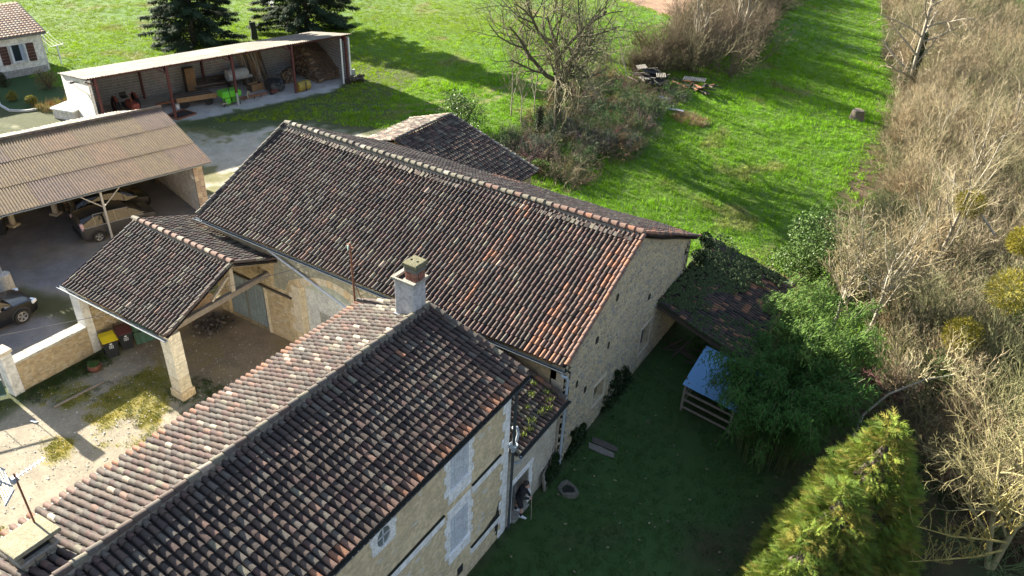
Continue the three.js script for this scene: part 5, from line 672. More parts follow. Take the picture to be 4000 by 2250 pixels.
// ---------------------------------------------------------------- wheelie bins
function bin(label, pos, turn, lidM, s = 1) {
  const t = thing('wheelie_bin', label, 'bin', pos, turn, 'wheelie bins'), bm = mat([0.018, 0.02, 0.023], 0.55), g = new MB(), lo = [0.22, 0.24], hi = [0.29, 0.35], y1 = 0.98;
  const q = (w, d, y) => [V(-w, y, d), V(w, y, d), V(w, y, -d), V(-w, y, -d)], a = q(...lo, 0.03), b = q(...hi, y1); for (let k = 0; k < 4; k++) g.quad(a[k], a[(k + 1) % 4], b[(k + 1) % 4], b[k]); g.poly(a.slice().reverse()); g.box(-0.31, y1 - 0.06, -0.37, 0.31, y1, 0.37, 0, 0.01); part(t, 'body', g, bm);
  part(t, 'lid', new MB().quad(V(-0.31, 0.99, 0.4), V(0.31, 0.99, 0.4), V(0.3, 1.08, 0), V(-0.3, 1.08, 0)).quad(V(-0.3, 1.08, 0), V(0.3, 1.08, 0), V(0.3, 1.05, -0.38), V(-0.3, 1.05, -0.38)).box(-0.32, 0.96, 0.385, 0.32, 1.0, 0.41).box(-0.325, 0.97, -0.38, -0.305, 1.02, 0.4).box(0.305, 0.97, -0.38, 0.325, 1.02, 0.4).box(-0.31, 0.985, -0.385, 0.31, 1.0, 0.4), lidM);
  part(t, 'handle', new MB().bar(V(-0.25, 1.0, -0.44), V(0.25, 1.0, -0.44), 0.03), bm); for (const x of [-0.26, 0.26]) { const w = new THREE.CylinderGeometry(0.1, 0.1, 0.05, 14); w.rotateZ(Math.PI / 2); w.translate(x, 0.1, -0.26); part(t, 'wheel', w, tyreM); }
  const white = mat([0.7, 0.71, 0.72], 0.7), e = new MB(), f = (x, y) => V(x, y, lerp(0.24, 0.35, (y - 0.03) / 0.95) + 0.006); // printed emblem and panel on the front
  for (let k = 0; k < 10; k++) { const a0 = k / 10 * TAU, a1 = (k + 1) / 10 * TAU; e.tri(f(0, 0.8), f(Math.cos(a0) * 0.06, 0.8 + Math.sin(a0) * 0.04), f(Math.cos(a1) * 0.06, 0.8 + Math.sin(a1) * 0.04)); } for (const [x0, x1, y0, y1] of [[-0.09, 0.09, 0.71, 0.725], [-0.09, 0.09, 0.55, 0.565], [-0.09, -0.075, 0.55, 0.72], [0.075, 0.09, 0.55, 0.72], [-0.05, 0.05, 0.66, 0.69], [-0.05, 0.05, 0.59, 0.62]]) e.quad(f(x0, y0), f(x1, y0), f(x1, y1), f(x0, y1)); part(t, 'printed_emblem', e, white);
  if (s !== 1) t.scale.setScalar(s); return t;
}
bin('black wheelie bin with bright yellow lid by the low wall', [-29.55, 0, -14.35], 1.25, mat([0.75, 0.55, 0.01], 0.5));
bin('black wheelie bin with dark maroon lid beside the yellow-lidded one', [-29.55, 0, -15.1], 1.2, mat([0.1, 0.03, 0.03], 0.5));
bin('big black bin with dull yellow lid inside the carport, left edge', [-44.6, 0, -17.6], 1.0, mat([0.35, 0.27, 0.02], 0.6), 1.15);
{ const t = thing('green_sacking', 'folded dark green plastic sheeting leaning by the bins', 'sheeting', [-29.5, 0, -15.95], 1.2), gm = grain([0.05, 0.13, 0.08], 0.5, 2, 0.01), g = new MB(), R = rng(41); for (let k = 0; k < 6; k++) { const z0 = -0.42 + k * 0.14; g.quad(V(z0, 0.02, 0.35 + 0.06 * (k % 2)), V(z0 + 0.14, 0.02, 0.35 + 0.06 * ((k + 1) % 2)), V(z0 + 0.12, 1.1, -0.1 + 0.05 * ((k + 1) % 2)), V(z0 - 0.02, 1.1, -0.1 + 0.05 * (k % 2))); g.quad(V(z0 - 0.02, 1.1, -0.1 + 0.05 * (k % 2)), V(z0 + 0.12, 1.1, -0.1 + 0.05 * ((k + 1) % 2)), V(z0 + 0.12, 0.02, -0.3), V(z0, 0.02, -0.3)); } part(t, 'fold', g, gm); part(t, 'strap', new MB().bar(V(-0.44, 0.6, 0.2), V(0.44, 0.55, 0.22), 0.04, 0.02), blackTrim); }
{ const t = thing('terracotta_pot', 'round terracotta pot with a leafy plant at the foot of the low wall', 'pot', [-29.15, 0, -13.25]); part(t, 'bowl', new MB().lathe(V(0, 0, 0), [[0, 0], [0.16, 0], [0.25, 0.1], [0.29, 0.24], [0.27, 0.34], [0.25, 0.35], [0.26, 0.28], [0, 0.27]], 16).build(0.8), grain([0.16, 0.06, 0.04], 0.6, 1, 0.003)); const R = rng(8), g = new MB(); for (let k = 0; k < 90; k++) { const a = R() * TAU, r = R() * 0.2, p = V(Math.cos(a) * r, 0.28, Math.sin(a) * r), q = p.clone().add(V(Math.cos(a) * 0.12 * R(), 0.1 + 0.16 * R(), Math.sin(a) * 0.12 * R())); g.tri(p, p.clone().add(V(0.05 * (R() - 0.5), 0.02, 0.06)), q); } part(t, 'plant', g, mat([0.05, 0.11, 0.03], 0.8)); }
const rubA = stoneMat(0.06, 0.05, 0.042), rubB = stoneMat(0.1, 0.085, 0.07), rubC = stoneMat(0.14, 0.12, 0.1);
{ const t = single('timber_offcut', new MB().obox(V(0, 0.05, 0), V(0.9, 0, -0.43).normalize(), Y, V(0.43, 0, 0.9).normalize(), 1.1, 0.04, 0.05, 0.01).build(), woodGrey, 'long grey timber edging lying on the courtyard gravel', 'timber', [-28.2, 0, -11.9]); t.rotation.y = 1.05;
  single('paper_scrap', new MB().quad(V(0, 0.02, 0), V(0.3, 0.02, -0.1), V(0.32, 0.05, 0.02), V(0.02, 0.05, 0.1)).build(), mat([0.6, 0.65, 0.7], 0.8), 'crumpled pale scrap lying on the courtyard gravel', 'scrap', [-28.3, 0, -9.9]);
  const rbl = thing('rubble_heap', 'small heap of dark rubble in the corner under the porch', 'rubble', [-28.3, 0, -18.6]), R = rng(9); for (let k = 0; k < 26; k++) { const m = part(rbl, 'stone', stoneGeos[k % 4], [rubA, rubB, rubC][k % 3]); m.position.set((R() - 0.3) * 1.7, 0.04, (R() - 0.5) * 1.5); m.rotation.set(-Math.PI / 2, 0, R() * 6); m.scale.set(0.1 + 0.2 * R(), 0.08 + 0.14 * R(), 0.05 + 0.07 * R()); }
  const cable = new MB().tube([V(-30.4, 4.75, -4), V(-27.3, 4.82, -9.6), V(-25.4, 4.9, -12.5), V(-23.4, 5, -15.9), V(-21.6, 5.15, -19.3)], 0.011, 5).build(1); single('overhead_cable', cable, blackTrim, 'thin overhead cable crossing the courtyard to the barn front', 'cable'); }
// ---------------------------------------------------------------- what is kept in the long shed (positions in the shed's own axes)
const shedAt = (x, y, z) => V(-48.3, 0, -50.8).addScaledVector(AX, x).addScaledVector(BK, z).add(V(0, y, 0)), shedTurn = Math.atan2(-AX.z, AX.x);
{ const t = thing('seed_drill', 'bright green farm spreader with square hopper at the front of the shed', 'machine', shedAt(11.3, 0, 0.7).toArray(), shedTurn), gm = mat([0.12, 0.5, 0.03], 0.45); const m = () => new MB();
  part(t, 'hopper', m().box(-0.85, 0.75, -0.5, 0.75, 1.2, 0.5, 0, 0.04), gm); part(t, 'hopper_lid', m().box(-0.75, 1.2, -0.42, 0.65, 1.26, 0.42, 0, 0.02), mat([0.14, 0.42, 0.05], 0.5)); part(t, 'lower_tank', m().lathe(V(0.25, 0.12, -0.1), [[0.1, 0], [0.3, 0.1], [0.34, 0.45], [0.2, 0.64]], 12).build(0.8), gm); part(t, 'frame', m().box(-0.7, 0.25, -0.35, -0.1, 0.75, 0.3, 0, 0.02), mat([0.06, 0.22, 0.03], 0.6)); for (const x of [-0.75, 0.65]) part(t, 'leg', m().bar(V(x, 0, -0.3), V(x * 0.8, 0.8, -0.3), 0.06), iron); part(t, 'handle', m().tube([V(-0.1, 1.25, 0), V(-0.1, 1.45, 0), V(0.1, 1.48, -0.2), V(0.15, 1.2, -0.5), V(0.12, 0.85, -0.54)], 0.03, 6).build(1), iron); part(t, 'drawbar', m().bar(V(0.4, 0.35, -0.5), V(0.9, 0.4, -0.6), 0.08), woodPale); }
{ const t = thing('storage_tank', 'grey-white ribbed tank lying on its side at the back of the shed', 'tank', shedAt(8.7, 0, 4.4).toArray(), shedTurn), wm = grain([0.42, 0.45, 0.48], 0.6, 1, 0.003), g = new MB().lathe(V(0, -1, 0), [[0, 0], [0.35, 0.02], [0.5, 0.12], [0.5, 0.55], [0.53, 0.58], [0.5, 0.62], [0.5, 0.98], [0.53, 1.02], [0.5, 1.06], [0.5, 1.4], [0.53, 1.44], [0.5, 1.48], [0.5, 1.88], [0.35, 1.98], [0, 2]], 18).build(0.7); g.rotateZ(Math.PI / 2); g.translate(0, 1.15, 0); part(t, 'drum', g, wm); part(t, 'cradle', new MB().box(-0.8, 0, -0.4, -0.6, 0.75, 0.4).box(0.6, 0, -0.4, 0.8, 0.75, 0.4), woodDark); part(t, 'valve', new MB().box(-1.35, 0.7, -0.14, -1, 0.95, 0.14, 0, 0.03), wm); }
{ const t = thing('farm_trailer', 'old wooden flat trailer with a pale log bed in the shed', 'trailer', shedAt(13.4, 0, 2.6).toArray(), shedTurn - 0.15), m = () => new MB(); for (let k = 0; k < 7; k++) part(t, 'bed_plank', m().box(-1.5 + k * 0.02, 0.72, -0.85 + k * 0.25, 1.6, 0.78, -0.62 + k * 0.25, 0, 0.006), k % 2 ? woodGrey : woodDark); part(t, 'front_board', m().box(-1.55, 0.55, -0.98, 1.6, 0.95, -0.9, 0, 0.01), woodWarm).userData.label = 'sunlit plank side'; for (const x of [-0.9, 1.0]) for (const z of [-0.8, 0.8]) { const w = new THREE.CylinderGeometry(0.36, 0.36, 0.18, 16); w.rotateX(Math.PI / 2); w.translate(x, 0.36, z); part(t, 'wheel', w, tyreM); } part(t, 'drawbar', m().bar(V(1.4, 0.5, 0), V(3.0, 0.35, 0.1), 0.12), rust); }
{ const t = thing('tractor', 'old rusty red tractor in the hazy left bay of the shed', 'tractor', shedAt(18.4, 0, 3.0).toArray(), shedTurn + Math.PI / 2), m = () => new MB(), red = grain([0.25, 0.06, 0.04], 0.7, 1, 0.003); part(t, 'bonnet', m().box(0.1, 0.8, -0.28, 1.7, 1.35, 0.28, 0, 0.08), red); part(t, 'gearbox', m().box(-1, 0.5, -0.25, 1.5, 0.85, 0.25, 0, 0.03), iron); part(t, 'seat', m().box(-0.9, 1.2, -0.25, -0.45, 1.3, 0.25, 0, 0.04).box(-0.98, 1.2, -0.25, -0.88, 1.6, 0.25, 0, 0.04), blackTrim); for (const s of [-1, 1]) { const w = new THREE.TorusGeometry(0.5, 0.19, 8, 22); w.translate(-0.7, 0.69, s * 0.75); part(t, 'rear_wheel', w, tyreM); const h = new THREE.CylinderGeometry(0.34, 0.34, 0.12, 16); h.rotateX(Math.PI / 2); h.translate(-0.7, 0.69, s * 0.75); part(t, 'rear_hub', h, red); const f = new THREE.TorusGeometry(0.26, 0.1, 8, 18); f.translate(1.35, 0.36, s * 0.6); part(t, 'front_wheel', f, tyreM); part(t, 'mudguard', m().tube([V(-1.25, 0.95, s * 0.75), V(-1.0, 1.35, s * 0.75), V(-0.55, 1.42, s * 0.75), V(-0.15, 1.15, s * 0.75)], 0.1, 5), red); } const sw = new THREE.TorusGeometry(0.2, 0.02, 6, 16); sw.rotateX(Math.PI / 2 - 0.5); sw.translate(-0.25, 1.5, 0); part(t, 'steering_wheel', sw, iron); part(t, 'exhaust', m().tube([V(1.1, 1.3, 0.1), V(1.1, 2.0, 0.1)], 0.04, 7), rust); }
{ const t = thing('steel_drum', 'dented ochre steel drum lying at the front of the shed beside a red post', 'drum', shedAt(4.75, 0, 0.35).toArray(), shedTurn + 0.15), om = grain([0.36, 0.27, 0.05], 0.6, 1, 0.006), g = new MB().lathe(V(0, -0.62, 0), [[0, 0], [0.4, 0.02], [0.42, 0.05], [0.41, 0.4], [0.43, 0.43], [0.41, 0.46], [0.41, 0.8], [0.43, 0.83], [0.41, 0.86], [0.42, 1.2], [0.4, 1.23], [0, 1.24]], 16).build(0.6); g.rotateZ(Math.PI / 2); g.translate(0, 0.43, 0); part(t, 'shell', g, om); part(t, 'strap', new MB().box(-0.05, 0.1, -0.46, 0.02, 0.88, -0.42), iron); }
{ const t = thing('tarpaulin_heap', 'load under a dark tarpaulin on a red hand barrow in the shed', 'tarpaulin', shedAt(6.7, 0, 1.7).toArray(), shedTurn), g = new THREE.IcosahedronGeometry(1, 3), p = g.attributes.position; for (let i = 0; i < p.count; i++) { const x = p.getX(i), y = p.getY(i), z = p.getZ(i), f = 1 + 0.35 * (fbm(x * 2.3 + 5, z * 2.3 + y * 2, 3) - 0.5); p.setXYZ(i, Math.sign(x) * Math.pow(Math.abs(x), 0.7) * 0.75 * f, 0.55 + Math.sign(y) * Math.pow(Math.abs(y), 0.7) * 0.5 * f, Math.sign(z) * Math.pow(Math.abs(z), 0.7) * 0.85 * f); } g.computeVertexNormals(); part(t, 'tarpaulin', g, mat([0.03, 0.034, 0.038], 0.4)); const w = new THREE.CylinderGeometry(0.2, 0.2, 0.08, 14); w.rotateX(Math.PI / 2); w.translate(0.7, 0.2, -0.8); part(t, 'barrow_wheel', w, tyreM); part(t, 'barrow_tray', new MB().box(0.2, 0.18, -0.95, 0.8, 0.4, -0.5, 0, 0.03), redSteel); }
{ const t = thing('white_pail', 'white plastic pail standing at the trailer in the shed', 'pail', shedAt(15.0, 0, 2.2).toArray()); part(t, 'bucket', new MB().lathe(V(0, 0, 0), [[0, 0.01], [0.15, 0.01], [0.19, 0.4], [0.2, 0.41], [0.18, 0.4], [0.14, 0.04], [0, 0.04]], 14).build(0.7), mat([0.6, 0.63, 0.65], 0.6)); const h = new THREE.TorusGeometry(0.18, 0.008, 4, 14, Math.PI); h.translate(0, 0.4, 0); part(t, 'bail', h, galv); }
{ const t = thing('harrow', 'flat dark steel harrow frame lying on gravel in front of the shed', 'harrow', shedAt(15.4, 0.02, 0.6).toArray(), shedTurn + 0.3); for (const [a, b] of [[V(-0.8, 0.06, -0.7), V(0.9, 0.06, -0.6)], [V(-0.8, 0.06, 0.8), V(0.9, 0.06, 0.7)], [V(-0.8, 0.06, -0.7), V(-0.8, 0.06, 0.8)], [V(0.9, 0.06, -0.6), V(0.9, 0.06, 0.7)]]) part(t, 'bar', new MB().bar(a, b, 0.1), rust); part(t, 'mesh_panel', new MB().box(-0.8, 0.02, -0.65, 0.9, 0.05, 0.75), iron); }
{ const R = rng(61), t = thing('plank_rack', 'tall poles and planks leaning on the shed back wall', 'planks', shedAt(6.6, 0, 5.6).toArray(), shedTurn); for (let k = 0; k < 22; k++) { const x = -1.1 + k * 0.1; part(t, 'plank', new MB().bar(V(x + (R() - 0.5) * 0.4, 0, -0.9 + 0.5 * R()), V(x + (R() - 0.5) * 0.5, 2.2 + 0.6 * R(), 0.55), 0.06 + 0.07 * R(), 0.03), [woodGrey, woodWarm, woodDark, woodPale][(R() * 4) | 0]); }
  const u = thing('tall_crate', 'tall narrow wooden crate standing at the shed back wall', 'crate', shedAt(12.4, 0, 5.5).toArray(), shedTurn); for (let k = 0; k < 4; k++) part(u, 'slat', new MB().box(-0.4 + k * 0.2, 0, -0.3, -0.22 + k * 0.2, 2.1, -0.26, 0, 0.004), woodWarm); part(u, 'case', new MB().box(-0.4, 0, -0.25, 0.4, 2.08, 0.25), woodDark); part(u, 'batten', new MB().box(-0.4, 0.4, -0.34, 0.4, 0.5, -0.3).box(-0.4, 1.6, -0.34, 0.4, 1.7, -0.3), woodWarm);
  const h = thing('pole_pile', 'long dark poles piled flat along the shed back wall', 'poles', shedAt(10.2, 0, 5.4).toArray(), shedTurn); for (let k = 0; k < 16; k++) part(h, 'pole', new MB().tube([V(-1.6 + R() * 0.4, 0.1 + 0.1 * (k % 9), -0.5 + R()), V(1.5 + R() * 0.5, 0.15 + 0.1 * (k % 9), -0.5 + R())], 0.06, 6), k % 3 ? woodDark : woodGrey);
  const c = thing('plough_share', 'rusty plough on a beam lying by the shed post', 'plough', shedAt(9.1, 0, 1.1).toArray(), shedTurn); part(c, 'beam', new MB().bar(V(-1.2, 0.25, -0.2), V(1.2, 0.2, 0.1), 0.12), rust); const w = new THREE.TorusGeometry(0.26, 0.08, 7, 18); w.rotateY(0.8); w.translate(0.3, 0.34, 0.1); part(c, 'wheel', w, woodPale); for (const x of [-0.8, -0.2, 0.7]) part(c, 'share', new MB().bar(V(x, 0.25, 0), V(x + 0.2, 0.02, -0.3), 0.1, 0.03), rust);
  const wb = thing('wooden_box', 'open brown wooden box beside the tarpaulin in the shed', 'box', shedAt(7.9, 0, 2.9).toArray(), shedTurn + 0.2); part(wb, 'panel', new MB().box(-0.6, 0, -0.35, 0.6, 0.6, -0.3), woodWarm); part(wb, 'panel', new MB().box(-0.6, 0, 0.3, 0.6, 0.6, 0.35), woodWarm); part(wb, 'panel', new MB().box(-0.6, 0, -0.3, -0.55, 0.6, 0.3), woodDark); part(wb, 'panel', new MB().box(0.55, 0, -0.3, 0.6, 0.6, 0.3), woodDark); part(wb, 'bottom', new MB().box(-0.55, 0.02, -0.3, 0.55, 0.06, 0.3), woodDark); }
{ // firewood: split logs, each a piece, piled to the roof along the right-hand wall
  const R = rng(71), t = thing('firewood_stack', 'high stack of split firewood filling the right bay of the shed', 'firewood', shedAt(1.9, 0, 3.9).toArray(), shedTurn), lm = [grain([0.17, 0.11, 0.065], 0.9, 2, 0.004), woodGrey, woodDark, grain([0.24, 0.17, 0.1], 0.9, 2, 0.004), grain([0.13, 0.09, 0.06], 0.9, 2, 0.004)]; const lg = [0, 1, 2].map((k) => { const a = 0.075 + 0.012 * k; return new MB().tube([V(-0.22, 0, 0), V(0.22, 0, 0)], a, 5).build(); });
  let n = 0; for (let z = -2.4; z <= 2.3 && n < 296; z += 0.165) { const top = 2.4 + 0.5 * Math.sin(z * 1.2) - Math.max(0, -z - 0.4) * 0.85; for (let y = 0.08; y < top && n < 296; y += 0.145) { const m = part(t, 'log', lg[(R() * 3) | 0], lm[(R() * 5) | 0]); m.position.set(0.3 + (R() - 0.5) * 0.3 + (top - y) * 0.16, y, z + (R() - 0.5) * 0.04); m.rotation.set(R() * 3, (R() - 0.5) * 0.3, (R() - 0.5) * 0.2); n++; } }
  const more = [], MM = new THREE.Matrix4(); for (let x = -1.5; x < 0.25; x += 0.42) for (let z = -2.2; z < 2.3; z += 0.165) { const top = 2.35 + 0.4 * Math.sin(z * 1.2 + x) - Math.max(0, -z - 0.2) * 0.9; for (let y = Math.max(0.1, top - 0.9); y < top; y += 0.15) more.push(new THREE.Matrix4().compose(V(x + (R() - 0.5) * 0.15, y, z), new THREE.Quaternion().setFromEuler(new THREE.Euler(R() * 3, (R() - 0.5) * 0.4, (R() - 0.5) * 0.3)), V(1, 1, 1))); } const im = new THREE.InstancedMesh(lg[1], lm[4], more.length); more.forEach((q, k) => im.setMatrixAt(k, q)); im.name = 'more_logs'; im.userData.kind = 'stuff'; t.add(im);
  const s = thing('kindling_stack', 'small stack of split logs behind a red shed post', 'firewood', shedAt(4.7, 0, 3.0).toArray(), shedTurn); for (let k = 0; k < 60; k++) { const m = part(s, 'log', lg[k % 3], lm[(R() * 5) | 0]); m.position.set(-0.5 + (k % 7) * 0.16, 0.08 + 0.14 * ((k / 7) | 0), (R() - 0.5) * 0.3); m.rotation.y = Math.PI / 2 + (R() - 0.5) * 0.3; }
  const b = thing('concrete_blocks', 'pile of pale concrete blocks outside the right end of the shed', 'blocks', shedAt(-0.7, 0, 1.4).toArray(), shedTurn); for (let k = 0; k < 9; k++) part(b, 'block', new MB().box(-0.5 + (k % 3) * 0.42, ((k / 3) | 0) * 0.21, -0.2, -0.1 + (k % 3) * 0.42, ((k / 3) | 0) * 0.21 + 0.2, 0.02, 0.05 * (k % 2), 0.01), grain([0.45, 0.46, 0.45], 0.95, 1, 0.005)); const lp = thing('log_heap', 'dark log ends heaped outside the shed corner', 'logs', shedAt(-0.4, 0, -0.1).toArray(), shedTurn); for (let k = 0; k < 16; k++) { const m = part(lp, 'log', lg[k % 3], woodDark); m.scale.setScalar(1.5); m.position.set((R() - 0.5) * 1.6, 0.12 + 0.2 * ((k / 7) | 0), (R() - 0.5) * 0.9); m.rotation.y = R() * 3; } }
{ const t = thing('white_hatch', 'low box with glaring white lid against the shed end wall', 'hatch', [-58.8, 0, -30.9], 0.28); part(t, 'lid', new MB().box(-1.05, 0.72, -1.05, 1.05, 0.84, 1.05, 0, 0.02), mat([0.92, 0.92, 0.91], 0.5)); part(t, 'kerb', new MB().box(-0.95, 0, -0.95, 0.95, 0.72, 0.95, 0, 0.02), render); }
// ---------------------------------------------------------------- clothes line, kerb
{ const t = thing('clothes_line', 'white T-shaped clothes line posts with wires on the lawn beside the modern house', 'clothes line', [-74, 0, -38.6]), wm = mat([0.72, 0.72, 0.7], 0.7), O = [-74, 0, -38.6], m = () => new MB(...O), P = [V(-76.3, 0, -39.27), V(-71.7, 0, -37.85)]; for (const p of P) { const s = sub(t, 'post'); part(s, 'shaft', m().box(p.x - 0.05, 0, p.z - 0.05, p.x + 0.05, 1.75, p.z + 0.05), wm); part(s, 'cross_arm', m().bar(p.clone().add(V(0.02, 1.72, -0.6)), p.clone().add(V(0, 1.72, 0.55)), 0.06, 0.05).bar(p.clone().add(V(0, 1.7, -0.5)), p.clone().add(V(0, 1.85, -0.62)), 0.05), wm); } for (let k = 0; k < 4; k++) { const z = -0.5 + k * 0.33; part(t, 'wire', m().tube([P[0].clone().add(V(0, 1.74, z)), P[0].clone().lerp(P[1], 0.5).add(V(0, 1.62, z)), P[1].clone().add(V(0, 1.74, z))], 0.006, 4), wm); } }
{ const k = new MB(); const pts = BEDKERB.map(([x, z]) => V(x, 0.05, z)); for (let i = 0; i + 1 < pts.length; i++) k.bar(pts[i], pts[i + 1], 0.14, 0.2); structure('kerb', k.build(), grain([0.55, 0.55, 0.53], 0.95, 1, 0.01)); }
// ---------------------------------------------------------------- in the field and garden
const onGround = (x, z, dy = 0) => [x, hgt(x, z) + dy, z];
{ const R = rng(81), t = thing('scrap_heap', 'heap of old corrugated sheets and timber at the end of the hedge', 'scrap heap', onGround(-26.6, -68)), cm = [fibre(0.1, 0.095, 0.085), fibre(0.05, 0.05, 0.048), fibre(0.16, 0.15, 0.135)]; 
  for (let k = 0; k < 15; k++) { const a = R() * TAU, c = V((R() - 0.5) * 2.6, 0.15 + 0.16 * k * 0.5 + R() * 0.2, (R() - 0.5) * 2.4), u = V(Math.cos(a), (R() - 0.5) * 0.5, Math.sin(a)).normalize(), w = V(-Math.sin(a), 0.2 + (R() - 0.5) * 0.5, Math.cos(a)).normalize(), A = c.clone().addScaledVector(u, -0.45).addScaledVector(w, -0.7); part(t, 'sheet', corrugated(A, A.clone().addScaledVector(u, 0.9), A.clone().addScaledVector(w, 1.4), 0.16, 0.03, V(0, 0, 0)), cm[k % 3]); }
  for (let k = 0; k < 34; k++) { const a = R() * TAU, c = V((R() - 0.5) * 3.4, 0.1 + R() * 0.9, (R() - 0.5) * 3), d = V(Math.cos(a), (R() - 0.5) * 0.5, Math.sin(a)); part(t, 'timber', new MB().bar(c.clone().addScaledVector(d, -0.8), c.clone().addScaledVector(d, 0.8), 0.1, 0.06), [woodDark, woodGrey, darkMoss][k % 3]); }
  const d = thing('scrap_heap', 'low dark heap of rusty scrap and boards under the hedge, right of the sheets', 'scrap heap', onGround(-22.9, -69.4)); for (let k = 0; k < 22; k++) { const a = R() * TAU, c = V((R() - 0.5) * 3, 0.1 + R() * 0.5, (R() - 0.5) * 1.8), e = V(Math.cos(a), (R() - 0.5) * 0.4, Math.sin(a)); part(d, 'timber', new MB().bar(c.clone().addScaledVector(e, -0.9), c.clone().addScaledVector(e, 0.9), 0.14, 0.08), [woodDark, darkMoss, rust][k % 3]); } part(d, 'sheet', corrugated(V(-1.2, 0.9, -0.6), V(0.9, 1.0, -0.9), V(-1.1, 0.75, 0.1), 0.16, 0.03, V(0, 0, 0)), fibre(0.11, 0.12, 0.13));
  single('tin_sheet', corrugated(V(-0.7, 0.1, -0.28), V(0.75, 0.06, -0.1), V(-0.7, 0.14, 0.3), 0.12, 0.015, V(0, 0, 0)), mat([0.5, 0.52, 0.55], 0.5, { metalness: 0.4 }), 'flat pale tin sheet lying in the sunny grass', 'sheet', onGround(-22.0, -62.9, 0.06), 0.35);
  single('tin_sheet', corrugated(V(-0.5, 0.1, -0.3), V(0.6, 0.12, -0.3), V(-0.5, 0.14, 0.4), 0.12, 0.015, V(0, 0, 0)), mat([0.25, 0.27, 0.3], 0.6, { metalness: 0.3 }), 'grey tin sheet lying in shade below the scrap heap', 'sheet', onGround(-23.9, -64.7, 0.06), -0.3);
  const st = thing('tree_stump', 'wide weathered tree stump alone in the green field', 'stump', onGround(-8.9, -74.6)), g = new MB().lathe(V(0, 0, 0), [[1.0, -0.15], [0.78, 0.15], [0.68, 0.6], [0.66, 1.02], [0.6, 1.06], [0.3, 1.03], [0, 1.05]], 14), gg = g.build(0.9), p = gg.attributes.position; for (let i = 0; i < p.count; i++) { const a = Math.atan2(p.getZ(i), p.getX(i)), f = 1 + 0.16 * Math.sin(a * 3 + 1) + 0.07 * Math.sin(a * 7); p.setX(i, p.getX(i) * f); p.setZ(i, p.getZ(i) * f); } part(st, 'trunk', gg, grain([0.2, 0.165, 0.13], 0.97, 2, 0.05)); st.scale.setScalar(0.78);
  const sn = thing('dead_stump', 'charred upright dead trunk behind the long shed roof', 'stump', [-65.7, 0, -55.1]); part(sn, 'trunk', new MB().tube([V(0, 0, 0), V(0.05, 0.9, 0), V(-0.05, 1.7, 0.05)], [0.36, 0.3, 0.32], 8).build(0.9), darkMoss); part(sn, 'broken_limb', new MB().tube([V(0, 1.4, 0), V(-0.3, 1.75, 0.1)], [0.14, 0.1], 6), darkMoss);
  const sl = thing('stone_slabs', 'two worn stone slabs lying in the garden below the barn gable', 'slabs', [-8.4, 0, -21.8], 0.1); for (const k of [0, 1]) part(sl, 'slab', new MB().slab(V(-0.6, 0.02, -0.35 + k * 0.38), V(1, 0, 0.05).normalize(), V(0, 0, 1), [[0, 0], [0.5, -0.04], [1.15, 0.03], [1.2, 0.26], [0.7, 0.31], [0.1, 0.28]], -0.045), [rubB, stoneMat(0.2, 0.18, 0.15)][k]);
  const wl = thing('stone_trough', 'broken stone ring half sunk in weeds by the barn corner', 'stone ring', [-8.45, 0, -19.0]); const rg = new MB().lathe(V(0, 0, 0), [[0.42, 0], [0.38, 0.16], [0.27, 0.18], [0.23, 0.14], [0.22, 0.02]], 11).build(0.5), rp = rg.attributes.position; for (let i = 0; i < rp.count; i++) { const a = Math.atan2(rp.getZ(i), rp.getX(i)); const f = 1 + 0.12 * Math.sin(a * 2 + 1) + 0.06 * Math.sin(a * 5); rp.setXYZ(i, rp.getX(i) * f, rp.getY(i) * (0.6 + 0.5 * Math.sin(a * 2)), rp.getZ(i) * f); } part(wl, 'ring', rg, stoneMat(0.14, 0.13, 0.1)); part(wl, 'hollow', new MB().lathe(V(0, 0.04, 0), [[0, 0], [0.23, 0.0]], 11), mat([0.015, 0.015, 0.012], 1));
  const bd = thing('propped_board', 'old framed board propped on the wall beside the garden door', 'board', [-9.25, 0, -18.75], 0.2); part(bd, 'frame', new MB().bar(V(0, 0, -0.4), V(-0.12, 0.75, -0.4), 0.06).bar(V(0, 0, 0.3), V(-0.12, 0.75, 0.3), 0.06).bar(V(-0.12, 0.75, -0.4), V(-0.12, 0.75, 0.3), 0.06).bar(V(0, 0.03, -0.4), V(0, 0.03, 0.3), 0.06), woodGrey); part(bd, 'panel', new MB().quad(V(0, 0, -0.4), V(0, 0, 0.3), V(-0.12, 0.75, 0.3), V(-0.12, 0.75, -0.4)), grain([0.4, 0.4, 0.36], 0.9, 1, 0.003)); 
  const dw = thing('white_fence', 'short white picket fence at the very top edge behind the lawn', 'fence', [-76, 0, -66.6], -0.5); for (let k = 0; k < 14; k++) part(dw, 'picket', new MB().box(-2.5 + k * 0.36, 0, -0.02, -2.3 + k * 0.36, 1.1, 0.02), mat([0.72, 0.73, 0.74], 0.7)); for (const y of [0.3, 0.85]) part(dw, 'rail', new MB().box(-2.6, y, 0.02, 2.6, y + 0.08, 0.06), mat([0.72, 0.73, 0.74], 0.7)); }
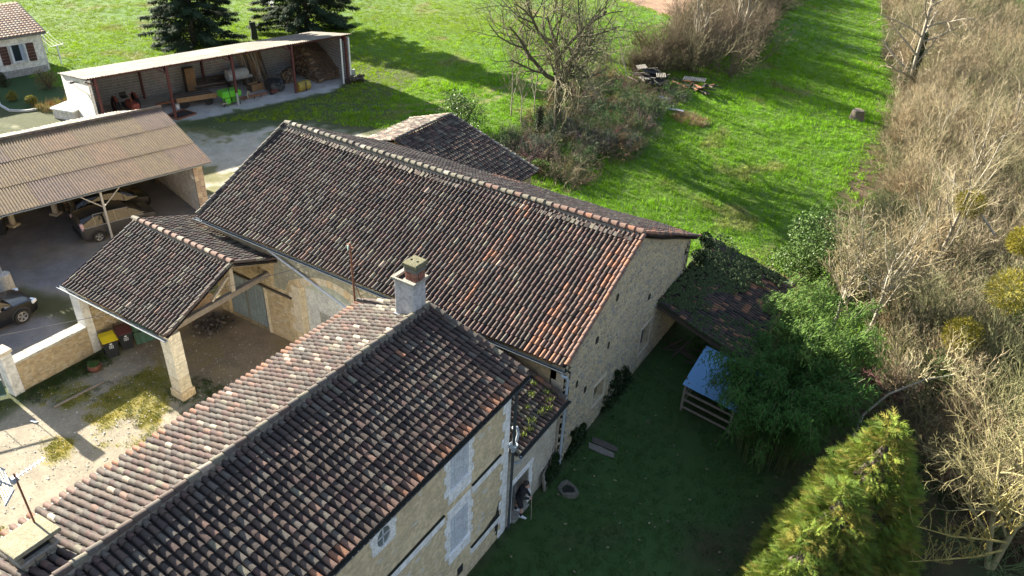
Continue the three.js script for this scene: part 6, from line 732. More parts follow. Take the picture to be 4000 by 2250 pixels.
// ---------------------------------------------------------------- foliage materials (base colours of leaf and bark)
const leaf = (r, g, b, rough = 0.75, tr = 0.3) => { const m = new THREE.MeshPhysicalMaterial({ roughness: rough, side: THREE.DoubleSide, transmission: tr, thickness: 0, specularIntensity: 0.25 }); m.color.setRGB(r, g, b); return m; };
const bark = (r, g, b) => mat([r, g, b], 0.95, { map: rep(grainTex, 0.8, 0.25), bumpMap: rep(grainBump, 1, 0.4), bumpScale: 0.02 });
const twig = (r, g, b) => mat([r, g, b], 0.9);
function instanced(name, geo, material, list, parent = scene) { // list of {p, q, s, c}
  const im = new THREE.InstancedMesh(geo, material, list.length), M = new THREE.Matrix4(), cc = new THREE.Color(); im.name = name; im.userData.kind = 'stuff';
  list.forEach((t, k) => { im.setMatrixAt(k, M.compose(t.p, t.q, t.s)); if (t.c) im.setColorAt(k, cc.setRGB(...t.c)); }); parent.add(im); return im;
}
const twigWhite0 = mat([1, 1, 1], 0.9);
const yaw = (a) => new THREE.Quaternion().setFromAxisAngle(V(0, 1, 0), a);
const inView = (p, margin = 1.12) => { const q = p.clone().project(camera); return q.z < 1 && Math.abs(q.x) < margin && Math.abs(q.y) < margin; };
// ---------------------------------------------------------------- grass
function tuftGeo(seed, n, r, h, w) { const R = rng(seed), m = new MB(); for (let k = 0; k < n; k++) { const a = R() * TAU, d = r * Math.sqrt(R()), p = V(Math.cos(a) * d, -0.02, Math.sin(a) * d), b = R() * TAU, hh = h * (0.5 + 0.8 * R()), lean = V((R() - 0.5) * hh * 1.5, hh, (R() - 0.5) * hh * 1.5), e = V(Math.cos(b) * w * (0.6 + 0.8 * R()), 0, Math.sin(b) * w); m.tri(p.clone().sub(e), p.clone().add(e), p.clone().add(lean)); } return m.build(); }
{
  const R = rng(101), geos = [1, 2, 3].map((k) => tuftGeo(k, 22, 0.27, 0.17, 0.022)), fieldL = [[], [], []], gardL = [[], [], []], dryL = [];
  const bad = (x, z) => inside(x, z, GRAVEL) > -0.6 || inside(x, z, SHED_FLOOR) > -0.4 || inside(x, z, DRIVE) > -0.3 || inside(x, z, PLOUGH) > 0.6 || (x > -33 && x < -9 && z > -39.5 && z < -19) || (x > -31 && x < -15 && z > -20) || inside(x, z, BEDKERB) > 0;
  for (let z = -134; z < -34; z += 0.4) for (let x = -104; x < 3; x += 0.4) {
    const px = x + (R() - 0.5) * 0.42, pz = z + (R() - 0.5) * 0.42; const far = Math.hypot(px, pz); if (far > 95 && R() < 0.45) continue; if (bad(px, pz)) continue;
    const p = V(px, hgt(px, pz), pz); if (!inView(p, 1.06)) continue; const n = fbm(px * 0.35, pz * 0.35, 3), n2 = fbm(px * 0.08 + 9, pz * 0.08, 2), dry = sstep(0.66, 0.8, n) * 0.6;
    const thick = px > -6.5 && pz < -40; if (thick && R() < 0.6) continue; const tr = polyDist(px, pz, TRACK); if (Math.abs(tr - 0.75) < 0.3 && R() < 0.75) continue;
    const y = lerp(0.85, 1.3, n2), left = sstep(-36, -50, px); let c = [0.16 * y + 0.08 * left, 0.32 * y + 0.03 * left, 0.01]; const j = 0.7 + 0.6 * R(); const cl = 0.85 + 0.3 * fbm(px * 0.9 + 70, pz * 0.9, 2); c = c.map((v) => v * cl); c = [lerp(c[0], 0.26, dry) * j, lerp(c[1], 0.25, dry) * j, lerp(c[2], 0.08, dry) * j];
    const s = (0.55 + 0.7 * R()) * (0.35 + 1.7 * fbm(px * 0.75, pz * 0.75, 2)); fieldL[(R() * 3) | 0].push({ p, q: yaw(R() * TAU), s: V(1.15, s * (left > 0.5 ? 0.7 : 1.1), 1.15), c });
  }
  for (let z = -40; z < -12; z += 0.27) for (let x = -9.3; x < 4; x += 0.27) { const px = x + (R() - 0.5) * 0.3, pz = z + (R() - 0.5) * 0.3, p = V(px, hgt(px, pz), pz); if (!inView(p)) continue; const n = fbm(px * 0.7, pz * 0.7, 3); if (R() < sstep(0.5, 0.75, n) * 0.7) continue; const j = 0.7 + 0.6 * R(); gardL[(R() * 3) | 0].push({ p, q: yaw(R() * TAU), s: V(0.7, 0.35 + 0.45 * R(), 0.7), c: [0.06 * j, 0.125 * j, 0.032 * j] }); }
  const gm = leaf(1, 1, 1, 0.8, 0.35); fieldL.forEach((l, k) => instanced('field_grass' + ['', '_001', '_002'][k], geos[k], gm, l)); gardL.forEach((l, k) => instanced('garden_grass' + ['', '_001', '_002'][k], geos[k], gm, l));
  // dead, straw-coloured grass along the back of the long shed and in patches of the field
  for (let k = 0; k < 900; k++) { const u = R(), p = V(-61.2 + u * 5.6 - R() * 1.6, 0, -30 - u * 22.5); dryL.push({ p, q: yaw(R() * TAU), s: V(1.2, 1.5 + 2.2 * R(), 1.2), c: [0.26, 0.19, 0.07].map((v) => v * (0.6 + 0.6 * R())) }); }
  for (const [cx, cz, r, n] of [[-20.2, -62, 1.6, 260], [-23.8, -61.5, 1.3, 160], [-26, -61, 2, 220], [-7, -39, 3.2, 420], [-31, -62, 3, 200], [-29, -66, 2.5, 200]]) for (let k = 0; k < n; k++) { const a = R() * TAU, d = r * Math.sqrt(R()), x = cx + Math.cos(a) * d, z = cz + Math.sin(a) * d * 0.8; dryL.push({ p: V(x, hgt(x, z), z), q: yaw(R() * TAU), s: V(1.1, 1 + 1.4 * R(), 1.1), c: [0.33, 0.25, 0.13].map((v) => v * (0.6 + 0.6 * R())) }); }
  instanced('straw_grass', geos[0], gm, dryL);
  { const fl = [], g1 = new MB().tri(V(-0.04, 0, 0), V(0.04, 0.01, 0.02), V(0, 0.03, 0.07)).tri(V(-0.04, 0, 0), V(0, 0.03, -0.05), V(0.04, 0.01, 0.02)).build(); for (let k = 0; k < 140; k++) { const x = -8.8 + R() * 10, z = -14 - R() * 16; fl.push({ p: V(x, 0.07, z), q: yaw(R() * TAU), s: V(1, 1, 1).multiplyScalar(0.6 + 0.8 * R()), c: R() < 0.4 ? [0.2, 0.18, 0.1] : [0.12, 0.1, 0.06] }); } instanced('fallen_leaves', g1, twigWhite0, fl); }
  // scattered weeds at the wall feet in the courtyard
  const w = []; for (let k = 0; k < 420; k++) { const s = R(); const p = s < 0.5 ? V(-30.1 + R() * R() * 1.3, 0, -14 + R() * 3.6) : s < 0.75 ? V(-24.7 + (R() - 0.3) * 2.2, 0, -14.6 + (R() - 0.6) * 1.8) : V(-28 + R() * 8, 0, -13 + (R() - 0.5) * 2); w.push({ p, q: yaw(R() * TAU), s: V(0.5, 0.3 + 0.5 * R(), 0.5), c: [0.06, 0.085, 0.02].map((v) => v * (0.6 + 0.8 * R())) }); } instanced('courtyard_weeds', geos[1], gm, w);
  // moss cushions where the courtyard is green, and loose gravel over courtyard and yard
  const ms = [], pb = [[], []], moss = tuftGeo(9, 26, 0.22, 0.05, 0.03), peb = [new MB().tri(V(-1, 0, -0.6), V(1, 0, -0.5), V(0.1, 0.8, 0)).tri(V(1, 0, -0.5), V(0.1, 0, 1), V(0.1, 0.8, 0)).tri(V(0.1, 0, 1), V(-1, 0, -0.6), V(0.1, 0.8, 0)).build(), new MB().box(-0.9, -0.2, -0.7, 0.9, 0.7, 0.7, 0.5).build()];
  for (let k = 0; k < 9000 && ms.length < 2600; k++) { const x = -30.2 + R() * 13.5, z = -14.6 + R() * 13, q = fbm(x * 0.42 + 21, z * 0.42 + 5, 5) * 0.8 + 0.2 * fbm(x * 1.7 + 40, z * 1.7, 3); if (q < 0.5 + 0.08 * R()) continue; const j = 0.7 + 0.6 * R(); ms.push({ p: V(x, 0, z), q: yaw(R() * TAU), s: V(0.6 + 0.5 * R(), 0.5 + 0.8 * R(), 0.6 + 0.5 * R()), c: [0.2 * j, 0.2 * j, 0.022 * j] }); }
  for (let k = 0; k < 7000; k++) { const yd = k > 4600, x = yd ? -57 + R() * 28 : -30 + R() * 13.5, z = yd ? -44 + R() * 18 : -19 + R() * 18; if (yd && inside(x, z, GRAVEL) < 0.2) continue; const s = 0.012 + 0.03 * R() * R(), g = 0.25 + 0.3 * R(); pb[k % 2].push({ p: V(x, 0.003, z), q: yaw(R() * TAU), s: V(s, s, s), c: [g, g * 0.94, g * 0.82] }); }
  instanced('courtyard_moss', moss, gm, ms); pb.forEach((l, k) => instanced('loose_gravel' + ['', '_001'][k], peb[k], twigWhite0, l));
}
// ---------------------------------------------------------------- leafless trees and shrubs
function bare(seed, o) { // returns {wood, twigs}; wood holds trunk and limbs
  const R = rng(seed), wood = new MB(), twigs = new MB();
  const grow = (p, d, len, r, lv) => {
    const segs = lv === 0 ? 5 : lv === 1 ? 4 : lv < o.levels ? 3 : 2, pts = [p.clone()], rad = [r]; let q = p.clone(), dir = d.clone();
    const bend = o.bend * (lv === 0 ? 0.35 : 1) ; for (let i = 1; i <= segs; i++) { dir.add(V((R() - 0.5) * bend, (R() - 0.5) * bend + o.up * (lv ? 1 : 0.2), (R() - 0.5) * bend)).normalize(); q = q.clone().addScaledVector(dir, len / segs); pts.push(q); rad.push(r * (1 - (i / segs) * (lv >= o.levels ? 0.7 : 0.5))); }
    (lv < o.woodLv ? wood : twigs).tube(pts, rad, lv === 0 ? 8 : lv === 1 ? 6 : lv === 2 ? 4 : 3, lv < 1);
    if (lv >= o.levels) return; const n = o.kids[lv];
    for (let k = 0; k < n; k++) { const t = lv === 0 ? lerp(o.clear, 1, (k + R() * 0.6) / n) : lerp(0.2, 1, (k + 0.3 + 0.6 * R()) / n), f = Math.min(segs - 1e-3, t * segs), i = Math.floor(f), s = pts[i].clone().lerp(pts[i + 1], f - i), rr = lerp(rad[i], rad[i + 1], f - i), base = pts[i + 1].clone().sub(pts[i]).normalize();
      const a = k * 2.4 + R() * 1.6, side = V(Math.cos(a), 0, Math.sin(a)), sd = V().crossVectors(base, side).normalize(), spread = o.spread * (0.7 + 0.6 * R()), nd = base.clone().multiplyScalar(Math.cos(spread)).addScaledVector(sd, Math.sin(spread)).normalize(); if (lv === 0 && o.flat) { nd.y *= o.flat; nd.normalize(); }
      grow(s, nd, len * o.ratio * (0.7 + 0.5 * R()) * (1.1 - 0.35 * t), Math.max(o.minR, rr * (lv === 0 ? o.limb ?? 0.6 : o.limb ? o.limb - 0.06 : 0.62)), lv + 1); }
  };
  for (let s = 0; s < (o.stems ?? 1); s++) { const a = R() * TAU, l = o.stems > 1 ? o.lean * (0.3 + R()) : (o.lean ?? 0); grow(V(o.stems > 1 ? Math.cos(a) * 0.25 * R() : 0, -0.15, o.stems > 1 ? Math.sin(a) * 0.25 * R() : 0), V(Math.cos(a) * l, 1, Math.sin(a) * l).normalize(), o.len * (0.8 + 0.4 * R()), o.r, 0); }
  return { wood: wood.build(0.9), twigs: twigs.build(), n: wood.n + twigs.n };
}
function bareTree(name, label, category, pos, o, wm, tm, group, turn = 0) { const g = bare(o.seed, o), t = thing(name, label, category, pos, turn, group); part(t, 'trunk', g.wood, wm); part(t, 'crown', g.twigs, tm); return t; }
const shrubO = { levels: 3, woodLv: 1, kids: [7, 5, 4], clear: 0.15, len: 2.6, ratio: 0.55, r: 0.035, minR: 0.008, bend: 0.4, up: 0.08, spread: 0.55, stems: 7, lean: 0.6 };
const shrubs = [1, 2, 3, 4].map((k) => { const b = bare(200 + k, { ...shrubO, lean: 0.4 + 0.15 * k }); return mergeGeometries([b.wood.toNonIndexed ? (b.wood.index ? b.wood.toNonIndexed() : b.wood) : b.wood, b.twigs].map((g) => { const c = g.clone(); c.deleteAttribute('normal'); return c; })); });
const bramble = [1, 2].map((k) => { const b = bare(260 + k, { ...shrubO, stems: 12, len: 1.1, kids: [5, 4, 2], lean: 1.4, bend: 0.9, up: -0.05, r: 0.014, minR: 0.007 }); return mergeGeometries([b.wood, b.twigs].map((g) => { const c = g.clone(); c.deleteAttribute('normal'); return c; })); });
const twigWhite = twig(1, 1, 1);
const TWIGS = [[0.22, 0.18, 0.1], [0.28, 0.225, 0.135], [0.17, 0.155, 0.075], [0.31, 0.255, 0.16], [0.25, 0.19, 0.105], [0.14, 0.14, 0.06]];
{ // the overgrown strip of bare scrub down the right-hand side: one tangled mass
  const R = rng(301), L = [[], [], [], []], B = [[], []], edge = [[-17, -136], [-13, -120], [-9.5, -100], [-6.2, -86], [-5.4, -78], [-4.6, -70], [-3.4, -60], [-2.6, -50], [-2.2, -44], [0.2, -39], [1.2, -34], [2.6, -30], [3.6, -27.5], [6.5, -26]], ex = (z) => { for (let i = 0; i + 1 < edge.length; i++) if (z >= edge[i][1] && z <= edge[i + 1][1]) return lerp(edge[i][0], edge[i + 1][0], (z - edge[i][1]) / (edge[i + 1][1] - edge[i][1])); return 6.5; };
  for (let z = -134; z < -26; z += 1.25) for (let x = ex(z); x < ex(z) + 15 && x < 12; x += 1.25) { const px = x + (R() - 0.3) * 1.1, pz = z + (R() - 0.5) * 1.2, near = px - ex(pz), n = fbm(px * 0.22, pz * 0.22, 3), c = TWIGS[Math.min(5, Math.floor(clamp(n * 2.2 - 0.6 + (R() - 0.5) * 0.5) * 6))], j = 0.75 + 0.5 * R(), s = (near < 1.5 ? 0.85 : 1.15) * (0.75 + 0.6 * R()); if (fbm(px * 0.3 + 50, pz * 0.3, 2) > 0.7) continue; L[(R() * 4) | 0].push({ p: V(px, hgt(px, pz) - 0.1, pz), q: yaw(R() * TAU), s: V(s, s * (0.85 + 0.4 * R()), s), c: c.map((v) => v * j) }); }
  for (let z = -130; z < -24; z += 0.9) for (let k = 0; k < 9; k++) { const px = ex(z) - 0.8 + R() * 11, pz = z + R() * 0.9; if (R() < 0.25) continue; const g = R() < 0.3; B[(R() * 2) | 0].push({ p: V(px, hgt(px, pz), pz), q: yaw(R() * TAU), s: V(1, 0.8 + 0.8 * R(), 1).multiplyScalar(0.7 + 0.7 * R()), c: (g ? [0.07, 0.11, 0.03] : [0.17, 0.135, 0.08]).map((v) => v * (0.6 + 0.7 * R())) }); }
  L.forEach((l, k) => instanced('scrub_thicket' + ['', '_001', '_002', '_003'][k], shrubs[k], twigWhite, l)); B.forEach((l, k) => instanced('bramble_undergrowth' + ['', '_001'][k], bramble[k], twigWhite, l));
}
{ // the hedgerow between the two fields, and the bramble bank below the walnut
  const R = rng(331), L = [[], [], [], []], B = [[], []], line = ZONE1;
  for (let i = 0; i + 1 < line.length; i++) { const [ax, az] = line[i], [bx, bz] = line[i + 1], n = Math.round(Math.hypot(bx - ax, bz - az) * (i < 2 ? 2.6 : 2.4)); for (let k = 0; k < n; k++) { const t = (k + R()) / n, px = lerp(ax, bx, t) + (R() - 0.5) * (i ? 8.2 : 4.6), pz = lerp(az, bz, t) + (R() - 0.5) * 3, s = (i === 0 ? 0.8 : 1.25) * (0.75 + 0.5 * R()), c = [[0.15, 0.115, 0.06], [0.19, 0.15, 0.09], [0.12, 0.105, 0.05], [0.17, 0.125, 0.075]][(R() * 4) | 0], j = 0.7 + 0.5 * R(); L[(R() * 4) | 0].push({ p: V(px, hgt(px, pz) - 0.1, pz), q: yaw(R() * TAU), s: V(s, s * (0.8 + 0.3 * R()), s), c: c.map((v) => v * j) }); } }
  L.forEach((l, k) => instanced('hedgerow' + ['', '_001', '_002', '_003'][k], shrubs[k], twigWhite, l));
  for (let k = 0; k < 260; k++) { const z = -43 - R() * 24, px = -25.8 + (R() - 0.5) * 9.5 - (z < -58 ? 1.5 : 0), n = fbm(px * 0.4, z * 0.4, 2), g = R() < 0.35; if (R() > 0.35 + n) continue; B[(R() * 2) | 0].push({ p: V(px, hgt(px, z), z), q: yaw(R() * TAU), s: V(1, 0.7 + 0.7 * R(), 1).multiplyScalar(0.6 + 0.8 * R()), c: (g ? [0.06, 0.105, 0.025] : n > 0.5 ? [0.15, 0.115, 0.07] : [0.08, 0.065, 0.04]).map((v) => v * (0.6 + 0.8 * R())) }); }
  B.forEach((l, k) => instanced('bramble_bank' + ['', '_001'][k], bramble[k], twigWhite, l));
}
const mossyBark = bark(0.13, 0.12, 0.06), paleBark = bark(0.36, 0.33, 0.26), greyBark = bark(0.3, 0.27, 0.21), lichenBark = bark(0.33, 0.29, 0.14);
bareTree('walnut_tree', 'big spreading leafless tree with mossy limbs behind the annex', 'tree', onGround(-27.2, -51.3), { seed: 404, levels: 5, woodLv: 3, kids: [8, 6, 5, 4, 3], clear: 0.45, len: 6.0, ratio: 0.82, r: 0.36, minR: 0.008, bend: 0.6, up: 0.1, spread: 0.9, flat: 0.75, limb: 0.76 }, bark(0.1, 0.09, 0.05), twig(0.15, 0.135, 0.07), undefined, 1.2);
const sapO = { levels: 4, woodLv: 2, kids: [9, 5, 4, 3], clear: 0.25, len: 5.2, ratio: 0.42, r: 0.06, minR: 0.007, bend: 0.3, up: 0.12, spread: 0.6 };
for (const [k, x, z, l, s] of [[0, -32.4, -52.6, 'slim leafless sapling, leftmost of the three beside the big bare tree', 1], [1, -31, -54, 'slim leafless sapling, middle of the three beside the big bare tree', 0.9], [2, -30.6, -51.2, 'slim leafless sapling nearest the big bare tree on its left', 0.8], [3, -27.8, -66.2, 'thin pale leafless sapling leaning out of the scrap heap', 0.95]]) { const t = bareTree('sapling', l, 'sapling', onGround(x, z), { ...sapO, seed: 420 + k, lean: k === 3 ? 0.5 : 0.06 }, k === 3 ? paleBark : greyBark, twig(0.24, 0.21, 0.12), 'saplings by the hedge bank', k * 1.3); t.scale.setScalar(s); }
for (const [k, x, z, l, s] of [[0, -25.5, -77, 'leafless hedge tree nearest the scrap heap', 1], [1, -23.8, -85, 'leafless hedge tree midway along the hedgerow', 1.15], [2, -26.6, -92, 'leafless hedge tree on the far half of the hedgerow', 1.1], [3, -27.5, -106, 'leafless hedge tree at the top edge of the picture', 1.25]]) { const t = bareTree('hedge_sapling', l, 'tree', onGround(x, z), { ...sapO, seed: 480 + k, len: 6.2, r: 0.14, minR: 0.01, kids: [9, 6, 4, 3], stems: 2, lean: 0.12 }, greyBark, twig(0.2, 0.16, 0.09), 'hedgerow trees', k); t.scale.setScalar(s); }
const paleO = { levels: 4, woodLv: 2, kids: [9, 5, 4, 3], clear: 0.35, len: 5.4, ratio: 0.5, r: 0.095, minR: 0.007, bend: 0.35, up: 0.12, spread: 0.6, lean: 0.12 };
for (const [k, x, z, l, s, tn] of [[0, -2.7, -35.4, 'leafless tree with pale straight twin trunks above the bamboo', 1, 0.3], [1, -1.1, -35.6, 'leafless pale tree forking to the right beside the twin-trunked one', 1.05, 2.4], [2, 5.0, -42.2, 'leafless pale tree under the mistletoe at the right edge', 1.1, 4], [3, 0.6, -43.5, 'tall leafless grey tree in the thicket carrying a lone mistletoe ball', 1.25, 1], [4, 1.6, -57, 'leafless grey tree deep in the thicket beyond the mistletoe', 1.2, 5], [5, 3.4, -70, 'leafless grey tree at the right edge of the far thicket', 1.3, 0], [6, -1.5, -66, 'leafless tree at the thicket edge opposite the stump', 1.05, 3.3]]) { const t = bareTree('pale_tree', l, 'tree', onGround(x, z), { ...paleO, seed: 440 + k, stems: k === 0 ? 3 : 1, lean: k === 1 ? 0.35 : 0.12, ...(k < 2 ? { kids: [11, 7, 5, 3], len: 5.8, spread: 0.7, minR: 0.008 } : {}) }, k < 3 ? paleBark : greyBark, twig(0.26, 0.22, 0.12), 'pale leafless trees in the thicket', tn); t.scale.setScalar(s); }
{ const t = thing('leaning_trunk', 'bare pale trunk bowed over the edge of the bamboo', 'trunk', [0.1, 0, -28.6]), P = [V(-0.1, 0, 0.6), V(0, 1.2, 0), V(0.6, 2.3, -0.4), V(1.6, 3.1, -1), V(2.6, 3.6, -1.4)]; part(t, 'trunk', new MB().tube(P, [0.06, 0.055, 0.045, 0.03, 0.012], 7).build(1), paleBark); const b = bare(461, { ...sapO, len: 2.2, stems: 5, lean: 0.9, levels: 3, kids: [6, 4, 3] }); const c = part(t, 'crown', b.twigs, twig(0.4, 0.35, 0.2)); c.position.set(1.6, 2.9, -1); }
// ---------------------------------------------------------------- leafy masses
// leaves: lens-shaped, two triangles each, spread through lumps
function leafMass(seed, lumps, n, size, aspect, out = 0.5) { const R = rng(seed), m = new MB(); for (let k = 0; k < n; k++) { const l = lumps[(R() * lumps.length) | 0], a = R() * TAU, c = R() * 2 - 1, s = Math.sqrt(1 - c * c), f = l.r * (0.72 + 0.36 * Math.pow(R(), 0.6)), d = V(Math.cos(a) * s, c, Math.sin(a) * s), p = V(l.x + d.x * f, l.y + d.y * f * (l.sy ?? 1), l.z + d.z * f); if (p.y < 0.02) continue; const t = V(R() - 0.5, R() - 0.5, R() - 0.5).multiplyScalar(1.6).addScaledVector(d, out).normalize(), w = V().crossVectors(t, V(R() - 0.5, R() + 0.2, R() - 0.5)).normalize().multiplyScalar(size * aspect * (0.7 + 0.6 * R())), L = size * (0.7 + 0.7 * R()), q = p.clone().addScaledVector(t, L), mid = p.clone().addScaledVector(t, L * 0.45); m.tri(p, mid.clone().add(w), q); m.tri(p, q, mid.clone().sub(w)); } return m.build(); }
const lumpsIn = (seed, n, rx, ry, rz, r0, r1, base = 0) => { const R = rng(seed), o = []; for (let k = 0; k < n; k++) { const a = R() * TAU, d = Math.sqrt(R()), h = R(); o.push({ x: Math.cos(a) * d * rx * (1 - 0.35 * h), y: base + h * ry, z: Math.sin(a) * d * rz * (1 - 0.35 * h), r: lerp(r0, r1, R()) }); } return o; };
function bush(name, label, category, pos, seed, geo, lm, stemM, h, group) { const t = thing(name, label, category, pos, 0, group); part(t, 'foliage', geo, lm); const R = rng(seed), s = new MB(); for (let k = 0; k < 7; k++) { const a = R() * TAU; s.tube([V(0, -0.1, 0), V(Math.cos(a) * h * 0.15, h * 0.4, Math.sin(a) * h * 0.15), V(Math.cos(a) * h * 0.3, h * 0.75, Math.sin(a) * h * 0.3)], [0.06, 0.045, 0.02], 5); } part(t, 'stems', s, stemM); return t; }
const laurelM = leaf(0.085, 0.14, 0.035, 0.35, 0.2), ivyM = leaf(0.025, 0.045, 0.015, 0.45, 0.15), darkStem = bark(0.1, 0.08, 0.06);
bush('laurel_bush', 'glossy evergreen laurel bush behind the annex roof', 'bush', onGround(-33.2, -46.8), 501, leafMass(501, lumpsIn(502, 26, 1.7, 2.3, 1.7, 0.45, 0.8, 0.3), 5200, 0.14, 0.24), laurelM, darkStem, 2.6, 'evergreen bushes');
bush('laurel_bush', 'large glossy evergreen clump at the field edge behind the mossy shed', 'bush', onGround(-3.9, -40.6), 503, leafMass(503, lumpsIn(504, 64, 3.0, 3.9, 2.8, 0.5, 1.1, 0.3), 15000, 0.16, 0.26), laurelM, darkStem, 4, 'evergreen bushes');
bush('dark_shrub', 'dark green conifer-like shrub at the thicket edge beyond the laurel', 'bush', onGround(-3.0, -52.5), 505, leafMass(505, lumpsIn(506, 24, 1.4, 2.2, 1.4, 0.4, 0.7, 0.3), 4500, 0.12, 0.14), leaf(0.05, 0.07, 0.02, 0.8), darkStem, 2.4, 'evergreen bushes');
for (const [k, x, z, r, l] of [[0, 2.6, -50, 1.2, 'green ivy-choked shrub deep in the right-hand thicket'], [1, 4.2, -47, 0.9, 'small green shrub right of the lone mistletoe ball'], [2, -1, -80, 1.3, 'olive green shrub in the far part of the thicket'], [3, 0.5, -48.5, 1.1, 'dull green shrub between the laurel clump and the lone mistletoe'], [4, 4.6, -37.5, 1.2, 'green shrub under the largest mistletoe'], [5, 3.0, -62, 1.4, 'mossy green shrub at the right edge halfway up the thicket'], [6, -3.2, -93, 1.5, 'dull green shrub near the top of the thicket'], [7, 2.6, -31.6, 0.9, 'low green shrub above the tall thuja']]) bush('green_shrub', l, 'bush', onGround(x, z, 0.4), 510 + k, leafMass(510 + k, lumpsIn(520 + k, 16, r, r * 2.2, r, 0.3, 0.6, 0.8), 2600, 0.12, 0.3), leaf(0.06, 0.085, 0.022), darkStem, 2.6, 'green shrubs in the thicket');
bush('nettle_patch', 'bright green nettles in shade at the barn roof edge', 'nettles', onGround(-24.8, -43.6), 531, leafMass(531, lumpsIn(532, 16, 1.4, 0.5, 1.0, 0.2, 0.4, 0.2), 1800, 0.12, 0.3), leaf(0.1, 0.17, 0.03), darkStem, 0.6);
{ // ivy over the far corner of the barn and the back of the mossy shed
  const lumps = []; const R = rng(541); for (let k = 0; k < 13; k++) { const u = R() * 0.55; lumps.push({ x: -2.0 + u * 3.2, y: 1.0 + R() * 1.9 - u * 0.8, z: -1.1 + R() * 1.0, r: 0.28 + 0.3 * R() }); }; for (let k = 0; k < 16; k++) lumps.push({ x: -2.05 + R() * 0.3, y: 1.5 + R() * 3.2, z: 1.4 + R() * 1.6, r: 0.2 + 0.2 * R() }); bush('ivy', 'dark ivy smothering the far barn corner above the mossy shed', 'ivy', [-7.2, 0, -35.4], 541, leafMass(542, lumps, 5200, 0.12, 0.4), ivyM, darkStem, 2.6, 'ivy on walls');
  for (const [k, x, z, w, h, l] of [[0, -9.34, -21.2, 0.9, 1.2, 'dark ivy at the foot of the gable between downpipe and first window'], [1, -9.34, -24.9, 1.5, 1.7, 'dark ivy climbing the gable foot between its two windows'], [2, -9.3, -19.1, 0.5, 1.9, 'straggling ivy on the wall by the barn downpipe']]) { const lp = [], Q = rng(550 + k); for (let i = 0; i < 26; i++) { const hh = Q() * Q() * h; lp.push({ x: 0.02, y: hh + 0.05, z: (Q() - 0.5) * 2 * w * (1 - hh / h * 0.6), r: 0.06 + 0.1 * Q(), }); } const t = thing('ivy', l, 'ivy', [x, 0, z], 0, 'ivy on walls'); part(t, 'foliage', leafMass(560 + k, lp, 2600, 0.09, 0.42), ivyM); part(t, 'stems', new MB().tube([V(0.0, 0, 0), V(-0.02, h * 0.5, 0.1), V(-0.02, h * 0.9, -0.05)], [0.03, 0.02, 0.01], 5), darkStem); } }
{ // ivy-clad tree at the far thicket edge, and the ivy stumps near the walnut
  const t = bareTree('ivy_clad_tree', 'tall leafless tree with ivy-wrapped trunk at the far field edge', 'tree', onGround(-6.2, -84), { seed: 571, levels: 4, woodLv: 2, kids: [16, 6, 5, 3], clear: 0.12, len: 11, ratio: 0.36, r: 0.2, minR: 0.01, bend: 0.45, up: 0.03, spread: 1.05, lean: 0.05 }, greyBark, twig(0.28, 0.23, 0.15)); const lp = []; for (let k = 0; k < 24; k++) lp.push({ x: 0, y: 0.3 + k * 0.26, z: 0, r: 0.5 - k * 0.008 }); part(t, 'ivy', leafMass(572, lp, 4200, 0.14, 0.4), ivyM);
  for (const [k, x, z, h, l] of [[0, -27.9, -49.4, 2.6, 'ivy-covered stump in front of the big bare tree'], [1, -35.5, -72.4, 3.0, 'ivy-covered post beside the field track']]) { const s = thing('ivy_stump', l, 'stump', onGround(x, z), 0, 'ivy stumps'); part(s, 'trunk', new MB().tube([V(0, 0, 0), V(0.1, h, 0.05)], [0.16, 0.1], 7).build(1), darkStem); const q = []; for (let i = 0; i < 9; i++) q.push({ x: 0.05, y: 0.2 + i * h / 9.5, z: 0, r: 0.26 }); part(s, 'ivy', leafMass(580 + k, q, 1300, 0.11, 0.4), ivyM); }
  const c = bareTree('hedge_tree', 'thick pale trunk with ivy rising from the hedge at the top edge', 'tree', onGround(-31, -99), { seed: 590, levels: 4, woodLv: 2, kids: [9, 5, 4, 3], clear: 0.35, len: 8, ratio: 0.5, r: 0.4, minR: 0.014, bend: 0.4, up: 0.05, spread: 0.8 }, greyBark, twig(0.3, 0.24, 0.14)); part(c, 'ivy', leafMass(591, Array.from({ length: 10 }, (_, i) => ({ x: 0.1, y: 0.5 + i * 0.5, z: 0, r: 0.55 })), 1800, 0.2, 0.4), ivyM); }
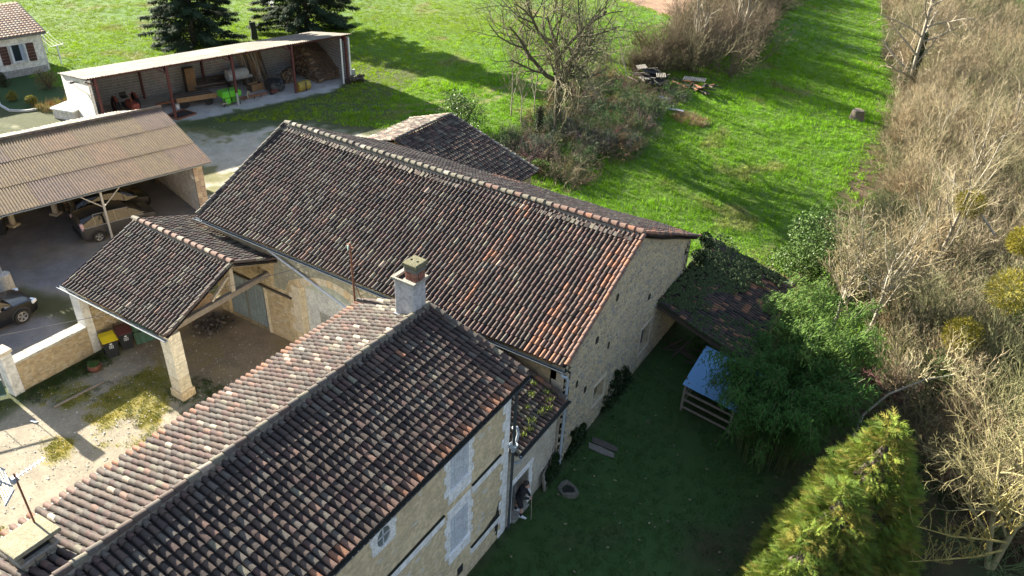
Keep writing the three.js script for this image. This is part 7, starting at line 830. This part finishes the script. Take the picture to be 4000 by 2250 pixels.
for (const [seed, x0, z0, n, rad, h0, h1, lf, l] of [[601, -2.75, -25.9, 200, 1.5, 2.9, 1.8, [0.038, 0.098, 0.016], 'dense dark green bamboo clump overhanging the tin-roofed hutch'], [602, -2.4, -29.9, 110, 1.2, 3.6, 1.7, [0.1, 0.175, 0.032], 'sunlit paler bamboo tops between the dark clump and the pale trunks']]) { // bamboo: arching culms hung with narrow leaves
  const R = rng(seed), t = thing('bamboo_clump', l, 'bamboo', [x0, 0, z0], 0, 'bamboo'), culm = new MB(), lv = new MB(); for (let k = 0; k < n; k++) { const a = R() * TAU, d = rad * Math.sqrt(R()), x = Math.cos(a) * d * 0.95, z = Math.sin(a) * d * 1.35, h = h0 + h1 * R(), bx = Math.cos(a) * (0.6 + 1.1 * R()) * (0.3 + d * 0.5), bz = Math.sin(a) * (0.6 + 1.1 * R()) * (0.3 + d * 0.5), P = [V(x, 0, z), V(x + bx * 0.15, h * 0.45, z + bz * 0.15), V(x + bx * 0.5, h * 0.8, z + bz * 0.5), V(x + bx, h * (0.92 + 0.05 * R()), z + bz), V(x + bx * 1.4, h * 0.82, z + bz * 1.4)]; culm.tube(P, [0.016, 0.014, 0.011, 0.007, 0.003], 4, false);
    for (let q = 0; q < 150; q++) { const f = 0.7 + 3.3 * Math.pow(R(), 0.75), i = Math.min(3, Math.floor(f)), p = P[i].clone().lerp(P[i + 1], f - i).add(V((R() - 0.5) * 0.5, (R() - 0.5) * 0.3, (R() - 0.5) * 0.5)), b = R() * TAU, dir = V(Math.cos(b) * 0.8, -0.25 - 0.75 * R(), Math.sin(b) * 0.8).normalize(), L = 0.17 + 0.14 * R(), w = V().crossVectors(dir, V(R() - 0.5, 1, R() - 0.5)).normalize().multiplyScalar(0.016 + 0.009 * R()), m = p.clone().addScaledVector(dir, L * 0.35), e = p.clone().addScaledVector(dir, L); lv.tri(p, m.clone().add(w), e); lv.tri(p, e, m.clone().sub(w)); } } part(t, 'culms', culm, mat([0.1, 0.12, 0.04], 0.6)); part(t, 'foliage', lv, leaf(...lf, 0.9, 0.3)); }
// sprays of scale leaves on cone-shaped evergreens
function thujaGeo(seed, h, r, n) { const R = rng(seed), gs = [new MB(), new MB(), new MB()], per = 22, nc = Math.round(n / per);
  for (let c = 0; c < nc; c++) { const y0 = h * (1 - Math.pow(R(), 0.55)) * 0.99, a0 = R() * TAU, lump = 1 + 0.5 * (fbm(a0 * 1.6 + seed, y0 * 0.9, 3) - 0.5), prof = r * Math.pow(Math.max(0.015, 1 - y0 / h), 0.8) * lump * (0.86 + 0.2 * R()), c0 = V(Math.cos(a0) * prof, y0, Math.sin(a0) * prof), out = V(Math.cos(a0), 0.05 + 0.5 * R(), Math.sin(a0)).normalize(), gi = R() < 0.5 ? 0 : R() < 0.6 ? 1 : 2, cl = 0.16 + 0.14 * R();
    for (let k = 0; k < per; k++) { const p = c0.clone().add(V((R() - 0.5) * cl * 2, (R() - 0.5) * cl * 2, (R() - 0.5) * cl * 2)).addScaledVector(out, -0.12), od = out.clone().add(V((R() - 0.5) * 1.1, (R() - 0.55) * 1.0, (R() - 0.5) * 1.1)).normalize(), sd = V().crossVectors(od, V(R() - 0.5, R() - 0.5, R() - 0.5)).normalize(), L = 0.2 + 0.16 * R(), g = gs[R() < 0.85 ? gi : (R() * 3) | 0];
      for (let q = 0; q < 6; q++) { const t = q / 6, b = p.clone().addScaledVector(od, L * t * 0.8), sgn = q % 2 ? 1 : -1, e = b.clone().addScaledVector(od, L * 0.36).addScaledVector(sd, sgn * L * 0.42 * (1 - t * 0.6)), w = od.clone().multiplyScalar(0.024); g.tri(b.clone().sub(w), b.clone().add(w), e); } g.tri(p.clone().addScaledVector(sd, 0.018), p.clone().addScaledVector(sd, -0.018), p.clone().addScaledVector(od, L * 1.2).add(V(0, -0.05, 0))); } } return gs.map((g) => g.build()); }
const thujaM = [leaf(0.16, 0.215, 0.03, 0.95, 0.3), leaf(0.22, 0.2, 0.04, 0.95, 0.3), leaf(0.11, 0.17, 0.027, 0.95, 0.3)];
for (const [k, x, z, h, r, n, l] of [[0, 0.95, -21.2, 6.9, 2.4, 15000, 'tall golden-green thuja, the farthest of the row at the bottom right'], [1, 0.35, -19.5, 5.5, 2.0, 12000, 'golden-green thuja in the middle of the bottom right row'], [2, -0.1, -18.0, 4.3, 1.7, 9000, 'golden-green thuja cut by the bottom edge of the picture']]) { const t = thing('thuja', l, 'conifer', [x, 0, z], 0, 'thuja row'); thujaGeo(620 + k, h, r, n).forEach((g, i) => part(t, ['foliage', 'bronze_foliage', 'inner_foliage'][i], g, thujaM[i])); part(t, 'trunk', new MB().tube([V(0, 0, 0), V(0, h * 0.8, 0)], [0.13, 0.03], 7).build(1), darkStem); part(t, 'branches', new MB().lathe(V(0, 0.1, 0), [[r * 0.55, 0], [r * 0.5, h * 0.2], [r * 0.24, h * 0.6], [0, h * 0.85]], 9), darkStem); }
// the two big dark conifers behind the shed: drooping boughs with needle sprays
function spruceGeo(seed, h, r, clear) { const R = rng(seed), w = new MB(), lf = new MB(); w.tube([V(0, 0, 0), V(0.1, h * 0.5, 0), V(0, h, 0)], [0.34, 0.22, 0.03], 8); const nb = 210; for (let k = 0; k < nb; k++) { const y = clear + (h - clear) * (k / nb), a = k * 2.4 + R(), len = r * Math.pow(1 - (y - clear) / (h - clear + 0.3), 0.7) * (0.75 + 0.45 * R()), e = V(Math.cos(a) * len, y - len * 0.05 + 0.5 * R(), Math.sin(a) * len), m = V(Math.cos(a) * len * 0.5, y + len * 0.05, Math.sin(a) * len * 0.5), b = V(0, y, 0); w.tube([b, m, e], [0.06, 0.035, 0.01], 4, false);
    const cnt = Math.round(50 + len * 85); for (let q = 0; q < cnt; q++) { const t = 0.15 + 0.87 * Math.sqrt(R()), p = t < 0.5 ? b.clone().lerp(m, t * 2) : m.clone().lerp(e, t * 2 - 1), sp = 0.55 * (1.15 - t * 0.6), o = V((R() - 0.5) * sp * 2, (R() - 0.6) * sp * 0.9, (R() - 0.5) * sp * 2), c = p.clone().add(o), d = V(Math.cos(a) + (R() - 0.5) * 1.8, -0.3 - 0.5 * R(), Math.sin(a) + (R() - 0.5) * 1.8).normalize(), L = 0.24 + 0.2 * R(), sd = V().crossVectors(d, V(0, 1, 0)).normalize().multiplyScalar(0.045 + 0.04 * R()); lf.tri(c.clone().sub(sd), c.clone().add(sd), c.clone().addScaledVector(d, L)); } } return [w.build(0.9), lf.build()]; }
for (const [k, x, z, h, r, c, l] of [[0, -68.2, -49.6, 12.5, 4.4, 0.15, 'broad dark spruce behind the middle of the long shed'], [1, -63.8, -60.8, 13, 5.4, 0.2, 'large dark spruce at the right end of the long shed']]) { const [a, b] = spruceGeo(640 + k, h, r, c), t = thing('spruce_tree', l, 'conifer', [x, 0, z], k, 'dark spruces'); part(t, 'trunk', a, bark(0.1, 0.085, 0.07)); part(t, 'crown', b, leaf(0.03, 0.05, 0.022, 0.85, 0.15)); }
// willow with lichen-yellow limbs in the bottom right corner
{ const g = bare(661, { seed: 661, levels: 5, woodLv: 3, kids: [9, 6, 4, 3, 2], clear: 0.25, len: 4.6, ratio: 0.62, r: 0.11, minR: 0.006, bend: 0.42, up: 0.1, spread: 0.75, stems: 2, lean: 0.25 }), t = thing('willow_tree', 'leafless willow with yellow-lichened limbs in the bottom right corner', 'tree', [5.6, 0, -24.2], 2.2); part(t, 'trunk', g.wood, lichenBark); part(t, 'crown', g.twigs, twig(0.27, 0.24, 0.11));
  const limb = new MB(), R = rng(663), bud = new MB(), inv = (v) => { const q = v.clone().sub(V(5.6, 0, -24.2)); q.applyAxisAngle(V(0, 1, 0), -2.2); return q; };
  for (const P of [[V(5.5, 1.6, -24), V(4.7, 2.6, -22.6), V(3.6, 3.3, -21.3), V(2.4, 3.7, -20.6)], [V(5.5, 1.2, -24), V(4.6, 1.9, -22.4), V(3.6, 2.3, -21.2), V(2.7, 2.4, -20.4)], [V(5.5, 2, -24), V(5.2, 3.4, -22.6), V(4.6, 4.6, -21.6), V(3.9, 5.4, -21)]]) { limb.tube(P.map(inv), [0.045, 0.035, 0.024, 0.008], 6); for (let k = 0; k < 34; k++) { const f = 0.8 + 2.2 * R(), i = Math.min(2, Math.floor(f)), p = P[i].clone().lerp(P[i + 1], f - i), d = V((R() - 0.6) * 1.2, 0.5 + R(), (R() - 0.3) * 1.2).normalize(), L = 0.4 + 0.7 * R(), e = p.clone().addScaledVector(d, L); limb.tube([p, p.clone().addScaledVector(d, L * 0.5).add(V((R() - 0.5) * 0.1, 0, (R() - 0.5) * 0.1)), e].map(inv), [0.012, 0.01, 0.006], 3, false); for (let q = 0; q < 4; q++) { const c = inv(e.clone().addScaledVector(d, -q * 0.09).add(V((R() - 0.5) * 0.08, (R() - 0.5) * 0.05, (R() - 0.5) * 0.08))), s = 0.03 + 0.02 * R(); bud.tri(c.clone().add(V(-s, 0, 0)), c.clone().add(V(s, 0, s)), c.clone().add(V(0, s * 1.7, 0))); bud.tri(c.clone().add(V(0, 0, -s)), c.clone().add(V(0, 0, s)), c.clone().add(V(s * 0.5, s * 1.7, 0))); } } }
  part(t, 'lichened_limbs', limb.build(0.9), bark(0.4, 0.33, 0.1)); part(t, 'catkins', bud, leaf(0.26, 0.22, 0.07, 0.9)); }
// mistletoe
for (const [k, x, y, z, r, l] of [[0, 1.35, 5.2, -44.0, 0.75, 'lone yellow-green mistletoe ball on a pale branch'], [1, 3.7, 5.6, -34.4, 0.95, 'largest yellow mistletoe ball at the right edge'], [2, 3.9, 5.2, -40.8, 0.65, 'small mistletoe ball at the right edge above the largest'], [3, 2.6, 3.6, -33.2, 0.8, 'yellow mistletoe cluster just below and left of the largest']]) { const t = thing('mistletoe', l, 'mistletoe', [x, y, z], 0, 'mistletoe balls'), R = rng(680 + k), m = new MB(), s = new MB(); for (let i = 0; i < 2400; i++) { const a = R() * TAU, c = R() * 2 - 1, q = Math.sqrt(1 - c * c), d = V(Math.cos(a) * q, c, Math.sin(a) * q), p = d.clone().multiplyScalar(r * (0.3 + 0.7 * Math.sqrt(R())) * (0.85 + 0.3 * fbm(a * 1.5 + k, c * 2, 2))), e = p.clone().addScaledVector(d, 0.12).add(V((R() - 0.5) * 0.14, (R() - 0.5) * 0.14, (R() - 0.5) * 0.14)), w = V(R() - 0.5, R() - 0.5, R() - 0.5).multiplyScalar(0.05); m.tri(p.clone().add(w), p.clone().sub(w), e); if (i % 40 === 0) s.tube([V(0, 0, 0), p], [0.012, 0.005], 3, false); } part(t, 'foliage', m, leaf(0.2, 0.175, 0.02, 0.9)); part(t, 'stems', s, twig(0.3, 0.27, 0.05)); if (k === 0) part(t, 'host_branch', new MB().tube([V(1.6, -1.2, 0.4), V(0.4, -0.2, 0), V(-0.9, 0.7, -0.3), V(-2, 1.2, -0.8)], [0.05, 0.04, 0.028, 0.008], 6).build(1), paleBark); }
// shrubs by the modern house
for (const [k, x, z, h, r, cm, l] of [[0, -66.2, -33.4, 2, 1.2, [0.16, 0.13, 0.05], 'bronze winter shrub between the modern house and the shed'], [1, -65.6, -29.9, 0.5, 0.5, [0.2, 0.19, 0.04], 'low yellowish shrub in the kerbed bed, left one'], [2, -63.4, -30.3, 0.5, 0.5, [0.2, 0.19, 0.04], 'low yellowish shrub in the kerbed bed, nearer the white lid'], [3, -69.5, -31.5, 1, 0.6, [0.06, 0.07, 0.03], 'dark rounded shrub below the modern house window']]) bush('garden_shrub', l, 'shrub', [x, 0, z], 700 + k, leafMass(700 + k, lumpsIn(710 + k, 14, r * 0.7, h * 0.7, r * 0.7, 0.2 * r + 0.1, 0.4 * r, 0.25), 1500, 0.1, 0.35), leaf(...cm, 0.85), darkStem, h, 'garden shrubs');
// ---------------------------------------------------------------- the person in the garden doorway
{
  const smin = (a, b, k) => { const h = clamp(0.5 + 0.5 * (b - a) / k); return lerp(b, a, h) - k * h * (1 - h); };
  const cap = (px, py, pz, b) => { const [ax, ay, az, r0, bx, by, bz, r1] = b, dx = bx - ax, dy = by - ay, dz = bz - az; let t = ((px - ax) * dx + (py - ay) * dy + (pz - az) * dz) / (dx * dx + dy * dy + dz * dz); t = t < 0 ? 0 : t > 1 ? 1 : t; return Math.hypot(px - ax - dx * t, py - ay - dy * t, pz - az - dz * t) - lerp(r0, r1, t); };
  function blob(bones, c, half, res, k) { // meshes the smooth union of tapered capsules inside a cube
    const mc = new MarchingCubes(res, undefined, false, false, 120000), n = res, f = mc.field; mc.isolation = 0; let i = 0; const hs = res / 2;
    for (let z = 0; z < n; z++) for (let y = 0; y < n; y++) for (let x = 0; x < n; x++, i++) { const px = c.x + (x - hs) / hs * half, py = c.y + (y - hs) / hs * half, pz = c.z + (z - hs) / hs * half; let d = 1; for (const b of bones) d = smin(d, cap(px, py, pz, b), k); f[i] = -d; }
    mc.update(); const cnt = mc.count, g = new THREE.BufferGeometry(), p = new Float32Array(cnt * 3), nn = new Float32Array(cnt * 3); for (let q = 0; q < cnt; q++) { p[q * 3] = c.x + mc.positionArray[q * 3] * half; p[q * 3 + 1] = c.y + mc.positionArray[q * 3 + 1] * half; p[q * 3 + 2] = c.z + mc.positionArray[q * 3 + 2] * half; nn[q * 3] = mc.normalArray[q * 3]; nn[q * 3 + 1] = mc.normalArray[q * 3 + 1]; nn[q * 3 + 2] = mc.normalArray[q * 3 + 2]; }
    g.setAttribute('position', new THREE.BufferAttribute(p, 3)); g.setAttribute('normal', new THREE.BufferAttribute(nn, 3)); return g;
  }
  const t = thing('person', 'person in black hoodie and shorts with white shoes leaning out of the garden doorway', 'person', [-9.4, 0.02, -16.95], 0.25);
  const skin = mat([0.5, 0.3, 0.22], 0.6), black = mat([0.014, 0.014, 0.016], 0.85), shoe = mat([0.6, 0.6, 0.6], 0.7), sock = mat([0.02, 0.02, 0.025], 0.9), hairM = mat([0.03, 0.02, 0.014], 0.7);
  const legs = []; for (const [s, kx, ax] of [[1, 0.12, 0.12], [-1, 0.0, -0.14]]) legs.push([0, 0.92, s * 0.09, 0.095, kx, 0.5, s * 0.11, 0.062], [kx, 0.5, s * 0.11, 0.06, ax + 0.01, 0.34, s * 0.12, 0.062], [ax + 0.01, 0.34, s * 0.12, 0.06, ax, 0.08, s * 0.12, 0.036], [ax - 0.02, 0.05, s * 0.12, 0.04, ax + 0.17, 0.035, s * 0.13, 0.032]);
  const arms = []; for (const s of [-1, 1]) arms.push([0.14, 1.39, s * 0.17, 0.058, 0.14, 1.13, s * 0.23, 0.046], [0.14, 1.13, s * 0.23, 0.044, 0.36, 1.02, s * 0.07, 0.03]);
  const torso = [[0, 0.95, -0.05, 0.12, 0, 0.95, 0.05, 0.12], [0, 0.97, 0, 0.13, 0.1, 1.28, 0, 0.14], [0.12, 1.34, -0.1, 0.1, 0.12, 1.34, 0.1, 0.1], [0.14, 1.4, 0, 0.07, 0.22, 1.5, 0, 0.052]];
  const head = [[0.24, 1.63, 0, 0.088, 0.22, 1.66, 0, 0.092], [0.27, 1.56, 0, 0.07, 0.31, 1.545, 0, 0.052], [0.33, 1.6, 0, 0.014, 0.355, 1.575, 0, 0.016], [0.22, 1.49, 0, 0.052, 0.25, 1.56, 0, 0.055], [0.235, 1.6, 0.088, 0.012, 0.225, 1.63, 0.092, 0.016], [0.235, 1.6, -0.088, 0.012, 0.225, 1.63, -0.092, 0.016]];
  const body = blob([...torso, ...legs, ...arms], V(0.08, 0.78, 0), 0.82, 118, 0.03), hg = blob(head, V(0.26, 1.6, 0), 0.17, 70, 0.012);
  const hands = [-1, 1].map((s) => { const w = V(0.37, 1.01, s * 0.06), b = [[w.x, w.y, w.z, 0.03, w.x + 0.05, w.y - 0.01, s * 0.035, 0.028]]; for (let q = 0; q < 4; q++) { const y = w.y + 0.025 - q * 0.018; b.push([w.x + 0.055, y, s * 0.03, 0.0095, w.x + 0.085 - q * 0.003, y - 0.004, s * 0.0, 0.009], [w.x + 0.085 - q * 0.003, y - 0.004, s * 0.0, 0.009, w.x + 0.06, y - 0.006, -s * 0.024, 0.008]); } b.push([w.x + 0.01, w.y + 0.025, s * 0.04, 0.011, w.x + 0.04, w.y + 0.05, s * 0.01, 0.01], [w.x + 0.04, w.y + 0.05, s * 0.01, 0.01, w.x + 0.07, w.y + 0.045, -s * 0.012, 0.009]); return blob(b, V(0.42, 1.0, s * 0.02), 0.11, 64, 0.006); });
  part(t, 'body', mergeGeometries([body, hg, ...hands]), skin);
  part(t, 'hoodie', blob([[0, 0.97, -0.06, 0.145, 0, 0.97, 0.06, 0.145], [0, 1.0, 0, 0.155, 0.1, 1.3, 0, 0.165], [0.12, 1.35, -0.12, 0.115, 0.12, 1.35, 0.12, 0.115], [0.12, 1.42, 0, 0.09, 0.17, 1.46, 0, 0.075], [0.06, 1.46, -0.05, 0.06, 0.06, 1.46, 0.05, 0.06], ...arms.map((b) => [b[0], b[1], b[2], b[3] + 0.02, lerp(b[0], b[4], 0.93), lerp(b[1], b[5], 0.93), lerp(b[2], b[6], 0.93), b[7] + 0.016])], V(0.1, 1.2, 0), 0.42, 70, 0.035), black);
  part(t, 'shorts', blob([[0, 0.93, -0.06, 0.14, 0, 0.93, 0.06, 0.14], ...[[1, 0.12], [-1, 0.0]].map(([s, kx]) => [0, 0.9, s * 0.09, 0.12, kx * 0.8, 0.57, s * 0.11, 0.1])], V(0.03, 0.75, 0), 0.32, 60, 0.03), black);
  for (const [s, ax] of [[1, 0.12], [-1, -0.14]]) { part(t, 'sock', blob([[ax + 0.005, 0.24, s * 0.12, 0.058, ax, 0.09, s * 0.12, 0.046]], V(ax, 0.17, s * 0.12), 0.15, 36, 0.01), sock); part(t, 'shoe', blob([[ax - 0.045, 0.045, s * 0.12, 0.05, ax + 0.06, 0.05, s * 0.125, 0.05], [ax + 0.06, 0.05, s * 0.125, 0.048, ax + 0.18, 0.035, s * 0.13, 0.04], [ax - 0.02, 0.08, s * 0.12, 0.045, ax + 0.02, 0.09, s * 0.12, 0.045]], V(ax + 0.06, 0.05, s * 0.12), 0.2, 44, 0.015), shoe); }
  part(t, 'hair', blob([[0.2, 1.66, 0, 0.094, 0.24, 1.7, 0, 0.085], [0.17, 1.6, 0, 0.07, 0.19, 1.66, 0, 0.09], [0.22, 1.65, 0.05, 0.055, 0.22, 1.65, -0.05, 0.055]], V(0.2, 1.65, 0), 0.17, 50, 0.02), hairM);
  for (const s of [-1, 1]) part(t, 'eye', new THREE.SphereGeometry(0.011, 8, 6).translate(0.331, 1.612, s * 0.032), mat([0.03, 0.025, 0.02], 0.2)); part(t, 'mouth', new THREE.SphereGeometry(0.014, 8, 6).scale(0.6, 0.35, 1.5).translate(0.348, 1.543, 0), mat([0.35, 0.14, 0.11], 0.6));
  const st = thing('walking_stick', 'thin pale stick held upright by the person in the doorway', 'stick', [-9.4, 0.02, -16.95], 0.25); part(st, 'shaft', new MB().tube([V(0.46, 1.12, 0), V(0.44, 0.95, 0), V(0.5, -0.04, 0.06)], [0.013, 0.013, 0.012], 6).build(1), woodPale);
}
scene.traverse((o) => { if (o.isMesh) { o.castShadow = true; o.receiveShadow = true; } });
renderer.render(scene, camera);
